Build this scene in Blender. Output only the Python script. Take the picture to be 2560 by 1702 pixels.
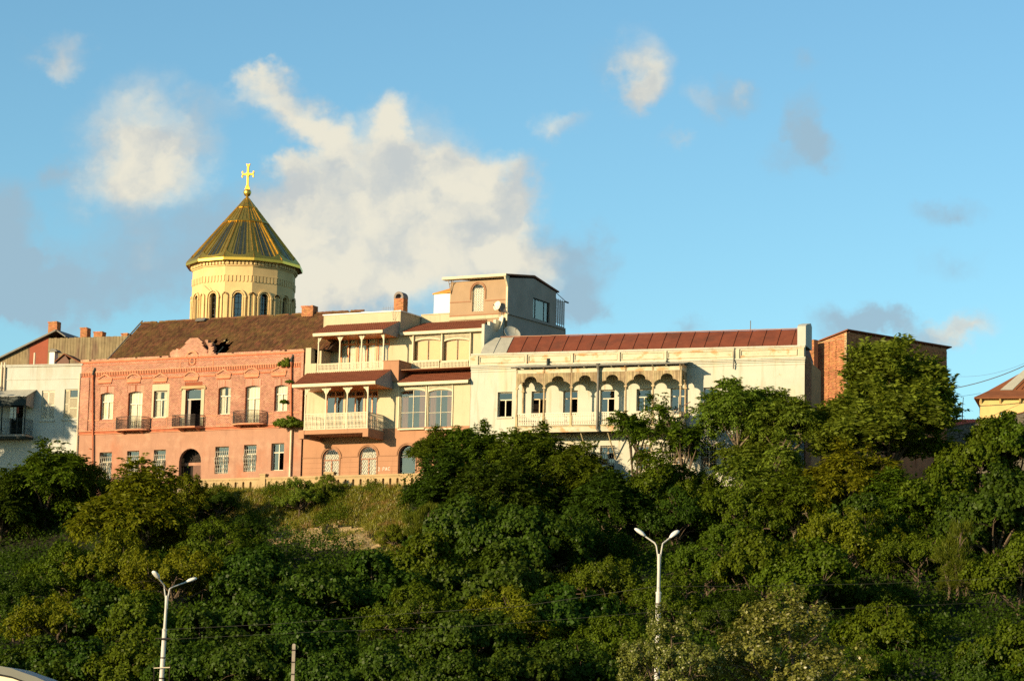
import bpy, math, random
import numpy as np
from mathutils import Vector, Matrix, noise
C = bpy.context.scene
COL = C.collection
for o in list(bpy.data.objects): bpy.data.objects.remove(o, do_unlink=True)

# ------------------------------------------------------------------ camera
FPX, PITCH, ROLL, EYE = 6800.0, math.radians(8.43), math.radians(1.3), Vector((0, 0, 1.7))
CAMR = Matrix.Rotation(math.pi/2 + PITCH, 3, 'X') @ Matrix.Rotation(ROLL, 3, 'Z')
cam = bpy.data.cameras.new('camera'); camo = bpy.data.objects.new('camera', cam); COL.objects.link(camo)
cam.sensor_width = 36.0; cam.lens = 36.0*FPX/2560.0
cam.clip_start = 0.5; cam.clip_end = 6000
camo.matrix_world = Matrix.Translation(EYE) @ CAMR.to_4x4()
C.camera = camo

# ------------------------------------------------------------------ sun, sky, exposure
SUN_AZ, SUN_EL = math.radians(50.0), math.radians(11.5)       # degrees left of the direction towards the viewer
sund = Vector((-math.sin(SUN_AZ)*math.cos(SUN_EL), -math.cos(SUN_AZ)*math.cos(SUN_EL), math.sin(SUN_EL)))
sl = bpy.data.lights.new('sun', 'SUN'); sl.energy = 5.0; sl.color = (1.0, 0.775, 0.475); sl.angle = math.radians(0.55)
so = bpy.data.objects.new('sun', sl); COL.objects.link(so)
so.rotation_euler = (-sund).to_track_quat('-Z', 'Y').to_euler(); so.location = (-200, -150, 200)

C.view_settings.view_transform = 'Standard'; C.view_settings.look = 'None'
C.view_settings.exposure = 0.86; C.view_settings.gamma = 1.0; C.view_settings.use_curve_mapping = False
C.render.engine = 'CYCLES'
C.cycles.max_bounces = 6; C.cycles.diffuse_bounces = 2; C.cycles.transmission_bounces = 3; C.cycles.transparent_max_bounces = 12
C.cycles.use_denoising = False; C.cycles.use_adaptive_sampling = False
C.cycles.sample_clamp_indirect = 4.0

def ray(px, py):
    return CAMR @ Vector(((px-1280)/FPX, -(py-851)/FPX, -1.0))

world = bpy.data.worlds.new('World'); C.world = world; world.use_nodes = True
def build_world():
    nt = world.node_tree; N = nt.nodes; L = nt.links; N.clear()
    def math_(op, a, b=None, c=None, clamp=False):
        n = N.new('ShaderNodeMath'); n.operation = op; n.use_clamp = clamp
        for i, v in enumerate((a, b, c)):
            if v is None: continue
            if isinstance(v, (int, float)): n.inputs[i].default_value = v
            else: L.new(v, n.inputs[i])
        return n.outputs[0]
    def vm(op, a, b=None):
        n = N.new('ShaderNodeVectorMath'); n.operation = op
        for i, v in enumerate((a, b)):
            if v is None: continue
            if isinstance(v, (tuple, list)): n.inputs[i].default_value = v
            else: L.new(v, n.inputs[i])
        return n.outputs['Value'] if op == 'LENGTH' else n.outputs[0]
    def mix(f, a, b, blend='MIX'):
        n = N.new('ShaderNodeMix'); n.data_type = 'RGBA'; n.blend_type = blend
        for k, v in ((0, f), (6, a), (7, b)):
            if isinstance(v, (int, float)): n.inputs[k].default_value = v
            elif isinstance(v, tuple): n.inputs[k].default_value = (*v, 1)
            else: L.new(v, n.inputs[k])
        return n.outputs[2]
    def fbm(vec, scale, detail, rough=.55):
        n = N.new('ShaderNodeTexNoise'); n.inputs['Scale'].default_value = scale; n.inputs['Detail'].default_value = detail
        n.inputs['Roughness'].default_value = rough; L.new(vec, n.inputs['Vector']); return n
    def smooth(x, lo, hi):
        n = N.new('ShaderNodeMapRange'); n.interpolation_type = 'SMOOTHSTEP'
        L.new(x, n.inputs[0]); n.inputs[1].default_value = lo; n.inputs[2].default_value = hi
        return n.outputs[0]
    sky = N.new('ShaderNodeTexSky'); sky.sky_type = 'NISHITA'; sky.sun_disc = False
    sky.sun_elevation = SUN_EL; sky.sun_rotation = math.pi + SUN_AZ
    sky.air_density = 1.0; sky.dust_density = 0.25; sky.ozone_density = 1.0; sky.altitude = 400
    tint = mix(1.0, sky.outputs[0], SKY_TINT, 'MULTIPLY')
    geo = N.new('ShaderNodeNewGeometry')
    D = vm('SCALE', geo.outputs['Incoming']); D.node.inputs['Scale'].default_value = -1.0
    tc = N.new('ShaderNodeTexCoord'); D = vm('NORMALIZE', tc.outputs['Generated'])
    sp = N.new('ShaderNodeSeparateXYZ'); L.new(D, sp.inputs[0])
    ym = math_('MAXIMUM', sp.outputs[1], 0.05)
    cb = N.new('ShaderNodeCombineXYZ'); L.new(math_('DIVIDE', sp.outputs[0], ym), cb.inputs[0]); L.new(math_('DIVIDE', sp.outputs[2], ym), cb.inputs[1])
    P0 = cb.outputs[0]
    front = smooth(sp.outputs[1], 0.5, 0.7)
    w1 = fbm(P0, 26, 5, .6)
    warp = vm('SCALE', vm('SUBTRACT', w1.outputs['Color'], (.5, .5, .5))); warp.node.inputs['Scale'].default_value = 0.034
    w1b = fbm(P0, 75, 4, .6)
    warp2 = vm('SCALE', vm('SUBTRACT', w1b.outputs['Color'], (.5, .5, .5))); warp2.node.inputs['Scale'].default_value = 0.014
    P = vm('ADD', vm('ADD', P0, warp), warp2)
    w2 = fbm(P0, 22, 9, .60)
    f2 = w2.outputs['Fac']
    def blobs(lst):
        acc = None
        for (x, y, a, b, s) in lst:
            d = ray(x/.92109, y/.92109); k = 1/.92109/FPX
            q = vm('MULTIPLY', vm('SUBTRACT', P, (d.x/d.y, d.z/d.y, 0)), (1/(a*k), 1/(b*k), 0))
            ln = vm('LENGTH', q)
            v = math_('MULTIPLY', math_('SUBTRACT', 1.0, ln, clamp=True), s)
            acc = v if acc is None else math_('ADD', acc, v)
        return math_('MULTIPLY', acc, front)
    lit = blobs([(340,350,235,215,.9),(310,445,230,150,.6),(700,560,170,180,.55),(640,470,110,120,.45),(645,215,110,75,.85),(705,275,125,75,.85),(755,335,80,75,.7),(610,180,70,45,.5),
        (900,400,280,210,1.05),(790,520,260,190,.85),(700,620,160,120,.5),(1050,440,200,140,.9),(1165,460,130,120,.7),(1000,600,330,140,1.1),(740,660,220,120,.8),
        (900,290,50,90,.6),(1180,600,150,150,.7),(690,400,90,60,.5),(165,115,95,95,.8),(110,150,90,50,.35),(1475,150,85,135,.62),(1450,205,80,50,.5),(1440,250,50,50,.25),
        (1270,310,70,60,.55),(1550,330,70,35,.4),(1330,290,70,40,.35),(1600,215,70,60,.4),(560,250,90,60,.4),(2240,750,110,60,.62),(2150,760,110,40,.35),(330,600,60,50,.3),(640,380,50,40,.3),(1710,205,45,45,.34),(1640,250,60,50,.3)])
    gry = blobs([(130,400,80,60,.7),(250,520,320,160,.5),(420,600,230,150,.5),(330,650,170,80,.45),(180,600,120,60,.35),(130,675,190,90,1.1),(60,655,130,70,.6),(560,540,170,160,.7),(670,440,120,100,.6),
        (1330,650,150,120,1.0),(1340,730,110,70,.8),(1290,560,150,70,.6),(15,540,95,190,1.05),(1950,740,170,60,1.0),(2080,760,170,50,.8),
        (1840,345,120,85,.5),(1865,280,60,120,.6),(1855,135,60,35,.4),(1710,210,80,60,.5),(1640,250,90,60,.45),(2195,490,110,55,.55),(2190,600,90,40,.25),(1550,330,60,30,.3),(1590,745,90,30,.4),
        (900,740,420,120,.6),(1450,180,120,120,.3),(120,130,140,90,.35),(420,300,160,130,.4),(960,560,500,300,.35)])
    er = math_('MULTIPLY', math_('SUBTRACT', f2, 0.5), 1.7)
    aL = smooth(math_('ADD', lit, math_('MULTIPLY', er, math_('ADD', math_('MULTIPLY', lit, .6), .25))), 0.06, 0.88)
    aG = smooth(math_('ADD', gry, math_('MULTIPLY', er, math_('ADD', math_('MULTIPLY', gry, 1.0), .34))), 0.05, 0.80)
    # scattered clouds over the rest of the sky (not in the part framed here)
    wg = fbm(D, 3.2, 7, .6)
    g0 = math_('MULTIPLY', smooth(wg.outputs['Fac'], .56, .72), math_('SUBTRACT', 1.0, smooth(sp.outputs[1], .80, .93)))
    g0 = math_('MULTIPLY', g0, smooth(sp.outputs[2], .02, .12))
    w3 = fbm(P0, 30, 6, .6)
    w4 = fbm(P, 17, 5, .5); w5 = fbm(vm('ADD', P, (-.009, .011, 0)), 17, 5, .5)
    relief = math_('MULTIPLY', math_('SUBTRACT', w4.outputs['Fac'], w5.outputs['Fac']), 2.9)
    shade = smooth(math_('ADD', math_('ADD', math_('MULTIPLY', w3.outputs['Fac'], .45), relief), math_('MULTIPLY', lit, .30)), .14, .70)
    litc = mix(shade, CLOUD_SHADE, CLOUD_LIT)
    c1 = mix(math_('MULTIPLY', g0, .8), tint, CLOUD_LIT)
    c2 = mix(math_('MULTIPLY', aG, .85), c1, CLOUD_GREY)
    c3 = mix(math_('MULTIPLY', aL, .95), c2, litc)
    bg = N.new('ShaderNodeBackground'); L.new(c3, bg.inputs[0]); bg.inputs[1].default_value = SKY_STRENGTH
    out = N.new('ShaderNodeOutputWorld'); L.new(bg.outputs[0], out.inputs[0])
SKY_STRENGTH = 0.0635
SKY_TINT = (0.95, 1.42, 1.60)
CLOUD_LIT = (7.5, 7.05, 5.75); CLOUD_SHADE = (5.0, 5.25, 5.15); CLOUD_GREY = (3.0, 4.25, 5.15)
build_world()
world.cycles.sampling_method = 'MANUAL'; world.cycles.sample_map_resolution = 2048

# ------------------------------------------------------------------ facade frames (measured against the photograph)
CROP = {1:(0,780,.2934),2:(180,760,.2934),3:(440,390,.27419),4:(680,780,.29335),5:(960,660,.21683),6:(1160,800,.28064),
        7:(1600,780,.2934),8:(2000,780,.29335),9:(0,1100,.38393),10:(760,1100,.38394),11:(1500,1100,.44934),0:(0,0,1/.92109)}
def K(n, x, y):
    a, b, s = CROP[n]; return a + s*x, b + s*y
class Frame:
    """x runs along a street front, y into the building, z up."""
    def __init__(self, th, Q, s=0.0, uref=0.0):
        self.t = math.radians(th); self.U = Vector((math.cos(self.t), -math.sin(self.t), 0)); self.N = Vector((-math.sin(self.t), -math.cos(self.t), 0))
        self.Q = Vector((Q[0], Q[1], 0)); self.s = s; self.uref = uref
    def hit(self, px, py, w=0):
        d = ray(px, py); t = ((self.Q + w*self.N - EYE).dot(self.N))/d.dot(self.N); return EYE + t*d
    def at(self, n, x, y, w=0):
        p = self.hit(*K(n, x, y), w); u = (p - self.Q).dot(self.U); return u, p.z - self.s*(u - self.uref)
    def u(self, n, x, y, w=0): return self.at(n, x, y, w)[0]
    def z(self, n, x, y, w=0): return self.at(n, x, y, w)[1]
    def world(self, u, y, z): return self.Q + u*self.U - y*self.N + Vector((0, 0, z))
_d = ray(1000, 1195); _q = EYE + _d*(252/_d.y)
FB = Frame(27, _q, -.001, 0)
FP = Frame(25, FB.hit(760, 1000), .004, -12)
FW = Frame(16, FB.hit(1177, 1000), .008, 15)

# ------------------------------------------------------------------ object helpers
def setp(o, label=None, cat=None, group=None, kind=None):
    if label: o['label'] = label
    if cat: o['category'] = cat
    if group: o['group'] = group
    if kind: o['kind'] = kind
    return o
class Root:
    def __init__(self, name, F, u, y, z, label=None, cat=None, group=None):
        self.F, self.u, self.y, self.z = F, u, y, z
        o = bpy.data.objects.new(name, None); COL.objects.link(o); o.empty_display_size = .5
        if F: o.location = F.world(u, y, z + F.s*(u - F.uref)); o.rotation_euler = (0, 0, -F.t)
        else: o.location = (u, y, z)
        self.o = o; setp(o, label, cat, group)
class MB:
    def __init__(self): self.v = []; self.f = []
    def add(self, vs, fs):
        b = len(self.v); self.v += vs; self.f += [tuple(i + b for i in f) for f in fs]
    def box(self, x0, x1, y0, y1, z0, z1):
        self.add([(x0,y0,z0),(x1,y0,z0),(x1,y1,z0),(x0,y1,z0),(x0,y0,z1),(x1,y0,z1),(x1,y1,z1),(x0,y1,z1)],
                 [(0,3,2,1),(4,5,6,7),(0,1,5,4),(1,2,6,5),(2,3,7,6),(3,0,4,7)]); return self
    def hexa(self, pts):      # eight corners in box order
        self.add(list(pts), [(0,3,2,1),(4,5,6,7),(0,1,5,4),(1,2,6,5),(2,3,7,6),(3,0,4,7)]); return self
    def poly(self, pts): self.add(list(pts), [tuple(range(len(pts)))]); return self
    def prism(self, pts, y0, y1):   # polygon (x,z), counter-clockwise seen from the front, extruded along y
        n = len(pts)
        self.add([(x, y0, z) for x, z in pts] + [(x, y1, z) for x, z in pts],
                 [tuple(range(n)), tuple(range(2*n-1, n-1, -1))] + [((i+1)%n, i, n+i, n+(i+1)%n) for i in range(n)]); return self
    def prismx(self, pts, x0, x1):  # polygon (y,z) extruded along x
        n = len(pts)
        self.add([(x0, y, z) for y, z in pts] + [(x1, y, z) for y, z in pts],
                 [tuple(range(n-1, -1, -1)), tuple(range(n, 2*n))] + [(i, (i+1)%n, n+(i+1)%n, n+i) for i in range(n)]); return self
    def prismz(self, pts, z0, z1):
        n = len(pts)
        self.add([(x, y, z0) for x, y in pts] + [(x, y, z1) for x, y in pts],
                 [tuple(range(n-1, -1, -1)), tuple(range(n, 2*n))] + [(i, (i+1)%n, n+(i+1)%n, n+i) for i in range(n)]); return self
    def bar(self, a, b, w=.05, h=None):  # square bar between two points
        return self.tube([a, b], [w*.7, (h or w)*.7], 4)
    def tube(self, pts, r, n=6, caps=True):
        pts = [Vector(p) for p in pts]; m = len(pts); rs = r if isinstance(r, (list, tuple)) else [r]*m
        t0 = (pts[1]-pts[0]).normalized(); ref = Vector((0, 0, 1)) if abs(t0.z) < .9 else Vector((1, 0, 0))
        vs = []; fs = []
        for i, p in enumerate(pts):
            t = (pts[min(i+1, m-1)] - pts[max(i-1, 0)]).normalized()
            a = t.cross(ref)
            if a.length < 1e-4: a = t.cross(Vector((0, 1, 0)))
            a.normalize(); b = a.cross(t).normalized()
            for k in range(n):
                an = 2*math.pi*(k+.5)/n; vs.append(tuple(p + rs[i]*(math.cos(an)*a + math.sin(an)*b)))
        for i in range(m-1):
            for k in range(n): fs.append((i*n+k, i*n+(k+1)%n, (i+1)*n+(k+1)%n, (i+1)*n+k))
        if caps: fs.append(tuple(range(n-1, -1, -1))); fs.append(tuple(range((m-1)*n, m*n)))
        self.add(vs, fs); return self
    def lathe(self, prof, n=16, c=(0,0,0), a0=0.0):
        vs = []; fs = []; m = len(prof)
        for r, z in prof:
            for k in range(n):
                a = a0 + 2*math.pi*k/n; vs.append((c[0]+r*math.cos(a), c[1]+r*math.sin(a), c[2]+z))
        for i in range(m-1):
            for k in range(n): fs.append((i*n+k, i*n+(k+1)%n, (i+1)*n+(k+1)%n, (i+1)*n+k))
        fs.append(tuple(range(n-1, -1, -1))); fs.append(tuple(range((m-1)*n, m*n)))
        self.add(vs, fs); return self
    def build(self, name, mat, R=None, parent=None, smooth=False, **props):
        me = bpy.data.meshes.new(name); vs = self.v
        if R is not None and R.F is not None:
            s, ur, u0, y0, z0 = R.F.s, R.F.uref, R.u, R.y, R.z
            k0 = s*(u0 - ur)
            vs = [(x-u0, y-y0, z - z0 + s*(x-ur) - k0) for x, y, z in vs]
        elif R is not None: vs = [(x-R.u, y-R.y, z-R.z) for x, y, z in vs]
        me.from_pydata(vs, [], self.f); me.materials.append(mat)
        if smooth: me.polygons.foreach_set('use_smooth', [True]*len(me.polygons))
        me.update()
        o = bpy.data.objects.new(name, me); COL.objects.link(o)
        if parent is not None: o.parent = parent
        elif R is not None: o.parent = R.o
        for k, v in props.items(): o[k] = v
        return o
def arcpts(u0, u1, zs, rise, n=10):
    """points from (u1,zs) over the crown to (u0,zs)"""
    c = (u0+u1)/2; h = (u1-u0)/2
    R = (h*h + rise*rise)/(2*rise); zc = zs + rise - R; a = math.asin(min(1, h/R))
    if rise > h: a = math.pi - a
    return [(c + R*math.sin(a - 2*a*i/n), zc + R*math.cos(a - 2*a*i/n)) for i in range(n+1)]
def hole_outline(h):
    u0, u1, z0, z1 = h[:4]; r = h[4] if len(h) > 4 else 0
    if not r: return [(u0,z0),(u1,z0),(u1,z1),(u0,z1)]
    return [(u0,z0),(u1,z0)] + arcpts(u0, u1, z1-r, r)
def wall_mb(mb, u0, u1, z0, z1, holes, y=0.0, t=.35):
    """street front with openings cut through it and reveals of depth t; hole = (u0,u1,z0,z1[,rise])"""
    us = sorted({u0, u1} | {max(u0, min(u1, k)) for h in holes for k in h[:2]}); zs = sorted({z0, z1} | {max(z0, min(z1, k)) for h in holes for k in h[2:4]})
    for j in range(len(zs)-1):
        run = None
        for i in range(len(us)-1):
            cu, cz = (us[i]+us[i+1])/2, (zs[j]+zs[j+1])/2
            inside = any(h[0] < cu < h[1] and h[2] < cz < h[3] for h in holes)
            if not inside and run is None: run = us[i]
            if inside and run is not None: mb.poly([(run,y,zs[j]),(us[i],y,zs[j]),(us[i],y,zs[j+1]),(run,y,zs[j+1])]); run = None
        if run is not None: mb.poly([(run,y,zs[j]),(us[-1],y,zs[j]),(us[-1],y,zs[j+1]),(run,y,zs[j+1])])
    for h in holes:
        o = hole_outline(h); n = len(o)
        for i in range(n):
            (a, b), (c, d) = o[i], o[(i+1) % n]
            mb.poly([(a,y,b),(a,y+t,b),(c,y+t,d),(c,y,d)])
        if len(h) > 4 and h[4]:
            arc = arcpts(h[0], h[1], h[3]-h[4], h[4]); m = len(arc)//2
            for i in range(m):            # right spandrel
                mb.poly([(h[1],y,h[3]),(arc[i+1][0],y,arc[i+1][1]),(arc[i][0],y,arc[i][1])])
            for i in range(m, len(arc)-1):
                mb.poly([(h[0],y,h[3]),(arc[i+1][0],y,arc[i+1][1]),(arc[i][0],y,arc[i][1])])
    return mb
def cut_rows(u0, u1, z, holes):
    iv = [(u0, u1)]
    for h in holes:
        if not (h[2] <= z <= h[3]): continue
        a, b = h[0], h[1]; r = h[4] if len(h) > 4 else 0
        if r and z > h[3]-r:
            half = (b-a)/2; R = (half*half+r*r)/(2*r); dz = z-(h[3]-R); q = R*R-dz*dz
            if q <= 0: continue
            q = min(half, math.sqrt(q)); c = (a+b)/2; a, b = c-q, c+q
        nv = []
        for p, q in iv:
            if b <= p or a >= q: nv.append((p, q)); continue
            if a > p: nv.append((p, a))
            if b < q: nv.append((b, q))
        iv = nv
    return iv
def brick_mb(mb, u0, u1, z0, z1, holes, y=0.0, course=.1, length=.26, proud=.014, joint=.014, pred=None, rnd=random.Random(5)):
    nrow = int(round((z1-z0)/course)); course = (z1-z0)/max(1, nrow)
    for j in range(nrow):
        za = z0 + j*course + joint/2; zb = za + course - joint; off = (j % 2)*length/2
        for p, q in cut_rows(u0, u1, (za+zb)/2, holes):
            k = math.floor((p-off)/length)
            while k*length+off < q:
                a = max(p, k*length+off) + joint/2; b = min(q, (k+1)*length+off) - joint/2; k += 1
                if b-a < .03: continue
                if pred and not pred((a+b)/2, (za+zb)/2): continue
                f = y - proud*(.5+rnd.random())
                mb.add([(a,f,za),(b,f,za),(b,f,zb),(a,f,zb),(a,y,za),(b,y,za),(b,y,zb),(a,y,zb)],
                       [(0,1,2,3),(1,5,6,2),(4,0,3,7),(3,2,6,7),(4,5,1,0)])
    return mb
# ------------------------------------------------------------------ materials
def mat(name, col, var=.14, scale=1.5, rough=.85, bump=0.0, bscale=25, stains=(), isl=0.0, spec=.25, metal=0.0, detail=6):
    """stains: (colour, amount 0-1, scale, stretch in z, low, high)"""
    m = bpy.data.materials.new(name); m.use_nodes = True; nt = m.node_tree; N = nt.nodes; L = nt.links
    b = N['Principled BSDF']; b.inputs['Roughness'].default_value = rough; b.inputs['Metallic'].default_value = metal
    b.inputs['Specular IOR Level'].default_value = spec
    tc = N.new('ShaderNodeTexCoord')
    def noi(sc, st=1.0, det=detail):
        mp = N.new('ShaderNodeMapping'); mp.inputs['Scale'].default_value = (sc, sc, sc*st); L.new(tc.outputs['Object'], mp.inputs[0])
        n = N.new('ShaderNodeTexNoise'); n.inputs['Scale'].default_value = 1; n.inputs['Detail'].default_value = det; n.inputs['Roughness'].default_value = .6
        L.new(mp.outputs[0], n.inputs['Vector']); return n.outputs['Fac']
    def mixc(f, a, c):
        n = N.new('ShaderNodeMix'); n.data_type = 'RGBA'
        L.new(f, n.inputs[0])
        for k, v in ((6, a), (7, c)):
            if isinstance(v, tuple): n.inputs[k].default_value = (*v, 1)
            else: L.new(v, n.inputs[k])
        return n.outputs[2]
    def rng(x, lo, hi, a=0.0, c=1.0):
        n = N.new('ShaderNodeMapRange'); L.new(x, n.inputs[0])
        for i, v in enumerate((lo, hi, a, c)): n.inputs[i+1].default_value = v
        return n.outputs[0]
    c0 = tuple(x*(1-var) for x in col); c1 = tuple(min(.95, x*(1+var)) for x in col)
    out = mixc(rng(noi(scale), .3, .7), c0, c1)
    if isl:
        g = N.new('ShaderNodeNewGeometry')
        hs = N.new('ShaderNodeHueSaturation'); L.new(out, hs.inputs['Color']); L.new(rng(g.outputs['Random Per Island'], 0, 1, 1-isl, 1+isl), hs.inputs['Value'])
        ma = N.new('ShaderNodeMath'); ma.operation = 'FRACT'; mm = N.new('ShaderNodeMath'); mm.operation = 'MULTIPLY'; mm.inputs[1].default_value = 37.7
        L.new(g.outputs['Random Per Island'], mm.inputs[0]); L.new(mm.outputs[0], ma.inputs[0])
        L.new(rng(ma.outputs[0], 0, 1, .5-isl*.05, .5+isl*.05), hs.inputs['Hue'])
        out = hs.outputs[0]
    for (sc, am, ss, st, lo, hi) in stains:
        out = mixc(rng(noi(ss, st), lo, hi, 0, am), out, sc)
    L.new(out, b.inputs['Base Color'])
    if bump:
        bp = N.new('ShaderNodeBump'); bp.inputs['Strength'].default_value = bump; bp.inputs['Distance'].default_value = .03
        L.new(noi(bscale), bp.inputs['Height']); L.new(bp.outputs[0], b.inputs['Normal'])
    return m
def glass_mat(name, refl=.4, tint=(.75,.8,.8), dark=.0):
    m = bpy.data.materials.new(name); m.use_nodes = True; nt = m.node_tree; N = nt.nodes; L = nt.links; N.clear()
    t = N.new('ShaderNodeBsdfTransparent'); t.inputs[0].default_value = (*tint, 1)
    g = N.new('ShaderNodeBsdfGlossy'); g.inputs['Roughness'].default_value = .04; g.inputs[0].default_value = (.80, .72, .62, 1)
    tc = N.new('ShaderNodeTexCoord'); n = N.new('ShaderNodeTexNoise'); n.inputs['Scale'].default_value = 1.1; L.new(tc.outputs['Object'], n.inputs['Vector'])
    bp = N.new('ShaderNodeBump'); bp.inputs['Strength'].default_value = .12; bp.inputs['Distance'].default_value = .05; L.new(n.outputs['Fac'], bp.inputs['Height']); L.new(bp.outputs[0], g.inputs['Normal'])
    lw = N.new('ShaderNodeFresnel'); lw.inputs['IOR'].default_value = 1.5
    ad = N.new('ShaderNodeMath'); ad.operation = 'ADD'; ad.use_clamp = True; ad.inputs[1].default_value = refl; L.new(lw.outputs[0], ad.inputs[0])
    mx = N.new('ShaderNodeMixShader'); L.new(ad.outputs[0], mx.inputs[0]); L.new(t.outputs[0], mx.inputs[1]); L.new(g.outputs[0], mx.inputs[2])
    o = N.new('ShaderNodeOutputMaterial'); L.new(mx.outputs[0], o.inputs[0]); return m
def leaf_mat(name, col, trans=.35, var=.45, gloss=.004, dry=None):
    m = bpy.data.materials.new(name); m.use_nodes = True; nt = m.node_tree; N = nt.nodes; L = nt.links; N.clear()
    g = N.new('ShaderNodeNewGeometry'); oi = N.new('ShaderNodeObjectInfo')
    def rng(x, a, c):
        n = N.new('ShaderNodeMapRange'); L.new(x, n.inputs[0]); n.inputs[3].default_value = a; n.inputs[4].default_value = c; return n.outputs[0]
    hs = N.new('ShaderNodeHueSaturation'); hs.inputs['Color'].default_value = (*col, 1)
    L.new(rng(g.outputs['Random Per Island'], 1-var, 1+var), hs.inputs['Value'])
    L.new(rng(oi.outputs['Random'], .485, .515), hs.inputs['Hue'])
    c = hs.outputs[0]
    if dry:
        tc = N.new('ShaderNodeTexCoord'); nz = N.new('ShaderNodeTexNoise'); nz.inputs['Scale'].default_value = .9; L.new(tc.outputs['Object'], nz.inputs['Vector'])
        mr = N.new('ShaderNodeMapRange'); L.new(nz.outputs['Fac'], mr.inputs[0]); mr.inputs[1].default_value = .52; mr.inputs[2].default_value = .68
        mx = N.new('ShaderNodeMix'); mx.data_type = 'RGBA'; L.new(mr.outputs[0], mx.inputs[0]); L.new(c, mx.inputs[6]); mx.inputs[7].default_value = (*dry, 1); c = mx.outputs[2]
    d = N.new('ShaderNodeBsdfDiffuse'); t = N.new('ShaderNodeBsdfTranslucent'); gl = N.new('ShaderNodeBsdfGlossy'); gl.inputs['Roughness'].default_value = .42
    L.new(c, d.inputs[0])
    mul = N.new('ShaderNodeMix'); mul.data_type = 'RGBA'; mul.blend_type = 'MULTIPLY'; mul.inputs[0].default_value = 1; L.new(c, mul.inputs[6]); mul.inputs[7].default_value = (1.5, 1.35, .5, 1)
    L.new(mul.outputs[2], t.inputs[0])
    a = N.new('ShaderNodeMixShader'); a.inputs[0].default_value = trans; L.new(d.outputs[0], a.inputs[1]); L.new(t.outputs[0], a.inputs[2])
    b = N.new('ShaderNodeMixShader'); b.inputs[0].default_value = gloss; L.new(a.outputs[0], b.inputs[1]); L.new(gl.outputs[0], b.inputs[2])
    o = N.new('ShaderNodeOutputMaterial'); L.new(b.outputs[0], o.inputs[0]); return m
G = {}
G['brick'] = mat('painted_brick', (.405,.212,.142), .19, .8, .9, .15, 30, isl=.16, stains=[((.42,.19,.11), .5, .35, .35, .55, .75), ((.66,.42,.27), .45, .6, .5, .56, .72)])
G['mortar'] = mat('mortar', (.22,.065,.032), .15, 2, .95)
G['ornament_brick'] = mat('ornament_brick', (.50,.21,.115), .16, 2, .9, .2, 40, stains=[((.40,.16,.09), .5, 1.2, 1, .5, .7)])
G['pink_plaster'] = mat('pink_plaster', (.32,.172,.112), .12, .5, .9, .08, 20, stains=[((.34,.13,.07), .6, .3, .6, .55, .68), ((.45,.33,.2), .5, .5, 1.6, .62, .75), ((.46,.27,.18), .5, .8, 1, .5, .7), ((.24,.12,.08), .5, 1.8, .10, .55, .70)])
G['ledge_shade_brick'] = mat('ledge_shade_moulding', (.40,.115,.055), .2, 2, .9, .2, 30)  # redder thin bands; the shade line under each ledge is put into this colour
G['old_brick'] = mat('raw_brick', (.34,.145,.065), .15, 1, .95, .2, 30, isl=.28)
G['old_mortar'] = mat('raw_mortar', (.32,.16,.08), .15, 1, .95)
G['roof_tile'] = mat('clay_roof_tile', (.125,.058,.024), .25, .9, .9, .2, 20, isl=.35, stains=[((.16,.11,.03), .6, .5, 1, .5, .68), ((.06,.035,.02), .7, .35, 1, .55, .75)])
G['deck'] = mat('roof_deck', (.05,.03,.02), .2, 2, .95)
G['red_roof'] = mat('brown_sheet_tile', (.165,.050,.024), .16, 1.5, .75, .1, 15, stains=[((.14,.05,.03), .5, .7, .7, .55, .75)], spec=.15)
G['rust_roof'] = mat('rusty_sheet_metal', (.155,.040,.017), .18, .8, .75, .1, 12, stains=[((.085,.028,.014), .7, .5, 1, .5, .66), ((.20,.065,.03), .5, 1.4, 1, .55, .72)], spec=.35)
G['zinc'] = mat('grey_sheet_metal', (.34,.33,.27), .12, 1.5, .5, .05, 10, spec=.4)
G['dark_gutter'] = mat('weathered_gutter', (.13,.12,.10), .2, 3, .6)
G['cream'] = mat('cream_wall', (.43,.365,.24), .06, .6, .9, .06, 20, stains=[((.36,.28,.17), .5, .5, .3, .55, .72), ((.27,.21,.13), .5, 2.0, .10, .56, .72)])
G['cream_trim'] = mat('cream_paint', (.50,.44,.30), .06, 2, .6, .05, 20)
G['tan'] = mat('tan_plaster', (.335,.175,.098), .08, .6, .9, .06, 20, stains=[((.25,.13,.07), .5, .5, .4, .52, .7), ((.20,.10,.06), .45, 2.0, .10, .56, .72)])
G['tan_mould'] = mat('tan_moulding', (.28,.145,.08), .08, 2, .85)
G['orange_wood'] = mat('orange_varnished_wood', (.62,.20,.05), .15, 6, .45, .1, 30, spec=.4)
G['white'] = mat('old_white_plaster', (.445,.435,.36), .07, .5, .9, .08, 18, stains=[((.50,.42,.27), .6, .45, .35, .54, .70), ((.42,.25,.13), .6, 1.1, .8, .63, .72), ((.30,.25,.16), .6, 2.0, .10, .54, .70)])
G['white_worn'] = mat('worn_white_parapet', (.46,.42,.30), .12, .9, .92, .15, 25, stains=[((.48,.26,.12), .9, .9, 1.6, .53, .61), ((.40,.33,.2), .5, 1.6, .7, .58, .72)])
G['grey_wall'] = mat('pale_grey_plaster', (.41,.41,.36), .08, .5, .9, .08, 18, stains=[((.30,.27,.19), .55, .5, .4, .53, .7), ((.24,.22,.16), .5, 2.0, .10, .56, .72)])
G['grey_side'] = mat('bare_cement_render', (.30,.26,.22), .14, .6, .95, .15, 20, stains=[((.24,.21,.18), .6, .4, .5, .5, .68)])
G['pent'] = mat('beige_render', (.30,.205,.125), .08, .8, .9, .06, 25, stains=[((.43,.29,.17), .4, .6, .4, .55, .72)])
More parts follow.
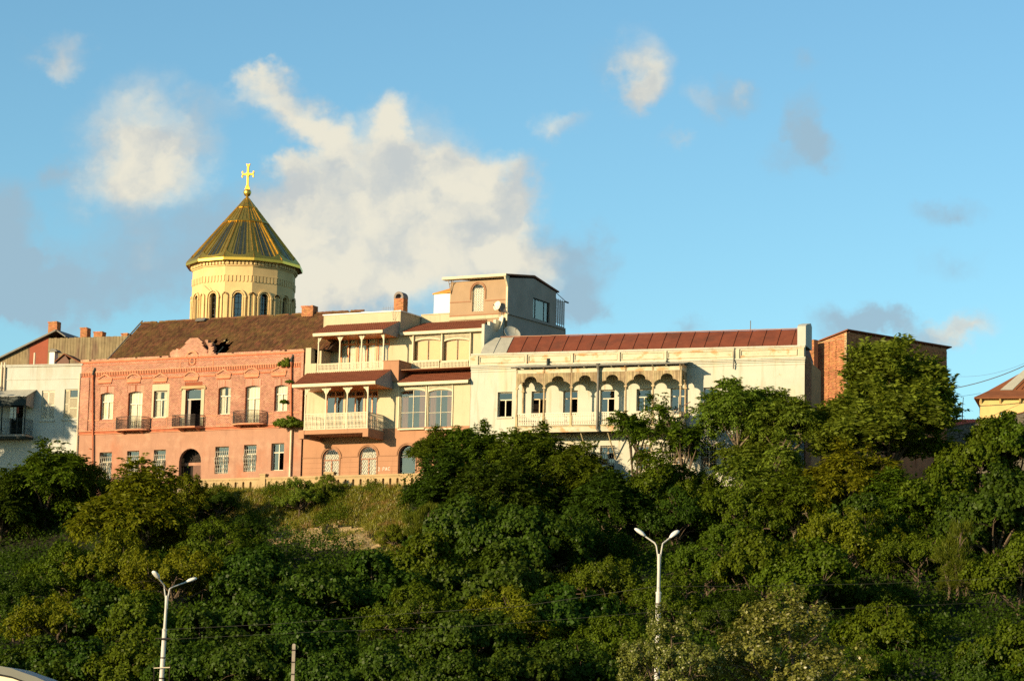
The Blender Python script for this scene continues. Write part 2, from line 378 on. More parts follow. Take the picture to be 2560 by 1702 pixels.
G['grey_wood'] = mat('weathered_wood', (.36,.275,.16), .3, 1.5, .9, .3, 12, isl=.25, stains=[((.20,.13,.07), .75, 3, .12, .5, .66), ((.42,.34,.2), .6, 4, .1, .55, .68)])
G['plank'] = mat('weathered_plank', (.19,.145,.08), .25, 1.2, .9, .3, 12, stains=[((.11,.06,.045), .8, .8, .25, .52, .68), ((.30,.25,.14), .5, 2.5, .12, .5, .68)])
G['red_wall'] = mat('dull_red_board', (.24,.065,.035), .1, 1, .85)
G['iron'] = mat('rusty_iron', (.030,.020,.016), .3, 4, .7, spec=.3)
G['dark_iron'] = mat('dark_green_iron', (.012,.022,.020), .2, 4, .6)
G['white_iron'] = mat('white_painted_iron', (.40,.36,.28), .1, 5, .6)
G['frame'] = mat('cream_window_paint', (.58,.52,.39), .06, 4, .55, .05, 40)
G['old_frame'] = mat('worn_window_paint', (.58,.45,.28), .2, 5, .7, .1, 40)
G['brown_frame'] = mat('brown_window_frame', (.26,.17,.09), .1, 4, .5)
G['dark_frame'] = mat('dark_window_frame', (.03,.03,.03), .1, 4, .5)
G['curtain'] = mat('white_curtain', (.60,.56,.44), .10, 3, .95)
G['red_curtain'] = mat('russet_curtain', (.42,.16,.08), .15, 5, .95)
G['dark'] = mat('room_shade_black', (.020,.015,.012), .2, 1, .95)  # near-black colour stands in for the shade inside rooms and openings
G['door_wood'] = mat('dark_door_wood', (.11,.045,.025), .2, 5, .6)
G['blind'] = mat('tan_roller_blind', (.55,.38,.20), .04, 2, .8)
G['glass'] = glass_mat('window_glass', .12)
G['mirror_glass'] = glass_mat('reflecting_glass', .13, (.55,.55,.52))
G['pale_glass'] = glass_mat('dusty_glass', .05, (.95,.95,.91))
G['gold'] = mat('gilded_sheet', (.62,.43,.095), .15, 2, .45, .05, 8, metal=1.0)
G['gold_dark'] = mat('reflection_gilded_sheet', (.30,.26,.15), .25, 2, .36, .05, 8, metal=1.0)  # greyer, darker colour stands in for sky reflected between the roof seams
G['gold_bright'] = mat('bright_gilding', (.78,.50,.09), .10, 3, .40, metal=1.0)
G['sandstone'] = mat('carved_sandstone', (.58,.41,.19), .10, .9, .9, .15, 14, stains=[((.47,.31,.14), .5, .7, .5, .55, .7)])
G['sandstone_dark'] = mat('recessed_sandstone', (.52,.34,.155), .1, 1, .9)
G['pipe_red'] = mat('rusty_downpipe', (.42,.12,.045), .2, 2, .6, spec=.3, stains=[((.25,.10,.05), .6, 1.2, .4, .5, .7)])
G['pipe_pale'] = mat('pale_downpipe', (.55,.45,.32), .1, 2, .6)
G['dish'] = mat('dish_paint', (.62,.58,.46), .08, 2, .5)
G['dish_dark'] = mat('dull_dish_paint', (.16,.13,.11), .1, 2, .6)
G['yellow_wall'] = mat('ochre_plaster', (.56,.40,.16), .08, .8, .9, .06, 20, stains=[((.48,.33,.13), .5, .8, .5, .55, .7)])
G['brown_roof'] = mat('rust_brown_roof', (.17,.060,.024), .16, 1.2, .8, .1, 14)
G['stone'] = mat('grey_rubble', (.11,.095,.07), .4, 1.5, .95, .5, 6, isl=.25)
G['red_tile'] = mat('bright_red_tile', (.52,.10,.05), .15, 2, .7)
G['orange_roof'] = mat('orange_tile', (.62,.24,.035), .1, 2, .7)
G['pure_white'] = mat('white_render', (.68,.66,.60), .03, 1, .9)
G['balustrade'] = mat('ochre_parapet', (.36,.255,.13), .14, .7, .92, .15, 18, stains=[((.33,.25,.14), .6, .8, .5, .52, .7)])
G['lamp_white'] = mat('white_pole_paint', (.45,.435,.39), .12, 1.5, .5, .05, 20, stains=[((.30,.26,.18), .7, 1.5, .25, .60, .68)])
G['lamp_head'] = mat('lamp_housing', (.62,.62,.57), .04, 2, .4)
G['concrete'] = mat('concrete_post', (.27,.23,.18), .2, 2, .9)
G['wire'] = mat('weathered_wire', (.022,.022,.017), .1, 2, .7)
G['cable'] = mat('black_cable', (.03,.03,.03), .1, 2, .6)
G['bus_white'] = mat('bus_cream_paint', (.74,.68,.50), .02, 1, .3, spec=.5)
G['bus_grey'] = mat('bus_grey_roof', (.17,.17,.14), .05, 2, .45, spec=.4)
G['rubber'] = mat('tyre_rubber', (.02,.02,.02), .1, 4, .9)
G['bark'] = mat('grey_bark', (.09,.065,.042), .3, 4, .95, .4, 20)
G['gold_cross'] = mat('gilded_cross', (.40,.205,.028), .2, 4, .48, metal=1.0)
G['pale_bark'] = mat('pale_bark', (.17,.13,.085), .25, 3, .95, .3, 20)
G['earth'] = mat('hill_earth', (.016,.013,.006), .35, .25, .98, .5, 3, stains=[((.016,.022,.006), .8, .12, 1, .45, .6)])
G['bare_earth'] = mat('bare_clay_earth', (.33,.235,.11), .25, .7, .98, .6, 4, stains=[((.20,.11,.05), .7, 1.3, .5, .5, .66)])
G['asphalt'] = mat('asphalt', (.05,.05,.05), .15, 2, .9, .2, 40)
G['paving'] = mat('terrace_paving', (.30,.24,.17), .15, 1, .9)
G['leaf_dark'] = leaf_mat('leaf_deep_green', (0.028,0.050,0.004), .26)
G['leaf_mid'] = leaf_mat('leaf_olive_green', (0.054,0.082,0.005), .28)
G['leaf_light'] = leaf_mat('leaf_light_green', (0.100,0.138,0.014), .34)
G['leaf_yellow'] = leaf_mat('leaf_yellow_green', (0.103,0.115,0.006), .36, .45)
G['leaf_big'] = leaf_mat('leaf_broad_green', (0.035,0.063,0.0055), .30, .4, .006)
G['leaf_silver'] = leaf_mat('leaf_grey_green', (0.118,0.125,0.022), .25, .5, .01)
G['leaf_pale'] = leaf_mat('leaf_white_underside', (0.26,0.25,0.11), .2, .2, .05)
G['leaf_fine'] = leaf_mat('leaf_fine_green', (0.085,0.105,0.010), .4)
G['grass'] = leaf_mat('hill_grass', (0.165,0.160,0.016), .3, .4, .03, dry=(.24,.16,.05))
# ------------------------------------------------------------------ ground
_edge = [FP.world(-95,-4.6,0), FP.world(0,-4.6,0), FB.world(7.3,-4.6,0), FW.world(31,-4.6,0), FW.world(100,-4.6,0)]
_ex = [p.x for p in _edge]; _ey = [p.y for p in _edge]
_pt = [0, .9, 6.5, 13, 46, 84, 98, 108, 400]; _pz = [24.5, 24.3, 20.2, 17.6, 10.6, 3.9, .9, 0, 0]
def edge_y(x): return float(np.interp(x, _ex, _ey))
def ground_z(x, y):
    t = edge_y(x) - y
    if t <= 0: return 24.5
    z = float(np.interp(t, _pt, _pz))
    k = min(1, t/4)*max(0, min(1, (106-t)/14))
    return z + k*(1.1*noise.noise(Vector((x*.09, y*.09, 3))) + .45*noise.noise(Vector((x*.33, y*.33, 8))))
def ground_hit(px, py):
    d = ray(px, py); d = d/d.y; last = None
    for i in range(60, 1200):
        y = i*.25 + 60
        p = EYE + d*(y - EYE.y)
        if p.z < ground_z(p.x, y): return Vector((p.x, y, ground_z(p.x, y)))
    return None
def hill():
    xs = np.concatenate([np.linspace(-420, -75, 24), np.linspace(-72, 72, 150), np.linspace(75, 420, 24)])
    ys = np.concatenate([np.linspace(-120, 130, 20), np.linspace(133, 275, 150), np.linspace(280, 900, 24)])
    vs = [(x, y, ground_z(x, y)) for y in ys for x in xs]; n = len(xs); fs = []
    for j in range(len(ys)-1):
        for i in range(n-1): fs.append((j*n+i, j*n+i+1, (j+1)*n+i+1, (j+1)*n+i))
    m = MB(); m.v = vs; m.f = fs
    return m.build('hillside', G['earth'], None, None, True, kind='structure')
hill()
m = MB(); _R = Root('terrace', FB, -12, 0, 24.0); m.box(-23, 8, -3.6, -.02, 23.0, 25.15); _o = m.build('terrace', G['paving'], _R); bpy.data.objects.remove(_R.o); _o.matrix_world = Matrix.Translation(FB.world(-12, 0, 24.0 - .001*-12)) @ Matrix.Rotation(-FB.t, 4, 'Z'); _o['kind'] = 'structure'; _o.name = 'terrace'
m = MB(); m.box(-420, 420, 96, 133, -.3, .02); m.build('road', G['asphalt'], None, None, False, kind='structure')
m = MB(); m.box(-420, 420, 133.01, 137, -.3, .14); m.build('pavement', G['concrete'], None, None, False, kind='structure')

# ------------------------------------------------------------------ windows
def curtain_mb(m, u0, u1, z0, z1, y, seed=0):
    n = 14; rnd = random.Random(seed)
    ys = [y + .035*math.sin(i*1.9 + seed) + .012*rnd.random() for i in range(n+1)]
    for i in range(n):
        a = u0 + (u1-u0)*i/n; b = u0 + (u1-u0)*(i+1)/n
        m.poly([(a, ys[i], z0), (b, ys[i+1], z0), (b, ys[i+1], z1), (a, ys[i], z1)])
    return m
def window(R, u0, u1, z0, z1, y, frame='frame', glass='glass', rise=0, transom=.36, mull=2, top_mull=1, curtain=None, fw=.075, sill=None, name='window', drape=1.0, label=None, rows=1, seed=0, openl=(), co=.12):
    """timber window of opening u0..u1, z0..z1: frame with panes, curtain and sill as its own pieces"""
    m = MB(); d = .07
    if rise:
        o = [(u0,z0),(u1,z0)] + arcpts(u0, u1, z1-rise, rise, 10); i_ = [(u0+fw,z0+fw),(u1-fw,z0+fw)] + arcpts(u0+fw, u1-fw, z1-rise, max(.02, rise-fw*.6), 10)
    else:
        o = [(u0,z0),(u1,z0),(u1,z1),(u0,z1)]; i_ = [(u0+fw,z0+fw),(u1-fw,z0+fw),(u1-fw,z1-fw),(u0+fw,z1-fw)]
    k = len(o)
    for a in range(k):
        b = (a+1) % k
        m.poly([(o[a][0],y,o[a][1]),(o[b][0],y,o[b][1]),(i_[b][0],y,i_[b][1]),(i_[a][0],y,i_[a][1])])
        m.poly([(i_[a][0],y,i_[a][1]),(i_[b][0],y,i_[b][1]),(i_[b][0],y+d,i_[b][1]),(i_[a][0],y+d,i_[a][1])])
    a0, a1, b0, b1 = u0+fw, u1-fw, z0+fw, z1-fw
    zt = z1 - (z1-z0)*transom if transom else None
    bands = []
    if zt: m.box(a0, a1, y-.012, y+d, zt-fw*.6, zt+fw*.6); bands = [(b0, zt-fw*.6, mull, rows), (zt+fw*.6, b1, top_mull, 1)]
    else: bands = [(b0, b1, mull, rows)]
    cells = []
    for (p, q, nm, nr) in bands:
        for i in range(1, nm): c = a0 + (a1-a0)*i/nm; m.box(c-fw*.55, c+fw*.55, y-.008, y+d, p, q)
        for j in range(1, nr): c = p + (q-p)*j/nr; m.box(a0, a1, y-.004, y+d, c-fw*.35, c+fw*.35)
        for i in range(nm):
            for j in range(nr): cells.append((a0+(a1-a0)*i/nm, a0+(a1-a0)*(i+1)/nm, p+(q-p)*j/nr, p+(q-p)*(j+1)/nr))
    w = m.build(name, G[frame], R, **({'label': label} if label else {}))
    for ci, (p, q, r, s) in enumerate(cells):
        if ci in openl: continue
        g = MB()
        if rise and s >= b1-1e-6: 
            ap = [(x, z) for x, z in i_ if p-1e-6 <= x <= q+1e-6 and z >= z1-rise-.3]
            g.poly([(p,y+.04,r),(q,y+.04,r)] + [(x,y+.04,z) for x, z in ap])
        else: g.poly([(p,y+.04,r),(q,y+.04,r),(q,y+.04,s),(p,y+.04,s)])
        g.build('pane', G[glass], R, w)
    if curtain:
        c = MB(); h = (u1-u0); top = z1-rise*.5
        if drape >= 1: curtain_mb(c, u0+.04, u1-.04, z0+.05, top-.04, y+co, seed)
        else:
            curtain_mb(c, u0+.04, u0+h*drape*.5, z0+.05, top-.04, y+co, seed); curtain_mb(c, u1-h*drape*.5, u1-.04, z0+.05, top-.04, y+co, seed+1)
        c.build('curtain', G[curtain], R, w)
    if sill:
        s = MB(); s.box(u0-.1, u1+.1, y-.42, y, z0-.13, z0-.004); s.build('sill', G[sill], R, w)
    return w
def chimney(R, u0, u1, y0, y1, z0, z1, mt='old_brick', parent=None, cap=True, name='chimney', mort='old_mortar', seed=1):
    m = MB(); m.box(u0+.015, u1-.015, y0+.015, y1-.015, z0, z1-.02)
    ch = m.build(name, G[mort], R, parent)
    b = MB(); rnd = random.Random(seed)
    brick_mb(b, u0+.01, u1-.01, z0, z1, [], y0+.015, .1, .27, .02, .016, None, rnd)
    sd = MB(); brick_mb(sd, y0, y1, z0, z1, [], 0, .1, .27, .02, .016, None, rnd)
    b.add([(u1-.015-v[1], v[0], v[2]) for v in sd.v], [tuple(f) for f in sd.f])
    if cap:
        for k in range(int((u1-u0)/.27)+1):
            a = u0 - .05 + k*.27; b.box(a, min(a+.25, u1+.05), y0-.05, y1+.05, z1-.11 + rnd.random()*.01, z1 + rnd.random()*.06)
    if parent is None: b.build('brickwork', G[mt], R, ch, kind='stuff')
    else: b.build('chimney_brickwork', G[mt], R, parent, kind='stuff')
    return ch

# ------------------------------------------------------------------ church drum behind the pink house
def church():
    d = ray(607.5, 774); c = EYE + d*(285/d.y)
    def zz(ycrop, dist=285, x=610):
        e = ray(*K(3, x, ycrop)); return (EYE + e*(dist/e.y)).z
    R = Root('church', None, c.x, c.y, 30.0, 'sandstone church drum under a gilded conical roof topped by a gold cross', 'church')
    r = R.o
    NF = 12; rc = 5.5; ap = rc*math.cos(math.pi/NF); hw = rc*math.sin(math.pi/NF) - .005
    zb = 30.0; ze = zz(938, 280)          # underside of the eaves
    zsp = zz(1288, 280); ztop = zz(1236, 280); zo = zz(1190, 280)
    zt1, zt2 = zz(1095, 280), zz(1150, 280)
    # one wall facet: x tangent, y inward (front plane y=0), z
    m = MB(); ww = .40
    holes = [(-ww, ww, zsp-4.5, ztop, ztop-zsp), (-hw, -hw+.20, zsp-4.5, zsp+.35, 0), (hw-.20, hw, zsp-4.5, zsp+.35, 0)]
    wall_mb(m, -hw, hw, zb, ze, holes[:1], 0, .5)
    face0 = MB(); 
    def mould(mm, r0, r1, y, prot, zs, x0=0, n=12):
        pts0 = [(x0 + r0*math.cos(math.pi*i/n), zs + r0*math.sin(math.pi*i/n)) for i in range(n+1)]
        pts1 = [(x0 + r1*math.cos(math.pi*i/n), zs + r1*math.sin(math.pi*i/n)) for i in range(n+1)]
        for i in range(n):
            a, b, c_, d_ = pts0[i], pts1[i], pts1[i+1], pts0[i+1]
            q = [(a[0],y-prot,a[1]),(b[0],y-prot,b[1]),(c_[0],y-prot,c_[1]),(d_[0],y-prot,d_[1])]; p = [(x,y,z) for x,_,z in q]
            mm.add(q+p, [(0,1,2,3),(1,5,6,2),(0,3,7,4)])
    mould(m, .46, .56, 0, .10, zsp); mould(m, .64, .80, 0, .20, zsp)
    for sx in (-1, 1):
        for (x0, x1, pr) in ((.46,.56,.10),(.64,.80,.20)): 
            a, b = sorted((sx*x0, sx*x1)); m.box(a, b, -pr, .02, zsp-4.5, zsp)
        a, b = sorted((sx*.60, sx*.84)); m.box(a, b, -.24, .02, zsp-.12, zsp+.10)
        # half of the corner niche: colonnette and small arch
        a, b = sorted((sx*(hw-.34), sx*(hw-.20))); m.box(a, b, -.16, .02, zsp-4.5, zsp+.15)
        n = 6; q = []
        for i in range(n+1):
            an = math.pi/2*i/n; q.append((sx*(hw - .34*math.cos(an)), zsp+.15 + .34*math.sin(an), sx*(hw - .20*math.cos(an)), zsp+.15 + .20*math.sin(an)))
        for i in range(n):
            A, B = q[i], q[i+1]
            m.add([(A[0],-.16,A[1]),(B[0],-.16,B[1]),(B[2],-.16,B[3]),(A[2],-.16,A[3]),(A[0],.01,A[1]),(B[0],.01,B[1]),(B[2],.01,B[3]),(A[2],.01,A[3])], [(0,1,2,3),(3,2,1,0),(0,4,5,1),(2,6,7,3)])
    # cornice: stepped bands and rows of small corbels
    zc = [(ze-.62, ze-.46, .10), (ze-.46, ze-.30, .0), (ze-.30, ze-.16, .22), (ze-.16, ze, .34)]
    for (a, b, pr) in zc:
        if pr: k = hw + pr*math.tan(math.pi/NF); m.hexa([(-k,-pr,a),(k,-pr,a),(hw,.05,a),(-hw,.05,a),(-k,-pr,b),(k,-pr,b),(hw,.05,b),(-hw,.05,b)])
    for i in range(7):
        x = -hw + (i+.5)*2*hw/7; m.box(x-.13, x+.13, -.25, .02, ze-.66, ze-.31); m.box(x-.09, x+.09, -.42, -.2, ze-.24, ze-.04)
        m.prism([(x-.13, zt2+.12),(x-.07, zt2),(x+.07, zt2),(x+.13, zt2+.12),(x+.13, zt1),(x-.13, zt1)], -.075, .02)
    m.box(-hw, hw, -.085, .02, zt1, zt1+.09); m.box(-hw, hw, -.12, .02, ze-.80, ze-.69)
    tmpl = None; parts = []
    glass = MB(); glass.poly([(x, .42, z) for x, z in hole_outline((-ww, ww, zsp-4.5, ztop, ztop-zsp))])
    bars = MB()
    for x in (-.02, ): bars.box(x-.0, x+.04, .36, .41, zsp-4.5, ztop-.02)
    for k in range(8): bars.box(-ww, ww, .37, .40, zsp-4.3+k*.62, zsp-4.27+k*.62)
    bars.box(-ww, -ww+.05, .34, .41, zsp-4.5, zsp); bars.box(ww-.05, ww, .34, .41, zsp-4.5, zsp)
    def link(me, name, parent, rot, mt):
        o = bpy.data.objects.new(name, me); COL.objects.link(o); o.parent = parent
        if rot is not None: o.rotation_euler = (0, 0, rot)
        return o
    def tomesh(mm, mt, name, off):
        me = bpy.data.meshes.new(name); me.from_pydata([(x, y - off, z - zb) for x, y, z in mm.v], [], mm.f); me.materials.append(G[mt]); me.update(); return me
    fm, gm, bm_ = tomesh(m, 'sandstone', 'wall_facet', ap), tomesh(glass, 'mirror_glass', 'pane', ap), tomesh(bars, 'dark_frame', 'window_bars', ap)
    # gilded roof facets
    ra = 5.95; rhw = ra*math.tan(math.pi/NF); zeave = ze + .05; zapex = zz(372, 285, 630)
    H = zapex - zeave
    def on(fr, t, lift=0):   # t: 0 eave..1 apex, fr -1..1 across the facet
        nx, nz = H/math.hypot(H, ra), ra/math.hypot(H, ra)
        return (fr*rhw*(1-t), -(ra*(1-t)) - lift*nx, zeave + H*t + lift*nz)
    rf = MB()
    for (t0, t1, lf) in ((0, .605, 0), (.60, .83, .05), (.825, .995, .09)):
        rf.poly([on(-1,t0,lf), on(1,t0,lf), on(1,t1,lf), on(-1,t1,lf)])
    def strip(mm, f0, f1, t0, t1, l0, l1):
        mm.hexa([on(f0,t0,l0), on(f1,t0,l0), on(f1,t0,l1), on(f0,t0,l1), on(f0,t1,l0), on(f1,t1,l0), on(f1,t1,l1), on(f0,t1,l1)])
    for f in (-.62, -.24, 0.24, .62): strip(rf, f-.018, f+.018, .01, .60, 0, .07)
    for f in (-.36, .36): strip(rf, f-.03, f+.03, .61, .80, .05, .1)
    dk = MB()
    for f in (-.42, -.12, .18): strip(dk, f, f+.24, .035, .585 if f > -.2 else .50, .0, .035)
    br = MB(); strip(br, .965, 1.0, 0, .97, 0, .10); strip(br, -1.0, -.965, 0, .97, 0, .10); strip(br, -.95, .95, .588, .612, .02, .12); strip(br, -.8, .8, .82, .835, .05, .12)
    n = 12; tr = []
    for i in range(n+1):
        f = -1 + 2*i/n; tr.append((f, .022 + .085*abs(f)**2.4))
    for i in range(n):
        (f0, a), (f1, b) = tr[i], tr[i+1]
        br.add([on(f0,-.012,.06), on(f1,-.012,.06), on(f1,b,.12), on(f0,a,.12), on(f0,a,.0), on(f1,b,.0)], [(0,1,2,3),(3,2,5,4)])
        p, q = on(f0,-.012,.06), on(f1,-.012,.06)
        br.add([p, q, (q[0], q[1]+.02, q[2]-.28), (p[0], p[1]+.02, p[2]-.28)], [(3,2,1,0)])
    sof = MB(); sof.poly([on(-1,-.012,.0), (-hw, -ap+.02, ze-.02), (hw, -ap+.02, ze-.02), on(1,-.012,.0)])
    rm, dm, bm2, sm = tomesh(rf,'gold','roof_facet',0), tomesh(dk,'gold_dark','reflection_strip',0), tomesh(br,'gold_bright','gilded_edge',0), tomesh(sof,'sandstone_dark','soffit',0)
    toc = math.atan2(EYE.x - c.x, -(EYE.y - c.y)) 
    for k in range(NF):
        rot = math.radians(-6 + 30*k) + math.atan2(-c.x, c.y)*-1*0 + math.atan2(c.x, -c.y)*0 + math.asin(-c.x/math.hypot(c.x, c.y))
        f = link(fm, 'wall_facet', r, rot, None); link(gm, 'pane', f, None, None); link(bm_, 'window_bars', f, None, None)
        g = link(rm, 'roof_facet', r, rot, None); link(dm, 'reflection_strip', g, None, None); link(bm2, 'gilded_edge', g, None, None); link(sm, 'soffit', g, None, None)
    # cross on its ball
    cx, cy = c.x, c.y
    zb0, zb1 = zapex, zz(305, 285, 630)
    ball = MB(); rr = .42
    ball.lathe([(.16, zb0-.25), (.13, zb0+.02), (.30, zb0+.12), (.42, zb0+.40), (.40, zb0+.62), (.22, zb1-.03), (.12, zb1)], 16, (cx, cy, 0))
    ball.build('finial_ball', G['gold'], R, smooth=True)
    x = MB(); zt = zz(72, 285, 636); zx = zz(168, 285, 636)
    ro = math.radians(-14); 
    def P(u, v, z): return (cx + u*math.cos(ro) - v*math.sin(ro), cy + u*math.sin(ro) + v*math.cos(ro), z)
    def flat(pts, th=.09):
        n = len(pts); x.add([P(u, -th, z) for u, z in pts] + [P(u, th, z) for u, z in pts], [tuple(range(n)), tuple(range(2*n-1, n-1, -1))] + [((i+1)%n, i, n+i, n+(i+1)%n) for i in range(n)])
    def arm(dx, dz, ln, w0, w1):     # flared arm from the crossing
        px, pz = -dz, dx
        pts = [(dx*.1 + px*w0, zx + dz*.1 + pz*w0), (dx*.1 - px*w0, zx + dz*.1 - pz*w0), (dx*ln*.72 - px*w0, zx + dz*ln*.72 - pz*w0), (dx*ln - px*w1, zx + dz*ln - pz*w1), (dx*(ln-.08), zx + dz*(ln-.08)), (dx*ln + px*w1, zx + dz*ln + pz*w1), (dx*ln*.72 + px*w0, zx + dz*ln*.72 + pz*w0)]
        flat(pts[::-1])
    arm(0, 1, zt-zx, .10, .23); arm(1, 0, .70, .10, .22); arm(-1, 0, .70, .10, .22)
    flat([(-.10, zb1+.25), (.10, zb1+.25), (.10, zx), (-.10, zx)]); flat([(-.30, zb1-.02), (.30, zb1-.02), (.12, zb1+.45), (-.12, zb1+.45)])
    flat([(-.30, zx), (0, zx-.30), (.30, zx), (0, zx+.30)], .13)
    for sx in (-1, 1):
        for sz in (-1, 1): flat([(sx*.62-.07, zx+sz*.27-.07), (sx*.62+.07, zx+sz*.27-.07), (sx*.62+.07, zx+sz*.27+.07), (sx*.62-.07, zx+sz*.27+.07)], .07)
    x.build('cross', G['gold_cross'], R)
    w = MB(); pts = [Vector((cx-3.6, cy-4.8, zz(1165, 279, 180))), Vector((cx-3.0, cy-5.3, zz(1215, 279, 240)))]
    w.tube(pts, .03, 4); w.build('flood_light_arm', G['dark_frame'], R)
    body = MB(); body.lathe([(4.6, 0), (4.6, ze-zb-.3)], 24, (cx, cy, zb)); body.build('drum_core', G['dark'], R)
church()
# ------------------------------------------------------------------ pink brick house
def tiles_mb(m, org, ux, up, nu, nv, wu, wv, skip=None, rnd=None, lift=.05, jit=.012):
    """rows of overlapping roof tiles: org corner at the eaves, ux along the eaves, up the slope (unit vectors)"""
    nrm = ux.cross(up).normalized()
    if nrm.z < 0: nrm = -nrm
    for j in range(nv):
        for i in range(nu):
            if skip and skip((i+.5)*wu, (j+.5)*wv): continue
            o = org + ux*(i*wu) + up*(j*wv) + nrm*(jit*rnd.random())
            a, b, c = o + ux*.006, o + ux*(wu*.5), o + ux*(wu-.006)
            h0, h1 = lift, .012
            vs = [a+nrm*h0*.55, b+nrm*h0*1.2, c+nrm*h0*.55, a+up*wv*1.06+nrm*h1*.4, b+up*wv*1.06+nrm*(h1+.02), c+up*wv*1.06+nrm*h1*.4, a, b, c]
            m.add([tuple(v) for v in vs], [(0,1,4,3),(1,2,5,4),(6,7,1,0),(7,8,2,1)])
def grille(R, u0, u1, z0, z1, y, parent, bulge=True):
    m = MB(); n = 6
    for i in range(n+1):
        u = u0 + (u1-u0)*i/n
        if bulge:
            pts = []
            for k in range(9):
                t = k/8; b = .30*math.sin(math.pi*min(1, max(0, (1-t)/.72)))**1.3 if t > .28*0 else 0
                pts.append((u, y - .04 - b*(1 if t < .74 else .3), z0 + (z1-z0)*t))
            m.tube(pts, .022, 4)
            m.tube([(u, y-.05, z1-.02), (u, y-.05, z1+.10)], [.016, .002], 4)
        else: m.tube([(u, y-.04, z0), (u, y-.04, z1)], .013, 4)
    for t in ((.04, .38, .70, .96) if bulge else (.05, .35, .65, .95)):
        b = (.30*math.sin(math.pi*min(1, (1-t)/.72))**1.3)*(1 if t < .74 else .3) if bulge else 0
        m.tube([(u0-.02, y-.04-b, z0+(z1-z0)*t), (u1+.02, y-.04-b, z0+(z1-z0)*t)], .016, 4)
    if bulge:
        for i in range(n):
            c = u0 + (u1-u0)*(i+.5)/n
            for t in (.20, .55):
                b = .30*math.sin(math.pi*min(1, (1-t)/.72))**1.3
                m.tube([(c+.06*math.cos(a), y-.04-b, z0+(z1-z0)*t+.10*math.sin(a)) for a in [2*math.pi*q/7 for q in range(8)]], .014, 3, False)
    return m.build('grille', G['white_iron'], R, parent)
def iron_balcony(R, plan, zf, h, bow, name='balcony'):
    """slab on a corbelled underside and a wrought railing that follows the plan outline (list of (u,y), wall to wall)"""
    s = MB(); s.prismz(plan, zf-.13, zf)
    zs = [( (u-plan[0][0]), y) for u, y in plan]
    cu = sum(p[0] for p in plan)/len(plan)
    n = len(plan); k0, k1 = plan[0][0], plan[-1][0]; dp = -min(y for _, y in plan)
    for f in (.22, .78): c = k0 + (k1-k0)*f; s.prismx([(-dp*.8, zf-.131), (0, zf-.42), (0, zf-.131)], c-.06, c+.06)
    b = s.build(name, G['ornament_brick'], R)
    m = MB(); pin = [(cu + (u-cu)*.96, y*.95) for u, y in plan]
    # points along the railing
    L = [0]
    for i in range(1, n): L.append(L[-1] + math.dist(pin[i], pin[i-1]))
    def at(t):
        d = t*L[-1]
        for i in range(1, n):
            if d <= L[i]+1e-6:
                k = (d-L[i-1])/(L[i]-L[i-1]+1e-9); return (pin[i-1][0]+(pin[i][0]-pin[i-1][0])*k, pin[i-1][1]+(pin[i][1]-pin[i-1][1])*k)
        return pin[-1]
    N = max(18, int(L[-1]/.135)); zt = lambda t: zf + h + bow*math.sin(math.pi*t)
    for z in (.05, .22, .80): m.tube([(*at(i/N), zf + z*(zt(i/N)-zf)) for i in range(N+1)], .014, 4, False)
    m.tube([(*at(i/N), zt(i/N)) for i in range(N+1)], .034, 4)
    for i in range(N+1):
        u, y = at(i/N); m.tube([(u, y, zf), (u, y, zt(i/N))], .018 if i % 6 else .028, 4, False)
    for i in range(N):
        u, y = at((i+.5)/N); a0, a1 = at(i/N), at((i+1)/N)
        du, dy = (a1[0]-a0[0])*.5, (a1[1]-a0[1])*.5
        for zc, rr in ((.35, 1.0), (.58, 1.0), (.12, .8)):
            z = zf + (zt(i/N)-zf)*zc + .03
            m.tube([(u+du*math.cos(q)*.95*rr, y+dy*math.cos(q)*.95*rr, z + .10*rr*math.sin(q)) for q in [2*math.pi*k/7 for k in range(8)]], .017, 3, False)
    m.build('railing', G['iron'], R, b)
    return b
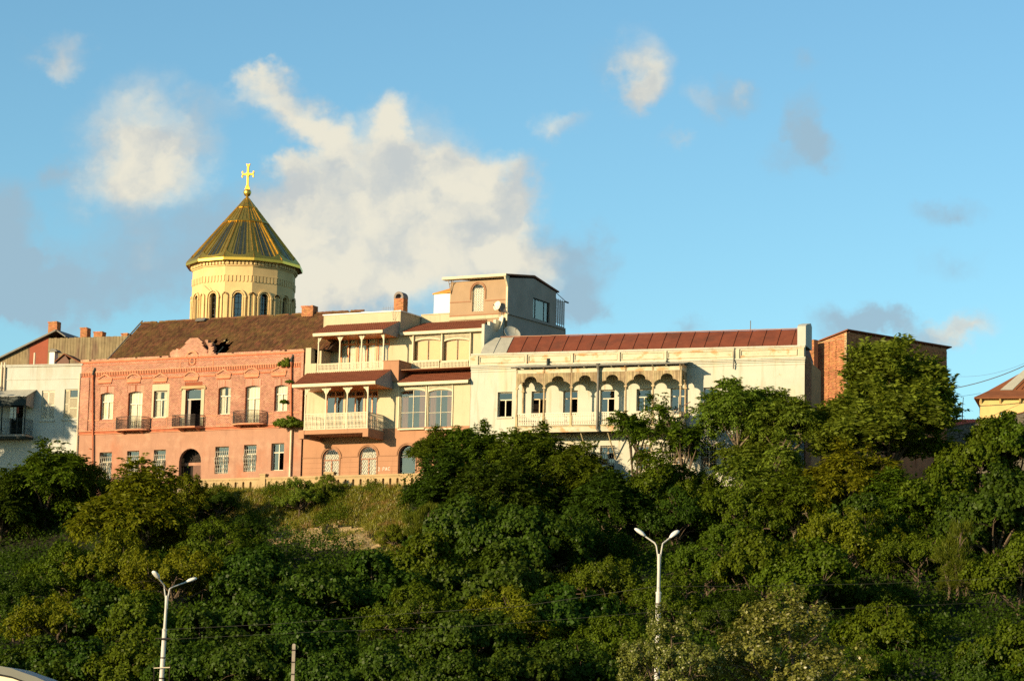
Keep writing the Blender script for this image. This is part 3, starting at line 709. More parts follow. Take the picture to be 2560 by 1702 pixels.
def pink_house():
    F = FP; A = lambda x, y, w=0: F.at(2, x, y, w)
    uL, uR = -25.37, -.12
    R = Root('pink_house', F, -12, 0, 25.0, 'long pink brick house with a brown tiled roof and three iron balconies', 'house')
    zstr0, zstr1 = A(70,1118)[1], A(70,1085)[1]
    ztop = A(85,480)[1]
    # upper windows
    up = [(237,345,755,985),(470,590,745,1062),(690,805,738,965),(960,1090,722,1042),(1243,1347,705,940),(1470,1592,695,1020),(1722,1830,690,915)]
    H = []
    for i, (a, b, t, l) in enumerate(up):
        um = (a+b)/2; u0, zb = A(a, l); u1, _ = A(b, l); _, zt = A(um, t)
        H.append((u0, u1, zb, zt, .13 if i not in (2,) else 0))
    lo = [(225,330,1262,1500),(460,562,1250,1490),(688,790,1240,1480),(1213,1328,1213,1445),(1458,1565,1198,1428),(1692,1800,1185,1418)]
    HL = [(A(a,l)[0], A(b,l)[0], A(a,l)[1], A((a+b)/2,t)[1], 0) for a, b, t, l in lo]
    du0, du1 = A(910,1400)[0], A(1097,1400)[0]; dz = A(1000,1230)[1]; door = (du0, du1, 25.4, dz, (du1-du0)/2)
    m = MB(); wall_mb(m, uL, uR, 25.0, zstr0, HL + [door], 0, .42); m.build('plaster_wall', G['pink_plaster'], R)
    m = MB(); wall_mb(m, uL, uR, zstr0, ztop-.25, H, .005, .42)
    ou, oz = A(1026, 485)
    m.build('brick_wall', G['mortar'], R)
    # shell: sides, back, floor slab
    m = MB(); m.box(uL, uL+.35, .45, 10.5, 25, ztop-.3); m.box(uR-.35, uR, .45, 10.5, 25, ztop-.3); m.box(uL, uR, 10.2, 10.5, 25, ztop-.3); m.box(uL+.36, uR-.36, .46, 10.1, zstr0-.05, zstr0+.1)
    m.build('rear_wall', G['ornament_brick'], R)
    m = MB(); m.box(uL+.4, uR-.4, 2.6, 2.7, 25, ztop-.4); m.build('dark_backing', G['dark'], R)  # near-black sheet added so the rooms behind the windows read dark
    # brickwork
    zd0, zd1 = A(90,617)[1], A(90,590)[1]
    sold = []
    for h in H: sold.append((h[0]-.12, h[1]+.12, h[3]-.02, h[3]+.62, 0))
    rnd = random.Random(3); b = MB()
    full = [h for h in H] + sold + [(ou-.42, ou+.42, oz-.42, oz+.42, 0)]
    plast = [(H[2][0]-.22, H[2][1]+.22, H[2][2]-.1, H[2][3]+.65, 0), (H[3][0]-.48, H[3][1]+.42, H[3][2]-.1, H[3][3]+.28, 0)]
    brick_mb(b, uL, uR, zstr1, zd0-.12, full + plast, .005, .105, .26, .030, .028, None, rnd)
    brick_mb(b, uL, uR, zd1+.06, ztop-.26, full, .005, .105, .26, .030, .028, None, rnd)
    for i, (s, h) in enumerate(zip(sold, H)):           # soldier bricks over the openings, split by a joint at the middle
        if i in (2, 3): continue
        k = s[0]
        while k < s[1]-.05:
            e = min(k+.085, s[1]); c = (h[0]+h[1])/2
            if not (k < c+.02 and e > c-.02):
                q = (k+e)/2; hw = (h[1]-h[0])/2; z0 = h[3]-h[4] + (h[4]*(1-((q-c)/hw)**2) if abs(q-c) < hw else 0)
                f = .005-.015*(.6+rnd.random()*.6)
                b.add([(k+.006,f,z0),(e-.006,f,z0),(e-.006,f,s[3]),(k+.006,f,s[3]),(k+.006,.005,z0),(e-.006,.005,z0),(e-.006,.005,s[3]),(k+.006,.005,s[3])],[(0,1,2,3),(1,5,6,2),(4,0,3,7),(3,2,6,7),(4,5,1,0)])
            k = e
    b.build('brickwork', G['brick'], R, kind='stuff')
    # bare plaster patch round the third window, ochre surround of the middle door
    m = MB(); p = plast[0]; wall_mb(m, p[0], p[1], p[2], p[3], [H[2]], -.012, .02); m.build('window_surround', G['cream'], R)
    m = MB(); h = H[3]
    m.box(h[0]-.46, h[0]-.02, -.05, .01, h[2], h[3]-.05); m.box(h[1]+.02, h[1]+.38, -.05, .01, h[2], h[3]-.05)
    m.build('door_surround', G['cream'], R)
    m = MB(); m.box(h[0]-.52, h[1]+.46, -.07, .01, h[3]+.02, h[3]+.30); m.box(h[0]-.62, h[0]-.42, -.16, .02, h[3]-.13, h[3]+.06); m.box(h[1]+.40, h[1]+.56, -.16, .02, h[3]-.10, h[3]+.10); m.build('door_lintel', G['balustrade'], R)
    # dentil course, string courses, cornice
    m = MB(); m.box(uL, uR, -.05, .0, zd1+.0, zd1+.07); m.build('string_course', G['ornament_brick'], R); m = MB(); m.box(uL, uR, -.03, 0, zd0-.10, zd0-.03); m.build('string_course', G['ledge_shade_brick'], R)
    m = MB(); k = uL+.1
    while k < uR-.1: m.box(k, k+.09, -.075, .0, zd0-.03, zd1); k += .19
    m.build('dentil_course', G['ornament_brick'], R, kind='stuff')
    m = MB(); m.box(uL-.05, uR, -.11, .3, ztop-.25, ztop-.14); m.build('cornice', G['ornament_brick'], R)
    m = MB(); m.box(uL, uR, -.055, .0, ztop-.62, ztop-.57); m.box(uL, uR, -.07, 0, ztop-.38, ztop-.251); m.build('cornice_moulding', G['ledge_shade_brick'], R)
    m = MB(); rnd = random.Random(8); k = uL-.05
    while k < uR:
        if rnd.random() > .05: m.box(k, min(uR, k+.24), -.13-.02*rnd.random(), .3, ztop-.14, ztop + .02*rnd.random() - (.07 if rnd.random() < .1 else 0))
        k += .255
    m.build('coping_bricks', G['brick'], R, kind='stuff')
    for x in (165, 920, 1200, 1960):
        u = A(x, 500)[0]; m = MB(); m.box(u-.0, u+.10, -.05, .0, zd1+.08, ztop-.26); m.build('pilaster_strip', G['ornament_brick'], R)
    u = A(165, 800)[0]
    m = MB(); m.box(uL, u-.25, -.10, .0, zstr1, zd0-.13); m.build('corner_pilaster', G['mortar'], R)
    b = MB(); brick_mb(b, uL, u-.25, zstr1, zd0-.13, [], -.10, .098, .25, .012, .016, None, rnd); b.build('pilaster_brickwork', G['brick'], R, kind='stuff')
    u = A(1945, 800)[0]
    m = MB(); m.box(u, uR, -.10, .0, zstr1, ztop-.3); m.build('corner_pilaster', G['mortar'], R)
    b = MB(); brick_mb(b, u, uR, zstr1, ztop-.3, [], -.10, .098, .25, .012, .016, None, rnd); b.build('pilaster_brickwork', G['brick'], R, kind='stuff')
    m = MB(); m.box(uL, uR, -.10, .0, zstr0+.02, zstr0+.10); m.box(uL, uR, -.12, 0, zstr1-.07, zstr1); m.build('string_course', G['ornament_brick'], R); m = MB(); m.box(uL, uR, -.07, 0, zstr0+.14, zstr0+.25); m.build('string_course', G['ledge_shade_brick'], R)
    zs2 = A(150, 992)[1]
    ed = [uL] + [v for h in H for v in (h[0]-.03, h[1]+.03)] + [uR]
    for i in range(0, len(ed), 2):
        if ed[i+1] > ed[i]: m = MB(); m.box(ed[i], ed[i+1], -.06, .0, zs2-.04, zs2+.06); m.build('sill_course', G['ornament_brick'], R)
    for i, h in enumerate(H):       # recessed apron panels beside the openings
        if i in (1, 3, 5): continue
        m = MB(); a, b2 = h[0]-.1, h[1]+.1; zt, zb = zs2-.17, zstr1+.14
        for (p, q, r, s) in ((a,b2,zt-.05,zt),(a,b2,zb,zb+.05),(a,a+.05,zb,zt),(b2-.05,b2,zb,zt)): m.box(p, q, -.035, 0, r, s)
        m.build('apron_panel', G['ornament_brick'], R)
    # pediments above the openings
    peds = [(285,650,'t'),(530,645,'s'),(755,640,'t'),(1020,628,'s'),(1295,610,'t'),(1535,600,'s'),(1765,588,'t')]
    for (x, y, kind) in peds:
        u, z = A(x, y); m = MB(); w = .85
        m.box(u-w, u+w, -.16, .0, z+.02, z+.11); m.box(u-w+.06, u+w-.06, -.11, .0, z-.22, z+.02); m.box(u-w+.1, u+w-.12, -.15, 0, z-.24, z-.22)
        mr = MB(); mr.box(u-w+.1, u+w-.12, -.13, 0, z-.34, z-.241); mr.build('pediment_ledge', G['ledge_shade_brick'], R)
        zb = z+.16; top = .50
        if kind == 't': ol = [(u-w-.1, zb), (u, zb+top), (u+w+.1, zb)]; il = [(u-w+.12, zb), (u, zb+top-.14), (u+w-.12, zb)]
        else:
            ol = arcpts(u-w-.05, u+w+.05, zb, top, 10)[::-1]; il = arcpts(u-w+.1, u+w-.1, zb, top-.13, 10)[::-1]
        for i in range(len(ol)-1):
            a, b_, c, d = ol[i], ol[i+1], il[i+1], il[i]
            q = [(a[0],-.14,a[1]),(d[0],-.14,d[1]),(c[0],-.14,c[1]),(b_[0],-.14,b_[1])]
            m.add(q + [(p[0],.0,p[2]) for p in q], [(0,1,2,3),(0,3,7,4),(1,5,6,2),(0,4,5,1),(3,2,6,7)])
        m.build('pediment', G['ornament_brick'], R)
    for i in range(len(peds)-1):
        a = A(peds[i][0], 600)[0]+.95; b_ = A(peds[i+1][0], 600)[0]-.95; z = F.at(2, peds[i][0], peds[i][1])[1]+.16
        m = MB(); m.box(a, b_, -.10, .0, z-.01, z+.07); m.build('string_course', G['ornament_brick'], R); m = MB(); m.box(a, b_, -.07, 0, z-.10, z-.011); m.build('string_course', G['ledge_shade_brick'], R)
    # crowning gable and its oculus
    gp = [(270,560),(270,470),(330,400),(430,395),(500,345),(520,395),(600,350),(660,280),(720,190),(770,110),(850,62),(1050,60),(1110,75),(1165,150),(1200,260),(1270,340),(1330,395),(1330,470),(1520,470)]
    cx = lambda x, y: ((400+x/11.2-180)/.2934, (840+y/11.2-760)/.2934)
    gpl = [A(*cx(x, y)) for x, y in gp]
    poly = [(gpl[0][0], ztop-.1)] + gpl[1:-2] + [(gpl[-2][0], ztop-.1)]
    def inside(u, z, P=poly):
        c = False; j = len(P)-1
        for i in range(len(P)):
            if (P[i][1] > z) != (P[j][1] > z) and u < (P[j][0]-P[i][0])*(z-P[i][1])/(P[j][1]-P[i][1]) + P[i][0]: c = not c
            j = i
        return c
    b = MB(); rnd = random.Random(12)
    brick_mb(b, gpl[0][0], gpl[-1][0], ztop, ztop+4.2, [], .02, .098, .25, .02, .014, inside, rnd)
    # thickness of the gable: each brick course runs through
    b.add([(v[0], .36 if v[1] < .02 else v[1], v[2]) for v in b.v], [tuple(reversed(f)) for f in b.f])
    gm = MB(); k = 0; z = ztop
    while z < ztop+4.2:
        run = [u for u in np.arange(gpl[0][0], gpl[-1][0], .04) if inside(u, z+.05)]
        if run: gm.box(run[0]+.03, run[-1]-.03, .021, .345, z, z+.0979)
        z += .098
    g = gm.build('gable', G['mortar'], R); b.build('gable_brickwork', G['brick'], R, g, kind='stuff')
    b = MB(); rnd = random.Random(4)
    su0, sz0 = A(*cx(1340, 470)); su1 = A(*cx(1510, 470))[0]; stt = A(*cx(1400, 110))[1]
    z = ztop; 
    while z < stt:
        f = (z-ztop)/(stt-ztop); a = su0 - (.9*max(0, f-.45)) + .05*rnd.random(); e = su1 - .25*rnd.random() - (1.0 if f > .75 else .35 if f > .5 else 0)*.6
        if e > a+.1: b.box(a, e, .02, .50 + .1*rnd.random(), z+.008, z+.092)
        z += .1
    b.build('broken_stump', G['brick'], R)
    m = MB(); n = 14
    for i in range(n):
        a0, a1 = 2*math.pi*i/n+.03, 2*math.pi*(i+1)/n-.03
        q = [(ou+r*math.cos(a)*.85, -.05, oz+r*math.sin(a)) for r, a in ((.24,a0),(.42,a0),(.42,a1),(.24,a1))]
        m.add(q + [(p[0],.02,p[2]) for p in q], [(0,1,2,3),(0,4,5,1),(1,5,6,2),(2,6,7,3),(3,7,4,0)])
    oc = m.build('oculus_ring', G['ornament_brick'], R)
    m = MB(); m.prism([(ou+.25*math.cos(2*math.pi*i/14)*.85, oz+.25*math.sin(2*math.pi*i/14)) for i in range(14)], -.024, .02); m.build('oculus', G['door_wood'], R, oc)
    m = MB(); 
    ol = arcpts(ou-.75, ou+.75, ztop-.22, .62, 12)[::-1]; il = arcpts(ou-.58, ou+.58, ztop-.22, .46, 12)[::-1]
    for i in range(12):
        a, b_, c, d = ol[i], ol[i+1], il[i+1], il[i]; q = [(a[0],-.17,a[1]),(d[0],-.17,d[1]),(c[0],-.17,c[1]),(b_[0],-.17,b_[1])]
        m.add(q + [(p[0],.03,p[2]) for p in q], [(0,1,2,3),(0,3,7,4),(1,5,6,2)])
    m.build('oculus_hood', G['ornament_brick'], R)
    # roof
    e0 = Vector((A(290,462)[0], .35, ztop-.05)); D, Hh = 5.6, 4.0
    rz = ztop + Hh
    def roofpt(n, x, y): # point on the roof plane under a pixel
        d = ray(*K(n, x, y)); o = EYE
        nv = Vector((0, -Hh, D-.35)).normalized(); nw = nv.y*-F.N + Vector((0, 0, nv.z))
        p0 = F.world(e0.x, e0.y, e0.z); t = (p0-o).dot(nw)/d.dot(nw); p = o + t*d; q = p - F.Q
        return q.dot(F.U), -q.dot(F.N), p.z
    r0 = roofpt(2, 590, 162); r1 = roofpt(4, 445, 20)
    rz = max(r0[2], ztop+3); ry = r0[1]
    sl = Vector((0, ry-.35, rz-(ztop-.05))); sl_len = sl.length; upv = sl.normalized(); ux = Vector((1, 0, 0))
    hole = [roofpt(2, *p) for p in ((1225,300),(1370,330),(1385,380),(1330,400),(1225,400))]
    hu = [p[0] for p in hole]; 
    def tval(p): return (Vector(p) - Vector((e0.x, .35, ztop-.05))).dot(upv)
    hv = [tval(p) for p in hole]
    umax = 2.4
    def skip(a, b):
        u = e0.x + a
        left = e0.x + (r0[0]-e0.x)*b/sl_len
        if u < left or u > umax: return True
        if min(hu)+.1 < u < max(hu)-.5-.3*(b/ max(hv)) and b < max(hv)*(.80 - .2*math.sin(u*5)): return True
        return False
    m = MB(); rnd = random.Random(21)
    nv_ = int(sl_len/.40); tiles_mb(m, e0, ux, upv, int((umax-e0.x)/.24), nv_, .24, sl_len/nv_, skip, rnd, .10, .025)
    roof = MB()
    def dk(u, b, dz=-.04): return (u, .35 + upv.y*b, ztop-.05+upv.z*b + dz)
    hb = max(hv); hu0, hu1 = min(hu), max(hu)
    left = lambda b: e0.x + (r0[0]-e0.x)*b/sl_len
    roof.poly([dk(left(0),0), dk(hu0,0), dk(hu0,hb), dk(left(hb),hb)]); roof.poly([dk(hu1,0), dk(umax,0), dk(umax,hb), dk(hu1,hb)]); roof.poly([dk(left(hb),hb), dk(umax,hb), dk(umax,sl_len), dk(left(sl_len),sl_len)])
    roof.poly([(left(0),.35,ztop-.09),(left(sl_len),ry,rz-.04),(left(sl_len),ry+.3,rz-.04),(left(0)+.3,10.2,ztop-.2)])
    roof.poly([(left(sl_len),ry+.02,rz-.04),(umax,ry+.02,rz-.04),(umax,10.4,ztop-.3),(left(0),10.4,ztop-.3)]); roof.poly([(umax,.35,ztop-.09),(umax,10.4,ztop-.3),(umax,ry,rz-.04)])
    ro = roof.build('roof', G['deck'], R); m.build('roof_tiles', G['roof_tile'], R, ro, kind='stuff')
    m = MB(); m.tube([dk(left(0)-.06, -.05, .06), dk(left(sl_len)-.06, sl_len+.35, .10)], .07, 4); m.build('verge_board', G['dark_gutter'], R, ro)
    rnd = random.Random(2); m = MB(); u = left(sl_len)
    while u < umax:
        w = .3+.1*rnd.random()
        if rnd.random() > .12: m.tube([(u, ry-.02, rz+.03+.05*rnd.random()), (u+w, ry-.02, rz+.02+.05*rnd.random())], [.11, .10], 6)
        u += w
    m.build('ridge_tiles', G['roof_tile'], R, ro, kind='stuff')
    m = MB()
    for i in range(3):
        m = MB(); u = hu0 + (hu1-hu0)*(i+.3)/3; b0 = .2+.3*rnd.random(); m.tube([dk(u, b0*.2, -.25), dk(u+.3*rnd.random(), hb*(.45+.25*rnd.random()), -.1)], .05, 4); m.build('broken_rafter', G['grey_wood'], R, ro)
    for i in range(6): 
        m = MB(); u = hu0 - .3 + (hu1-hu0)*rnd.random(); b0 = hb*(.6+.25*rnd.random()); p = Vector(dk(u, b0, .06)); m.tube([p, p + Vector((.5*rnd.random()-.1, .1, .22*rnd.random()-.05))], .04, 4); m.build('broken_batten', G['grey_wood'], R, ro)
    m = MB(); m.box(hu0-.3, hu1+.3, 1.0, ry, ztop-.25, ztop-.2); m.build('attic_floor', G['dark'], R, ro)
    m = MB(); p = roofpt(2, 1105, 145); m.prismx([(p[1]-.5, p[2]-.05),(p[1]+.2, p[2]-.05),(p[1]+.2, p[2]+.12),(p[1]-.15, p[2]+.32)], p[0]-.5, p[0]+.55); m.build('roof_hatch', G['dark_gutter'], R, ro)
    # chimney at the ridge
    cu0 = roofpt(2, 1958, 110)[0]; chimney(R, cu0, cu0+1.3, ry-.5, ry+.5, rz-.8, F.z(2, 1960, 28, -ry), seed=4)
    # windows
    for i, h in enumerate(H):
        if i == 3: continue
        window(R, h[0]+.01, h[1]-.01, h[2]+.01, h[3]-.01, .26, 'frame', 'pale_glass', h[4], .33, 2, 1, 'curtain', .085, None, 'balcony_door' if i in (1, 5) else 'window', 1.0 if i not in (2, 4) else .75, seed=i)
    h = H[3]; w = window(R, h[0]+.01, h[1]-.01, h[3]-1.05, h[3]-.01, .24, 'frame', 'mirror_glass', h[4], None, 1, 1, None, .09, None, 'transom_window')
    m = MB(); m.box(h[0]+.02, h[0]+.42, .30, .34, h[2], h[3]-1.06); m.build('door_curtain', G['grey_side'], R)
    m = MB(); m.hexa([(h[1]-.06,.25,h[2]),(h[1]-.02,.25,h[2]),(h[1]-.12,.85,h[2]),(h[1]-.16,.85,h[2]),(h[1]-.06,.25,h[3]-1.08),(h[1]-.02,.25,h[3]-1.08),(h[1]-.12,.85,h[3]-1.08),(h[1]-.16,.85,h[3]-1.08)]); m.build('open_door', G['frame'], R)
    for i, h in enumerate(HL):
        w = window(R, h[0]+.01, h[1]-.01, h[2]+.01, h[3]-.01, .33, 'frame', 'mirror_glass', 0, .33, 2, 2 if i == 5 else 1, None, .07, None, 'window', .9, seed=20+i, openl=(1,) if i == 5 else ())
        if i < 5: grille(R, h[0]+.04, h[1]-.04, h[2]+.05, h[3]-.42, .12, w)
    # arched gateway
    m = MB(); r = (du1-du0)/2; zsp = dz-r
    m.box(du0+.01, du1-.01, 1.0, 1.1, zsp-.32, zsp-.02); m.build('gate_transom', G['pink_plaster'], R)
    m = MB(); m.box((du0+du1)/2-.25, du1-.02, 1.02, 1.09, 25.4, zsp-.33); [m.box((du0+du1)/2-.15+k*.42, (du0+du1)/2+.15+k*.42, .99, 1.02, 25.7+j*.75, 26.3+j*.75) for k in range(2) for j in range(2)]
    m.build('gate_door', G['door_wood'], R)
    m = MB(); c = (du0+du1)/2
    for k in range(7): a = math.pi*(k+.5)/7; m.tube([(c+.1*math.cos(a), 1.0, zsp+.1*math.sin(a)), (c+(r-.1)*math.cos(a), 1.0, zsp+(r-.1)*math.sin(a))], .015, 4)
    for rr in (.35, .6): m.tube([(c+rr*math.cos(math.pi*k/10), .99, zsp+rr*math.sin(math.pi*k/10)) for k in range(11)], .016, 4)
    m.build('fanlight_grille', G['iron'], R)
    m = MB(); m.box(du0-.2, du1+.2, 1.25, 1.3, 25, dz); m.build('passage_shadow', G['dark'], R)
    # balconies
    for (x0, x1, xm, yf, dp, kind) in ((340,660,None,1072,1.15,'b'),(842,1130,1040,1050,1.2,'r'),(1338,1655,None,1022,1.15,'b')):
        a, zf = A(x0+8, yf-2, dp*.7); e, _ = A(x1, yf, .2)
        if kind == 'b': plan = [(a, 0)] + [(a + (e-a)*(.5-.5*math.cos(math.pi*i/10)), -dp*(math.sin(math.pi*i/10)**.55)) for i in range(1, 10)] + [(e, 0)]
        else: 
            fr = A(1045, 1045, dp)[0]; a = A(842, 1052, dp)[0]; plan = [(a+.1, 0), (a, -dp), (fr, -dp), (e, 0)]
        iron_balcony(R, plan, zf, 1.12, .10 if kind == 'b' else .0)
    # rain pipes
    def pipe(x, y0, y1, mt, off=.2, hopper=True, rr=.085):
        u, z1 = A(x, y0, off); ub, z0 = A(x-2, y1, off); m = MB(); m.tube([(ub, -off, z0), (u, -off, z1-.4)], rr, 8)
        for k in range(5): z = z0 + (z1-z0)*(k+.5)/5.4; m.tube([(u, -off, z-.03), (u, -off, z+.03)], rr*1.25, 8); m.box(u-.02, u+.02, -off, .02, z-.02, z+.02)
        if hopper: m.tube([(u, -off, z1-.45), (u, -off, z1+.05)], [rr, .17], 6)
        p = m.build('rain_pipe', G[mt], R)
        if hopper: m = MB(); m.tube([(u, -off, z1+.0), (u+.02, -off+.05, z1+.35), (u+.10, .05, z1+.75)], [.15, .11, .16], 6); m.build('spout', G['dark_iron'], R, p)
    pipe(178, 610, 1470, 'pipe_red'); pipe(1868, 500, 960, 'pipe_red')
    u, z1 = A(1868, 1090, .2); m = MB(); m.tube([(u, -.2, 25.2), (u, -.2, z1+.2)], .10, 8); m.build('rain_pipe', G['pipe_pale'], R)
    u, z1 = A(70, 590, .12); m = MB(); m.tube([(uL-.05, -.15, 25.2), (uL-.05, -.15, z1)], .075, 8); m.build('rain_pipe', G['pipe_pale'], R)
pink_house()
# ------------------------------------------------------------------ beige terraced house with the rooftop room
def side_hit(F, n, x, y, u):
    """point of the plane x=u (a wall running into the depth) under a pixel -> (y, z)"""
    d = ray(*K(n, x, y)); p0 = F.world(u, 0, 0); t = (p0-EYE).dot(F.U)/d.dot(F.U); p = EYE + t*d
    return -(p-F.Q).dot(F.N), p.z
def fret_rail(R, u0, u1, z0, z1, y, mt='cream_trim', name='railing_panel', parent=None, along='x', pitch=.15):
    """railing of sawn boards whose waists leave slots and diamonds between them"""
    m = MB(); n = max(2, int(round((u1-u0)/pitch))); w = (u1-u0)/n; h = z1-z0
    ts = [(0,.30),(.10,.30),(.16,.47),(.22,.30),(.40,.26),(.46,.44),(.50,.28),(.56,.47),(.62,.28),(.80,.28),(.86,.46),(.92,.32),(1,.32)]
    def put(poly):
        if along == 'x': m.prism(poly, y-.015, y+.015)
        else: m.prismx(poly, y-.015, y+.015)
    for i in range(n):
        c = u0 + (i+.5)*w
        put([(c + w*k*.86, z0+.06+(h-.12)*t) for t, k in ts] + [(c - w*k*.86, z0+.06+(h-.12)*t) for t, k in ts[::-1]])
    for a, b in ((z0, z0+.075), (z1-.075, z1)):
        if along == 'x': m.box(u0, u1, y-.035, y+.035, a, b)
        else: m.box(y-.035, y+.035, u0, u1, a, b)
    return m.build(name, G[mt], R, parent)
def fret_valance(R, u0, u1, z0, z1, rise, y, mt='cream_trim', parent=None):
    m = MB(); n = int((u1-u0)/.12); w = (u1-u0)/n; c = (u0+u1)/2; hw = (u1-u0)/2
    for i in range(n):
        a = u0 + i*w; q = a + w/2; zb = z0 - rise + rise*(1-((q-c)/hw)**2)
        m.prism([(a+.02, zb+.03), (q, zb-.04), (a+w-.02, zb+.03), (a+w-.035, (zb+z1)/2), (a+w-.01, z1), (a+.01, z1), (a+.035, (zb+z1)/2)], y-.015, y+.015)
    k = 10
    for i in range(k):
        a = u0 + (u1-u0)*i/k; b = u0 + (u1-u0)*(i+1)/k
        za, zb = [z0 - rise + rise*(1-((q-c)/hw)**2) for q in (a, b)]
        m.hexa([(a,y-.03,za-.05),(b,y-.03,zb-.05),(b,y+.03,zb-.05),(a,y+.03,za-.05),(a,y-.03,za+.05),(b,y-.03,zb+.05),(b,y+.03,zb+.05),(a,y+.03,za+.05)])
    m.box(u0, u1, y-.03, y+.03, z1-.08, z1)
    return m.build('fretwork_valance', G[mt], R, parent)
def tile_roof(R, u0, u1, ye, ze, yt, zt, du0=0, du1=0, name='porch_roof', mt='red_roof', fascia='cream_trim', pitch=.21, tip=0):
    """mono-pitch roof of pressed-tile sheets from eaves (ye,ze) up to (yt,zt)"""
    m = MB(); n = int((u1-u0)/pitch); w = (u1-u0)/n; rows = 9
    up = Vector((0, yt-ye, zt-ze))
    for i in range(n):
        a0 = u0 + i*w
        for j in range(rows):
            t0, t1 = j/rows, (j+1)/rows
            def P(u, t, l):
                k = (u-u0)/(u1-u0); off = du0*(1-k)*t + du1*k*t
                return (u + off, ye + up.y*t, ze + up.z*t + l)
            m.add([P(a0,t0,.035),P(a0+w*.5,t0,.085),P(a0+w,t0,.035),P(a0,t1,.0),P(a0+w*.5,t1,.05),P(a0+w,t1,.0),P(a0,t0,0),P(a0+w,t0,0)], [(0,1,4,3),(1,2,5,4),(6,1,0),(6,7,2,1)])
    base = MB(); 
    base.hexa([(u0,ye,ze-.10),(u1,ye,ze-.10),(u1+du1,yt,zt-.10),(u0+du0,yt,zt-.10),(u0,ye,ze-.005),(u1,ye,ze-.005),(u1+du1,yt,zt-.005),(u0+du0,yt,zt-.005)])
    r = base.build(name, G['cream_trim'], R); m.build('tile_sheets', G[mt], R, r, kind='stuff')
    f = MB(); f.box(u0-.03, u1+.03, ye-.06, ye-.003, ze-.24, ze+.01)
    k = u0
    while k < u1: f.prism([(k, ze-.24), (k+.06, ze-.31), (k+.12, ze-.24)], ye-.05, ye-.02); k += .12
    f.build('fascia_board', G[fascia], R, r)
    return r
def bracket(m, u, y, z, sx):
    pts = [(u, z), (u + sx*.42, z), (u + sx*.46, z-.10), (u + sx*.36, z-.22), (u + sx*.24, z-.26), (u + sx*.16, z-.42), (u + sx*.04, z-.62), (u, z-.62)]
    out = pts if sx < 0 else pts[::-1]
    m.prism(out, y-.02, y+.02)
    m.tube([(u+sx*(.20+.09*math.cos(a)), y-.03, z-.14+.08*math.sin(a)) for a in [2*math.pi*k/6 for k in range(7)]], .02, 4, False)
def balcony_posts(R, us, y, z0, z1):
    for i, u in enumerate(us):
        m = MB(); m.box(u-.055, u+.055, y-.055, y+.055, z0, z1); m.box(u-.08, u+.08, y-.08, y+.08, z1-.75, z1-.69); m.box(u-.08, u+.08, y-.08, y+.08, z0, z0+.12)
        if i > 0: bracket(m, u-.05, y, z1-.02, -1)
        if i < len(us)-1: bracket(m, u+.05, y, z1-.02, 1)
        m.build('post', G['cream_trim'], R)
def lattice_window(R, u0, u1, z0, z1, rise, y, seed=0):
    w = window(R, u0, u1, z0, z1, y, 'orange_wood', 'pale_glass', rise, .40, 2, 1, 'pure_white', .09, None, 'arched_window', 1.0, seed=seed, co=.07)
    m = MB(); W = u1-u0; Hh = z1-z0; st = .23; yy = y-.06
    o = hole_outline((u0, u1, z0, z1, rise))
    def clipz(u, z):
        if u < u0 or u > u1 or z < z0 or z > z1: return False
        if z > z1-rise:
            c = (u0+u1)/2; return ((u-c)/(W/2))**2 + ((z-(z1-rise))/rise)**2 <= 1
        return True
    for sg in (1, -1):
        k = -Hh
        while k < W + Hh:
            pts = []
            for i in range(61):
                t = i/60; u = u0 + k + (Hh*t*.62 if sg > 0 else -Hh*t*.62) ; z = z0 + Hh*t
                if sg < 0: u = u0 + k + Hh*.62 - Hh*t*.62
                if clipz(u, z): pts.append((u, yy, z))
            if len(pts) > 1: m.tube([pts[0], pts[-1]], .018, 4)
            k += st
    for i in range(len(o)): m.tube([(o[i][0], yy, o[i][1]), (o[(i+1) % len(o)][0], yy, o[(i+1) % len(o)][1])], .025, 4)
    m.build('lattice_grille', G['dark_frame'], R, w)
    return w
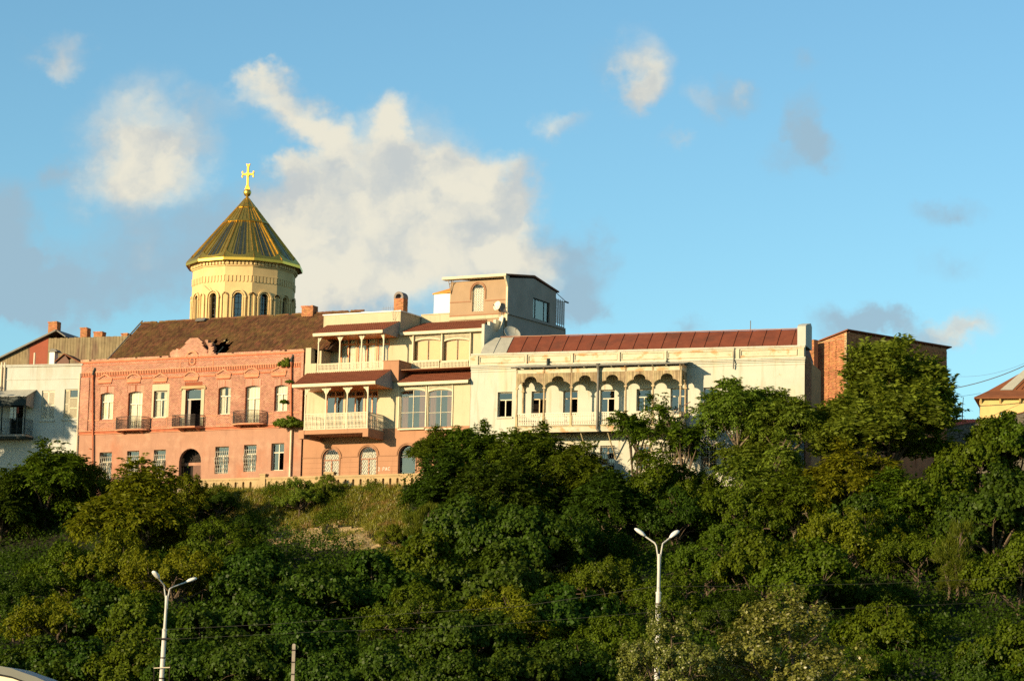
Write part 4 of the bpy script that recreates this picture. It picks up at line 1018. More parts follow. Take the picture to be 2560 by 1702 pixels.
def beige_house():
    F = FB; A = lambda x, y, w=0: F.at(4, x, y, w); A5 = lambda x, y, w=0: F.at(5, x, y, w)
    uL = A(262, 1250)[0]; uR = F.at(6, 58, 600)[0]
    R = Root('beige_house', F, (uL+uR)/2, 0, 25.0, 'cream terraced house with tiled porch roofs and fretwork balconies above tan arched windows', 'house')
    z1 = A(600, 1005)[1]                       # tan / cream line
    # --- ground storey
    arch = []
    for (a, b, l, t) in ((430,572,1400,1165),(745,890,1400,1145),(1078,1222,1400,1133),(1385,1525,1400,1118)):
        u0, u1 = A(a, 1300)[0], A(b, 1300)[0]; zb = A((a+b)/2, l)[1]; zt = A((a+b)/2, t)[1]; arch.append((u0, u1, zb, zt, (u1-u0)/2))
    m = MB(); wall_mb(m, uL, uR, 25.0, z1, arch, 0, .40); m.build('ground_storey_wall', G['tan'], R)
    zs = F.z(4, 660, 1232)
    cuts = [uL] + [v for h in arch for v in (h[0]-.16, h[1]+.16)] + [uR]
    for (za, zb, pr, nm) in ((zs-.05, zs+.06, .06, 'string_course'), (zs-.52, zs-.49, .02, 'rustication_band'), (zs-1.0, zs-.97, .02, 'rustication_band'), (zs-1.48, zs-1.45, .02, 'rustication_band')):
        for i in range(0, len(cuts), 2): m = MB(); m.box(cuts[i], cuts[i+1], -pr, .0, za, zb); m.build(nm, G['tan_mould'], R)
    for h in arch:
        m = MB(); r = (h[1]-h[0])/2; c = (h[0]+h[1])/2; zc = h[3]-r; n = 14
        for (r0, r1, pr) in ((r+.02, r+.10, .06), (r+.14, r+.26, .10)):
            for i in range(n):
                a0, a1 = math.pi*i/n, math.pi*(i+1)/n
                q = [(c+rr*math.cos(an), -pr, zc+rr*math.sin(an)) for rr, an in ((r0,a0),(r1,a0),(r1,a1),(r0,a1))]
                m.add(q + [(p[0],.0,p[2]) for p in q], [(0,1,2,3),(1,5,6,2),(0,3,7,4),(0,4,5,1),(3,2,6,7)])
        m.box(h[0]-.11, h[0]-.02, -.06, 0, h[2], zc); m.box(h[1]+.02, h[1]+.11, -.06, 0, h[2], zc); m.build('arch_moulding', G['tan_mould'], R)
    for i in (0, 1): h = arch[i]; lattice_window(R, h[0]+.02, h[1]-.02, h[2], h[3]-.02, h[4]-.03, .14, i)
    h = arch[2]; w = window(R, h[0]+.02, h[1]-.02, h[2], h[3]-.02, .30, 'dark_frame', 'mirror_glass', h[4]-.03, .36, 1, 1, None, .08, None, 'arched_window')
    m = MB(); c = (h[0]+h[1])/2; zc = h[3]-h[4]
    for k in range(5): a = math.pi*(k+.5)/5; m.tube([(c+.15*math.cos(a), .22, zc+.15*math.sin(a)), (c+.45*math.cos(a), .22, zc+.45*math.sin(a)), (c+.62*math.cos(a+.2), .22, zc+.62*math.sin(a+.2))], .022, 4)
    m.build('fanlight_ironwork', G['white_iron'], R, w)
    h = arch[3]; lattice_window(R, h[0]+.02, h[1]-.02, h[2], h[3]-.02, h[4]-.03, .14, 5)
    # painted graffiti: flat letters on the plaster
    def stroke(m, pts, y=-.006, r=.028):
        for a, b in zip(pts, pts[1:]): m.bar((a[0], y, a[1]), (b[0], y, b[1]), r)
    g = MB(); gu, gz = A(905, 1352); gs = A(935, 1320)
    hh = gs[1]-gz; s = hh
    def L(x0, lst): stroke(g, [(gu + (x0+x)*s, gz + y*s) for x, y in lst])
    L(0, [(0,.75),(.15,.98),(.38,.9),(.42,.65),(.05,.05),(.2,0),(.55,.05)])
    L(1.45, [(0,0),(.05,1)]); L(1.45, [(.05,1),(.4,.95),(.48,.7),(.3,.5),(.03,.48)])
    L(2.25, [(0,0),(.28,1),(.55,0)]); L(2.25, [(.1,.35),(.45,.38)]); L(3.1, [(.5,.85),(.25,1),(.03,.7),(.05,.25),(.28,.03),(.5,.15)])
    g.build('graffiti_letters', G['pure_white'], R)
    # --- second storey (front at y=0) with balcony to y=-3
    ze2 = F.z(4, 1190, 492, -2.4)     # level of terrace above
    ow = []
    for (a, b) in ((455,612),(625,782),(792,900)):
        u0, u1 = A(a, 850)[0], A(b, 850)[0]; ow.append((u0, u1, z1+.05, F.z(4, (a+b)/2, 668), 0))
    bw = []
    for (a, b) in ((1093,1305),(1328,1540)):
        u0, u1 = A(a, 850)[0], A(b, 850)[0]; bw.append((u0, u1, F.z(4, (a+b)/2, 993), F.z(4, (a+b)/2, 660), .22))
    zw1 = F.z(4, 1380, 590, .5) - .02; uw = A(1085, 600)[0]
    m = MB(); wall_mb(m, uL, uR, z1, zw1, ow + bw, 0, .30); m.box(uL, uw, .0, .3, zw1+.001, ze2); m.build('front_wall', G['cream'], R)
    for i, h in enumerate(ow):
        window(R, h[0]+.01, h[1]-.01, h[2], h[3], .08, 'orange_wood', 'mirror_glass', 0, .16, 2, 2, None, .13, None, 'french_window')
    for i, h in enumerate(bw):
        window(R, h[0]+.01, h[1]-.01, h[2]+.01, h[3]-.01, .10, 'cream_trim', 'mirror_glass', h[4], .17, 2, 2, 'red_curtain', .05, 'cream_trim', 'wide_window', .55, None, 2, seed=i)
        fret_valance(R, h[0], h[1], h[3]+.10, F.z(4, 1200 if i == 0 else 1430, 620), .24, -.04)
    for x in (1083, 1316, 1540):
        u = A(x, 800)[0]; m = MB(); m.box(u-.06, u+.05, -.10, -.003, z1+.02, F.z(4, x, 615)); m.build('window_post', G['cream_trim'], R)
    # balcony
    W3 = 3.0
    bu0, bu1 = A(270, 1000, W3)[0], A(818, 985, W3)[0]; fz = F.z(4, 540, 998, W3)
    m = MB(); m.box(bu0, bu1, -W3, -.003, fz-.40, fz); m.build('balcony_slab', G['tan'], R)
    for x0, x1 in ((226,272),(772,819)):
        a, b = A(x0, 1040, W3+.03)[0], A(x1, 1040, W3+.03)[0]; m = MB(); m.box(a, b, -W3-.04, -W3+.55 if x0 < 500 else -.003, fz-.78, fz-.0+ (.02 if x0 < 500 else -.02)); m.build('balcony_bracket', G['tan'], R)
    m = MB(); m.box(bu0, bu0+.3, -W3+.6, -.003, fz-.78, fz-.403); m.build('balcony_beam', G['tan'], R)
    posts = [A(x, 800, W3)[0] for x in (281, 457, 638, 813)]; rz1 = F.z(4, 540, 858, W3)
    ez = F.z(4, 530, 632, W3+.5)
    balcony_posts(R, posts, -W3+.06, fz, ez)
    for a, b in zip(posts, posts[1:]): fret_rail(R, a+.06, b-.06, fz+.02, rz1, -W3+.06)
    fret_rail(R, -W3+.12, -.02, fz+.02, rz1, posts[-1], 'cream_trim', along='y'); fret_rail(R, -W3+.12, -.02, fz+.02, rz1, posts[0], 'cream_trim', along='y')
    e0, e1 = A(175, 615, W3+.5)[0], A(880, 585, W3+.5)[0]; ez0 = F.z(4, 530, 603, W3+.5); t0, t1 = A(300, 520, .1)[0], A(1022, 487, .1)[0]; tz = F.z(4, 660, 504, .1)
    r = tile_roof(R, e0, e1, -W3-.5, ez0, -.1, tz, t0-e0, t1-e1, 'balcony_roof')
    m = MB(); m.add([(e1+.02,-W3-.45,ez0-.26),(e1+.02,-.1,ez0-.30),(t1+.0,-.1,tz-.05),(e1+.02,-W3-.45,ez0-.02),(e1-.04,-W3-.45,ez0-.26),(e1-.04,-.1,ez0-.30),(t1-.06,-.1,tz-.05),(e1-.04,-W3-.45,ez0-.02)], [(0,1,2,3),(7,6,5,4),(0,4,5,1),(3,2,6,7)]); m.build('gable_board', G['grey_side'], R, r)
    m = MB(); m.box(e0+.1, e1-.05, -W3-.4, -.05, ez0-.30, ez0-.24); m.build('balcony_ceiling', G['orange_wood'], R)
    # lower roof of the wing
    e0, e1 = A(1070, 605, .5)[0], uR-.02; ez0 = F.z(4, 1380, 590, .5); t0 = A(1192, 492, -2.4)[0]; tz = F.z(4, 1440, 486, -2.4)
    tile_roof(R, e0, e1, -.5, ez0, 2.4, tz, t0-e0, 0, 'wing_roof')
    m = MB(); m.box(e0+.02, e1, -.45, .0, ez0-.16, ez0-.11); m.build('eaves_soffit', G['cream_trim'], R)
    # --- third storey (front at y=2.5), terrace to y=-.2
    Y3 = 2.5; zt3 = F.z(4, 1500, 150, -2.0)
    ow = []
    for (a, b) in ((580,715),(722,885),(892,1000)):
        u0, u1 = A(a, 350, -Y3)[0], A(b, 350, -Y3)[0]; ow.append((u0, u1, ze2-.2, F.z(4, (a+b)/2, 212, -Y3), 0))
    bw = []
    for (a, b) in ((1210,1436),(1462,1682)):
        u0, u1 = A(a, 330, -Y3)[0], A(b, 330, -Y3)[0]; bw.append((u0, u1, F.z(4, (a+b)/2, 414, -Y3), F.z(4, (a+b)/2, 232, -Y3), .18))
    uL3 = A(440, 300, -Y3)[0]; uR3 = A(1815, 250, -Y3)[0]
    m = MB(); wall_mb(m, uL3, uR3, ze2-.3, zt3, ow + bw, Y3, .3); m.box(uR3-.25, uR3, Y3+.31, 12, 25, zt3-.01); m.box(uL, uL+.25, .4, 12, 25, ze2); m.box(uL3, uL3+.2, Y3+.31, 12, ze2-.3, zt3); m.build('upper_wall', G['cream'], R)
    m = MB(); m.box(uL, uR3, 11.8, 12.1, 25, zt3); m.box(uL+.3, uR-.3, 2.2, 2.3, 25.1, ze2-.4); m.box(uL3+.3, uR3-.3, 4.3, 4.4, ze2, zt3-.2); m.build('dark_backing', G['dark'], R)
    m = MB(); m.box(uL, uR3-.26, .02, 11.7, ze2-.36, ze2-.31); m.build('terrace_floor', G['tan'], R)
    for i, h in enumerate(ow): window(R, h[0]+.01, h[1]-.01, h[2], h[3], Y3+.06, 'orange_wood', 'pale_glass', 0, .20, 2, 2, 'curtain', .13, None, 'french_window', .8, seed=40+i)
    for i, h in enumerate(bw):
        w = window(R, h[0]+.01, h[1]-.01, h[2]+.01, h[3]-.01, Y3+.12, 'brown_frame', 'pale_glass', h[4], None, 2, 1, None, .06, 'cream_trim', 'wide_window')
        m = MB(); m.box(h[0]+.05, h[1]-.05, Y3+.24, Y3+.26, h[2], h[3]-.05); m.build('roller_blind', G['blind'], R, w)
        fret_valance(R, h[0], h[1], h[3]+.08, F.z(4, 1320 if i == 0 else 1570, 184, -Y3+.1), .20, Y3-.05)
        fret_rail(R, h[0]-.03, h[1]+.03, F.z(4, 1320 if i == 0 else 1570, 478, -Y3+.25), F.z(4, 1320 if i == 0 else 1570, 417, -Y3+.25), Y3-.25)
    for x in (1203, 1448, 1690):
        u = A(x, 330, -Y3+.2)[0]; m = MB(); m.box(u-.06, u+.05, Y3-.30, Y3-.003, F.z(4, x, 480, -Y3+.2), F.z(4, x, 180, -Y3+.2)); m.build('window_post', G['cream_trim'], R)
    # terrace front, posts, parapets and roof
    WT = .2
    posts = [A(x, 350, WT)[0] for x in (396, 578, 763, 950)]; pz0 = F.z(4, 660, 497, WT); pz1 = F.z(4, 660, 430, WT); ez = F.z(4, 650, 180, WT+.4)
    m = MB(); m.box(posts[0]-.1, posts[-1]+.06, -WT-.06, -WT+.06, tz-.3, pz0); m.build('terrace_kerb', G['cream'], R)
    balcony_posts(R, posts, -WT, pz0-.02, ez)
    for a, b in zip(posts, posts[1:]): fret_rail(R, a+.06, b-.06, pz0+.01, pz1, -WT)
    a = A(285, 400, WT)[0]; b = A(385, 400, WT)[0]; zz = F.z(4, 330, 440, WT)
    m = MB(); m.box(a, b-.02, -WT-.05, .6, ze2-.6, zz); m.box(a+.02, a+.62, -WT-.03, .5, zz, F.z(4, 320, 305, WT)); m.box(b-.25, b-.03, .6, Y3, ze2-.4, F.z(4, 400, 330, -1)); m.build('terrace_parapet', G['cream'], R)
    b0 = A(948, 450, WT)[0]; b1 = A(1083, 450, WT)[0]; zz = F.z(4, 1015, 418, WT)
    m = MB(); m.box(b0, b1, -WT-.05, Y3-.35, ze2-1.4, zz); m.box(b0-.04, b1+.05, -WT-.1, Y3-.3, zz, zz+.07); m.build('terrace_parapet', G['tan'], R)
    e0, e1 = A(352, 182, WT+.5)[0], A(942, 155, WT+.5)[0]; ez0 = F.z(4, 650, 168, WT+.5); t0, t1 = A(470, 112, -2.3)[0], A(1090, 86, -2.3)[0]; tz3 = F.z(4, 780, 98, -2.3)
    r = tile_roof(R, e0, e1, -WT-.5, ez0, 2.3, tz3, t0-e0, t1-e1, 'terrace_roof')
    m = MB(); m.add([(e1+.02,-WT-.45,ez0-.26),(e1+.02,2.3,ez0-.30),(t1,2.3,tz3-.05),(e1+.02,-WT-.45,ez0-.02),(e1-.04,-WT-.45,ez0-.26),(e1-.04,2.3,ez0-.30),(t1-.06,2.3,tz3-.05),(e1-.04,-WT-.45,ez0-.02)], [(0,1,2,3),(7,6,5,4),(0,4,5,1),(3,2,6,7)]); m.build('gable_board', G['grey_side'], R, r)
    m = MB(); m.box(e0+.1, e1-.05, -WT-.4, 2.3, ez0-.28, ez0-.24); m.build('terrace_ceiling', G['orange_wood'], R)
    # upper wing roof
    e0, e1 = A(1095, 168, -2.0)[0], A(1790, 142, -2.0)[0]; ez0 = F.z(4, 1450, 155, -2.0); t0 = A(1292, 95, -5.5)[0]; t1 = A(1835, 66, -5.5)[0]; tz4 = F.z(4, 1560, 82, -5.5)
    tile_roof(R, e0, e1, 2.0, ez0, 5.5, tz4, t0-e0, t1-e1, 'wing_roof')
    m = MB(); m.box(e0+.02, e1, 2.05, 2.45, ez0-.16, ez0-.11); m.build('eaves_soffit', G['cream_trim'], R)
    # stepped end wall
    m = MB(); us = e1+.02; st = [(1.9, F.z(5, 1150, 690, -1.9)), (3.0, F.z(5, 1200, 665, -3.0)), (4.2, F.z(5, 1250, 640, -4.2)), (5.4, F.z(5, 1290, 610, -5.4))]
    for i, (y, z) in enumerate(st): m.box(us, us+.28, y, (st[i+1][0] if i < 3 else 6.6)-.003, ze2-.6, z)
    m.build('stepped_gable', G['white'], R)
    # attic block on the left
    a0 = A(440, 60, -2.3)[0]; a1 = A(1095, 40, -2.3)[0]; zc = F.z(4, 770, 6, -2.3)
    m = MB(); m.box(a0, a1, 2.31, 9.5, tz3-1.2, zc-.08); m.build('attic_wall', G['cream'], R)
    m = MB(); m.box(a0-.08, a1+.08, 2.22, 9.6, zc-.08, zc+.03); m.build('attic_coping', G['pure_white'], R)
    # parapet between attic and rooftop room
    p0 = a1+.09; p1 = A5(758, 600, -6.2)[0]; zp = F.z(5, 600, 577, -6.2)
    m = MB(); m.box(p0, p1-.02, 6.2, 6.5, tz4-1.0, zp-.05); m.box(p0, p1-.02, 6.14, 6.56, zp-.05, zp+.04); m.build('roof_parapet', G['cream'], R)
    m = MB(); m.box(p0, uR3, 5.6, 11.7, tz4-.25, tz4-.2); m.build('flat_roof', G['tan'], R)
    # arched chimney
    cw = -4.2; c0, c1 = A5(112, 450, cw)[0], A5(222, 450, cw)[0]; cz0 = zc-.3; cz1 = F.z(5, 165, 395, cw); czt = F.z(5, 165, 318, cw)
    ch = chimney(R, c0, c1, 4.2, 5.1, cz0, cz1, cap=False, seed=9)
    m = MB(); ol = arcpts(c0, c1, cz1+.12, czt-cz1-.12, 10); il = arcpts(c0+.2, c1-.2, cz1+.12, czt-cz1-.34, 10)
    ring = [(c1, cz1)] + ol + [(c0, cz1)]; rin = [(c1-.2, cz1)] + il + [(c0+.2, cz1)]
    for i in range(len(ring)-1):
        a, b, c, d = ring[i], ring[i+1], rin[i+1], rin[i]
        q = [(a[0],4.17,a[1]),(b[0],4.17,b[1]),(c[0],4.17,c[1]),(d[0],4.17,d[1])]
        m.add(q + [(p[0],5.13,p[2]) for p in q], [(0,3,2,1),(4,5,6,7),(0,1,5,4),(2,3,7,6)])
    m.build('arched_cowl', G['dish_dark'], R, ch)
beige_house()
def rooftop_room():
    F = FB; W = -6.0; A5 = lambda x, y, w=W: F.at(5, x, y, w)
    u0, u1 = A5(762, 400)[0], A5(1428, 400)[0]; zb = F.z(5, 1000, 640, W)-1.5; zt = F.z(5, 1000, 195, W)
    R = Root('rooftop_house', F, (u0+u1)/2, 6, zb, 'beige rooftop house with an arched lattice window, above the cream terraced house', 'house')
    h = (A5(1018, 400)[0], A5(1150, 400)[0], F.z(5, 1090, 545, W), F.z(5, 1090, 232, W)); h = h + ((h[1]-h[0])/2,)
    m = MB(); wall_mb(m, u0, u1, zb, zt, [h], 6, .35); m.build('front_wall', G['pent'], R)
    zl = F.z(5, 1000, 432, W)
    m = MB(); m.box(u0, h[0]-.15, 5.95, 5.998, zl-.05, zl+.05); m.box(h[1]+.15, u1, 5.95, 5.998, zl-.05, zl+.05); m.box(u0, u1, 5.94, 5.998, F.z(5,1000,590,W)-.05, F.z(5,1000,590,W)+.06); m.build('string_course', G['tan_mould'], R)
    m = MB(); m.box(u0, u1, 5.90, 5.998, F.z(5,1000,640,W), F.z(5,1000,600,W)); m.build('base_course', G['cream'], R)
    m = MB(); r = h[4]; c = (h[0]+h[1])/2; zc = h[3]-r; n = 14
    for (r0, r1, pr) in ((r+.02, r+.10, .05), (r+.14, r+.24, .09)):
        for i in range(n):
            a0, a1 = math.pi*i/n, math.pi*(i+1)/n
            q = [(c+rr*math.cos(an), 6-pr, zc+rr*math.sin(an)) for rr, an in ((r0,a0),(r1,a0),(r1,a1),(r0,a1))]
            m.add(q + [(p[0],6.0,p[2]) for p in q], [(0,1,2,3),(1,5,6,2),(0,3,7,4),(0,4,5,1),(3,2,6,7)])
    for sx in (-1, 1): a, b = sorted((c+sx*(r+.14), c+sx*(r+.24))); m.box(a, b, 5.91, 6.0, zc-.85, zc)
    m.build('arch_moulding', G['tan_mould'], R)
    w = window(R, h[0]+.01, h[1]-.01, h[2], h[3]-.01, 6.12, 'frame', 'pale_glass', h[4]-.02, None, 1, 1, 'pure_white', .05, None, 'arched_window', co=.06)
    m = MB(); H = h[3]-h[2]; Wd = h[1]-h[0]
    for sg in (1, -1):
        k = -2*H
        while k < 2*H:
            pts = []
            for i in range(61):
                t = i/60; u = h[0] + k + sg*H*t*1.0; z = h[2] + H*t
                ok = h[0] < u < h[1] and (z < zc or (u-c)**2 + (z-zc)**2 < r*r)
                if ok: pts.append((u, 6.06, z))
            if len(pts) > 1: m.tube([pts[0], pts[-1]], .011, 4)
            k += .24
    m.build('lattice_grille', G['dark_iron'], R, w)
    # side wall with its sloping top
    prof = [side_hit(F, 5, x, y, u1) for x, y in ((1440,160),(1725,165),(1985,325))]
    yb = prof[2][0]; zz = [p[1] for p in prof]; ym = prof[1][0]
    wy0, z_t0 = side_hit(F, 5, 1722, 395, u1); wy1, z_t1 = side_hit(F, 5, 1915, 440, u1); zwb = side_hit(F, 5, 1820, 655, u1)[1]; zwt = side_hit(F, 5, 1820, 418, u1)[1]
    m = MB(); x = u1
    m.add([(x,6,zb),(x,wy0,zb),(x,wy0,zz[0]+(zz[1]-zz[0])*min(1,(wy0-6)/(ym-6))),(x,6,zz[0])], [(0,1,2,3)])
    m.add([(x,wy1,zb),(x,yb,zb),(x,yb,zz[2]),(x,wy1,zz[1]+(zz[2]-zz[1])*(wy1-ym)/(yb-ym))], [(0,1,2,3)])
    ztop0 = zz[0]+(zz[1]-zz[0])*min(1,(wy0-6)/(ym-6)); ztop1 = zz[1]+(zz[2]-zz[1])*(wy1-ym)/(yb-ym)
    m.add([(x,wy0,zb),(x,wy1,zb),(x,wy1,zwb),(x,wy0,zwb)], [(0,1,2,3)])
    m.add([(x,wy0,zwt),(x,wy1,zwt),(x,wy1,ztop1),(x,ym,zz[1]),(x,wy0,ztop0)], [(0,1,2,3,4)] if wy0 < ym < wy1 else [(0,1,2,4)])
    for (a, b) in (((wy0,zwb),(wy1,zwb)),((wy1,zwb),(wy1,zwt)),((wy1,zwt),(wy0,zwt)),((wy0,zwt),(wy0,zwb))):
        m.add([(x,a[0],a[1]),(x,b[0],b[1]),(x-.3,b[0],b[1]),(x-.3,a[0],a[1])], [(0,1,2,3)])
    m.add([(u0,6.36,zb),(u0,yb,zb),(u0,yb,zz[2]),(u0,ym,zz[1]),(u0,6.36,zt)], [(4,3,2,1,0)]); m.add([(u0,yb,zb),(u1,yb,zb),(u1,yb,zz[2]),(u0,yb,zz[2])], [(3,2,1,0)])
    m.build('side_wall', G['grey_side'], R)
    # window in the side wall
    m = MB(); 
    for yy, ww in ((wy0+.05,.06),(wy1-.05,.06),(wy0+(wy1-wy0)*.2,.05),(wy0+(wy1-wy0)*.72,.05)): m.box(x-.2, x-.14, yy-ww, yy+ww, zwb, zwt)
    m.box(x-.2, x-.14, wy0+.12, wy1-.12, zwb, zwb+.09); m.box(x-.2, x-.14, wy0+.12, wy1-.12, zwt-.09, zwt)
    w = m.build('side_window', G['dark_frame'], R)
    for a, b in ((.02,.19),(.21,.71),(.73,.98)):
        g = MB(); ya, ybb = wy0+(wy1-wy0)*a, wy0+(wy1-wy0)*b; g.add([(x-.18,ya,zwb+.05),(x-.18,ybb,zwb+.05),(x-.18,ybb,zwt-.05),(x-.18,ya,zwt-.05)], [(0,1,2,3)]); g.build('pane', G['mirror_glass'], R, w)
        g = MB(); g.box(x-.5, x-.46, ya, ybb, zwb, zwt); g.build('curtain', G['dish'], R, w)
    l0 = side_hit(F, 5, 1450, 575, u1); l1 = side_hit(F, 5, 2190, 785, u1)
    m = MB(); z = (l0[1]+l1[1])/2; m.hexa([(x+.0,5.9,l0[1]-.09),(x+.14,5.9,l0[1]-.09),(x+.14,yb+2.0,l1[1]-.09),(x+.0,yb+2.0,l1[1]-.09),(x,5.9,l0[1]+.06),(x+.14,5.9,l0[1]+.06),(x+.14,yb+2.0,l1[1]+.06),(x,yb+2.0,l1[1]+.06)]); m.build('ledge', G['grey_side'], R)
    m = MB(); m.box(u0, x-.01, yb+.01, yb+2.2, zb-.5, l1[1]+.05); m.build('terrace_base', G['grey_side'], R)
    # roof
    m = MB(); ov = .75; e0 = A5(672, 150, W+ov)[0]; e1 = u1+.12
    ze = F.z(5, 1000, 150, W+ov)
    m.prismx([(5.3, ze-.02), (5.3, ze+.13), (ym, zz[1]+.30), (yb+.45, zz[2]+.16), (yb+.45, zz[2]+.02), (ym, zz[1]+.12)], e0, e1); rf = m.build('roof', G['brown_roof'], R)
    m = MB(); m.box(e0-.02, e1+.02, 5.22, 5.297, ze-.10, ze+.14); m.box(e0, e1, 5.30, 6.0, ze-.12, ze-.03); m.build('fascia_board', G['cream_trim'], R, rf)
    m = MB(); m.box(u0+.2, u1-.7, 8.0, 8.1, zb, zt+.1); m.build('dark_backing', G['dark'], R)
    def strut(u, sx):
        m = MB(); m.bar((u, 5.35, ze-.12), (u, 5.97, zt-1.15), .05); m.bar((u, 5.97, zt-1.2), (u, 5.97, ze-.12), .05); m.bar((u, 5.35, ze-.14), (u, 6.0, ze-.14), .05); m.bar((u, 5.6, ze-.5), (u+sx*.5, 5.7, ze-.12), .04); m.build('eaves_bracket', G['brown_frame'], R)
    strut(u0+.12, .9); 
    m = MB(); m.box(u1-.14, u1+.04, 5.86, 6.05, zb+1.2, zt+.1); m.prismx([(5.3, ze-.1), (5.98, ze-.1), (5.98, zt-1.0), (5.8, zt-.7), (5.62, zt-.35), (5.38, zt-.1)], u1-.12, u1+.05); m.build('corner_bracket', G['cream_trim'], R)
    # screened balcony behind
    b = MB(); y0, y1 = yb+.05, yb+1.9; za = side_hit(F, 5, 2060, 700, u1)[1]; zc_ = side_hit(F, 5, 2060, 425, u1)[1]
    n = 26
    for i in range(n): z = za + (zc_-za)*i/n; b.box(x-.03, x, y0, y1, z, z+(zc_-za)/n*.55)
    for k in range(5): yy = y0 + (y1-y0)*k/4; b.box(x-.05, x+.02, yy-.03, yy+.03, za-.3, zc_+.05)
    b.box(x-2.2, x, y0, y1+.1, za-.35, za-.2); b.build('louvre_screen', G['grey_side'], R)
    b = MB(); b.bar((x, yb+.0, zz[2]-.05), (x, y1+.4, zc_+.02), .05); b.bar((x, y1+.2, zc_), (x-2.4, y1+.2, zc_), .05); b.tube([(x+.05, y1+.15, zc_+.0), (x+.05, y1+.75, zc_-.0)], .09, 6); b.tube([(x, y1+.1, za-.3), (x, y1+.3, za-.5), (x, y1+.3, za-1.2)], .05, 6); b.build('awning_arm', G['dark_gutter'], R)
    # white annexe
    a0, a1 = A5(577, 450, -7.5)[0], A5(765, 450, -7.5)[0]; z0, z1 = F.z(5, 660, 590, -7.5)-1.2, F.z(5, 660, 345, -7.5)
    R2 = Root('white_annexe', F, (a0+a1)/2, 7.5, z0, 'plain white roof annexe with an orange roof slope, left of the rooftop house', 'annexe')
    m = MB(); m.box(a0, u0-.02, 7.5, 11, z0, z1); m.build('wall', G['pure_white'], R2)
    ap = A5(742, 255, -9)
    m = MB(); q = [(a0-.15,7.4,z1-.02),(u0-.01,7.4,z1+.12),(u0-.01,9,ap[1]),(a0-.15,11,z1-.02)]; m.add([(p[0],p[1],p[2]+.1) for p in q] + q, [(0,1,2,3),(7,6,5,4),(0,4,5,1),(0,3,7,4),(1,5,6,2),(2,6,7,3)]); m.build('roof', G['orange_roof'], R2)
rooftop_room()
def dishes():
    F = FB
    def dish(x, y, w, rx, face, mt, label, n=5):
        u, z = F.at(n, x, y, w); p = F.world(u, -w, z); R = Root('satellite_dish', None, p.x, p.y, p.z, label, 'satellite dish', 'satellite dishes beside the stepped wall')
        f = Vector(face).normalized(); a = f.cross(Vector((0,0,1))).normalized(); b = a.cross(f)
        m = MB(); rings = [0, .35, .7, 1.0]; k = 18; vs = []; fs = []
        for s in (0, 1):
            for r in rings[1:]:
                for i in range(k):
                    an = 2*math.pi*i/k; q = p + (a*math.cos(an) + b*math.sin(an))*rx*r - f*(rx*.22*(1-r*r)) - f*(.025*s); vs.append(tuple(q))
            vs.append(tuple(p - f*rx*.22 - f*.025*s))
        per = 3*k+1
        for s in (0, 1):
            o = s*per
            for j in range(2):
                for i in range(k): q = (o+j*k+i, o+j*k+(i+1)%k, o+(j+1)*k+(i+1)%k, o+(j+1)*k+i); fs.append(q if s else q[::-1])
            for i in range(k): q = (o+per-1, o+(i+1)%k, o+i); fs.append(q if s else q[::-1])
        for i in range(k): fs.append((2*k+i, 2*k+(i+1)%k, per+2*k+(i+1)%k, per+2*k+i))
        m.add(vs, fs); m.build('reflector', G[mt], R)
        m = MB(); tip = p + f*rx*.95 - b*rx*.25
        m.tube([p - b*rx*.95, tip], .02, 4); m.tube([tip - f*.10, tip + f*.06], [.06, .045], 6); m.build('feed_arm', G['dish_dark'], R)
        m = MB(); m.tube([p - f*(rx*.25), p - f*(rx*.25+.2), p - f*(rx*.25+.2) - Vector((0,0,rx*1.1+.45))], .035, 5); m.build('mount', G['dish_dark'], R)
    dish(1303, 480, -5.4, .46, (-.75,-.75,.25), 'dish', 'small white satellite dish facing left on the rooftop house corner')
    dish(1380, 508, -5.6, .46, (.55,-.9,.2), 'dish_dark', 'small dark satellite dish at the corner of the rooftop house wall')
    dish(1332, 685, -4.6, .85, (-.93,-.28,.28), 'dish', 'large pale satellite dish seen almost edge on beside the stepped wall')
    dish(1480, 792, -4.2, .82, (.35,-.72,.55), 'zinc', 'large grey satellite dish lying low behind the brown metal roof')
    # antenna on the attic
    u, z = F.at(4, 1040, 68, -2.2); p = F.world(u, 2.1, z); R = Root('antenna', None, p.x, p.y, p.z, 'small aerial on the cream attic wall above the terrace roof', 'antenna')
    U, N = F.U, F.N; m = MB(); q = p + Vector((0,0,1.15)); m.tube([p - N*.2, p + N*.1, q], .02, 4); m.tube([q - U*1.3, q + U*.15], .016, 4)
    for k in range(5): c = q - U*(.1+k*.25); m.tube([c - Vector((0,0,.22)), c + Vector((0,0,.22))], .010, 3)
    m.tube([p, p + U*.45 + Vector((0,0,1.0)), p - U*.2 + Vector((0,0,.9)), p], .012, 3); m.build('mast', G['dish_dark'], R)
dishes()
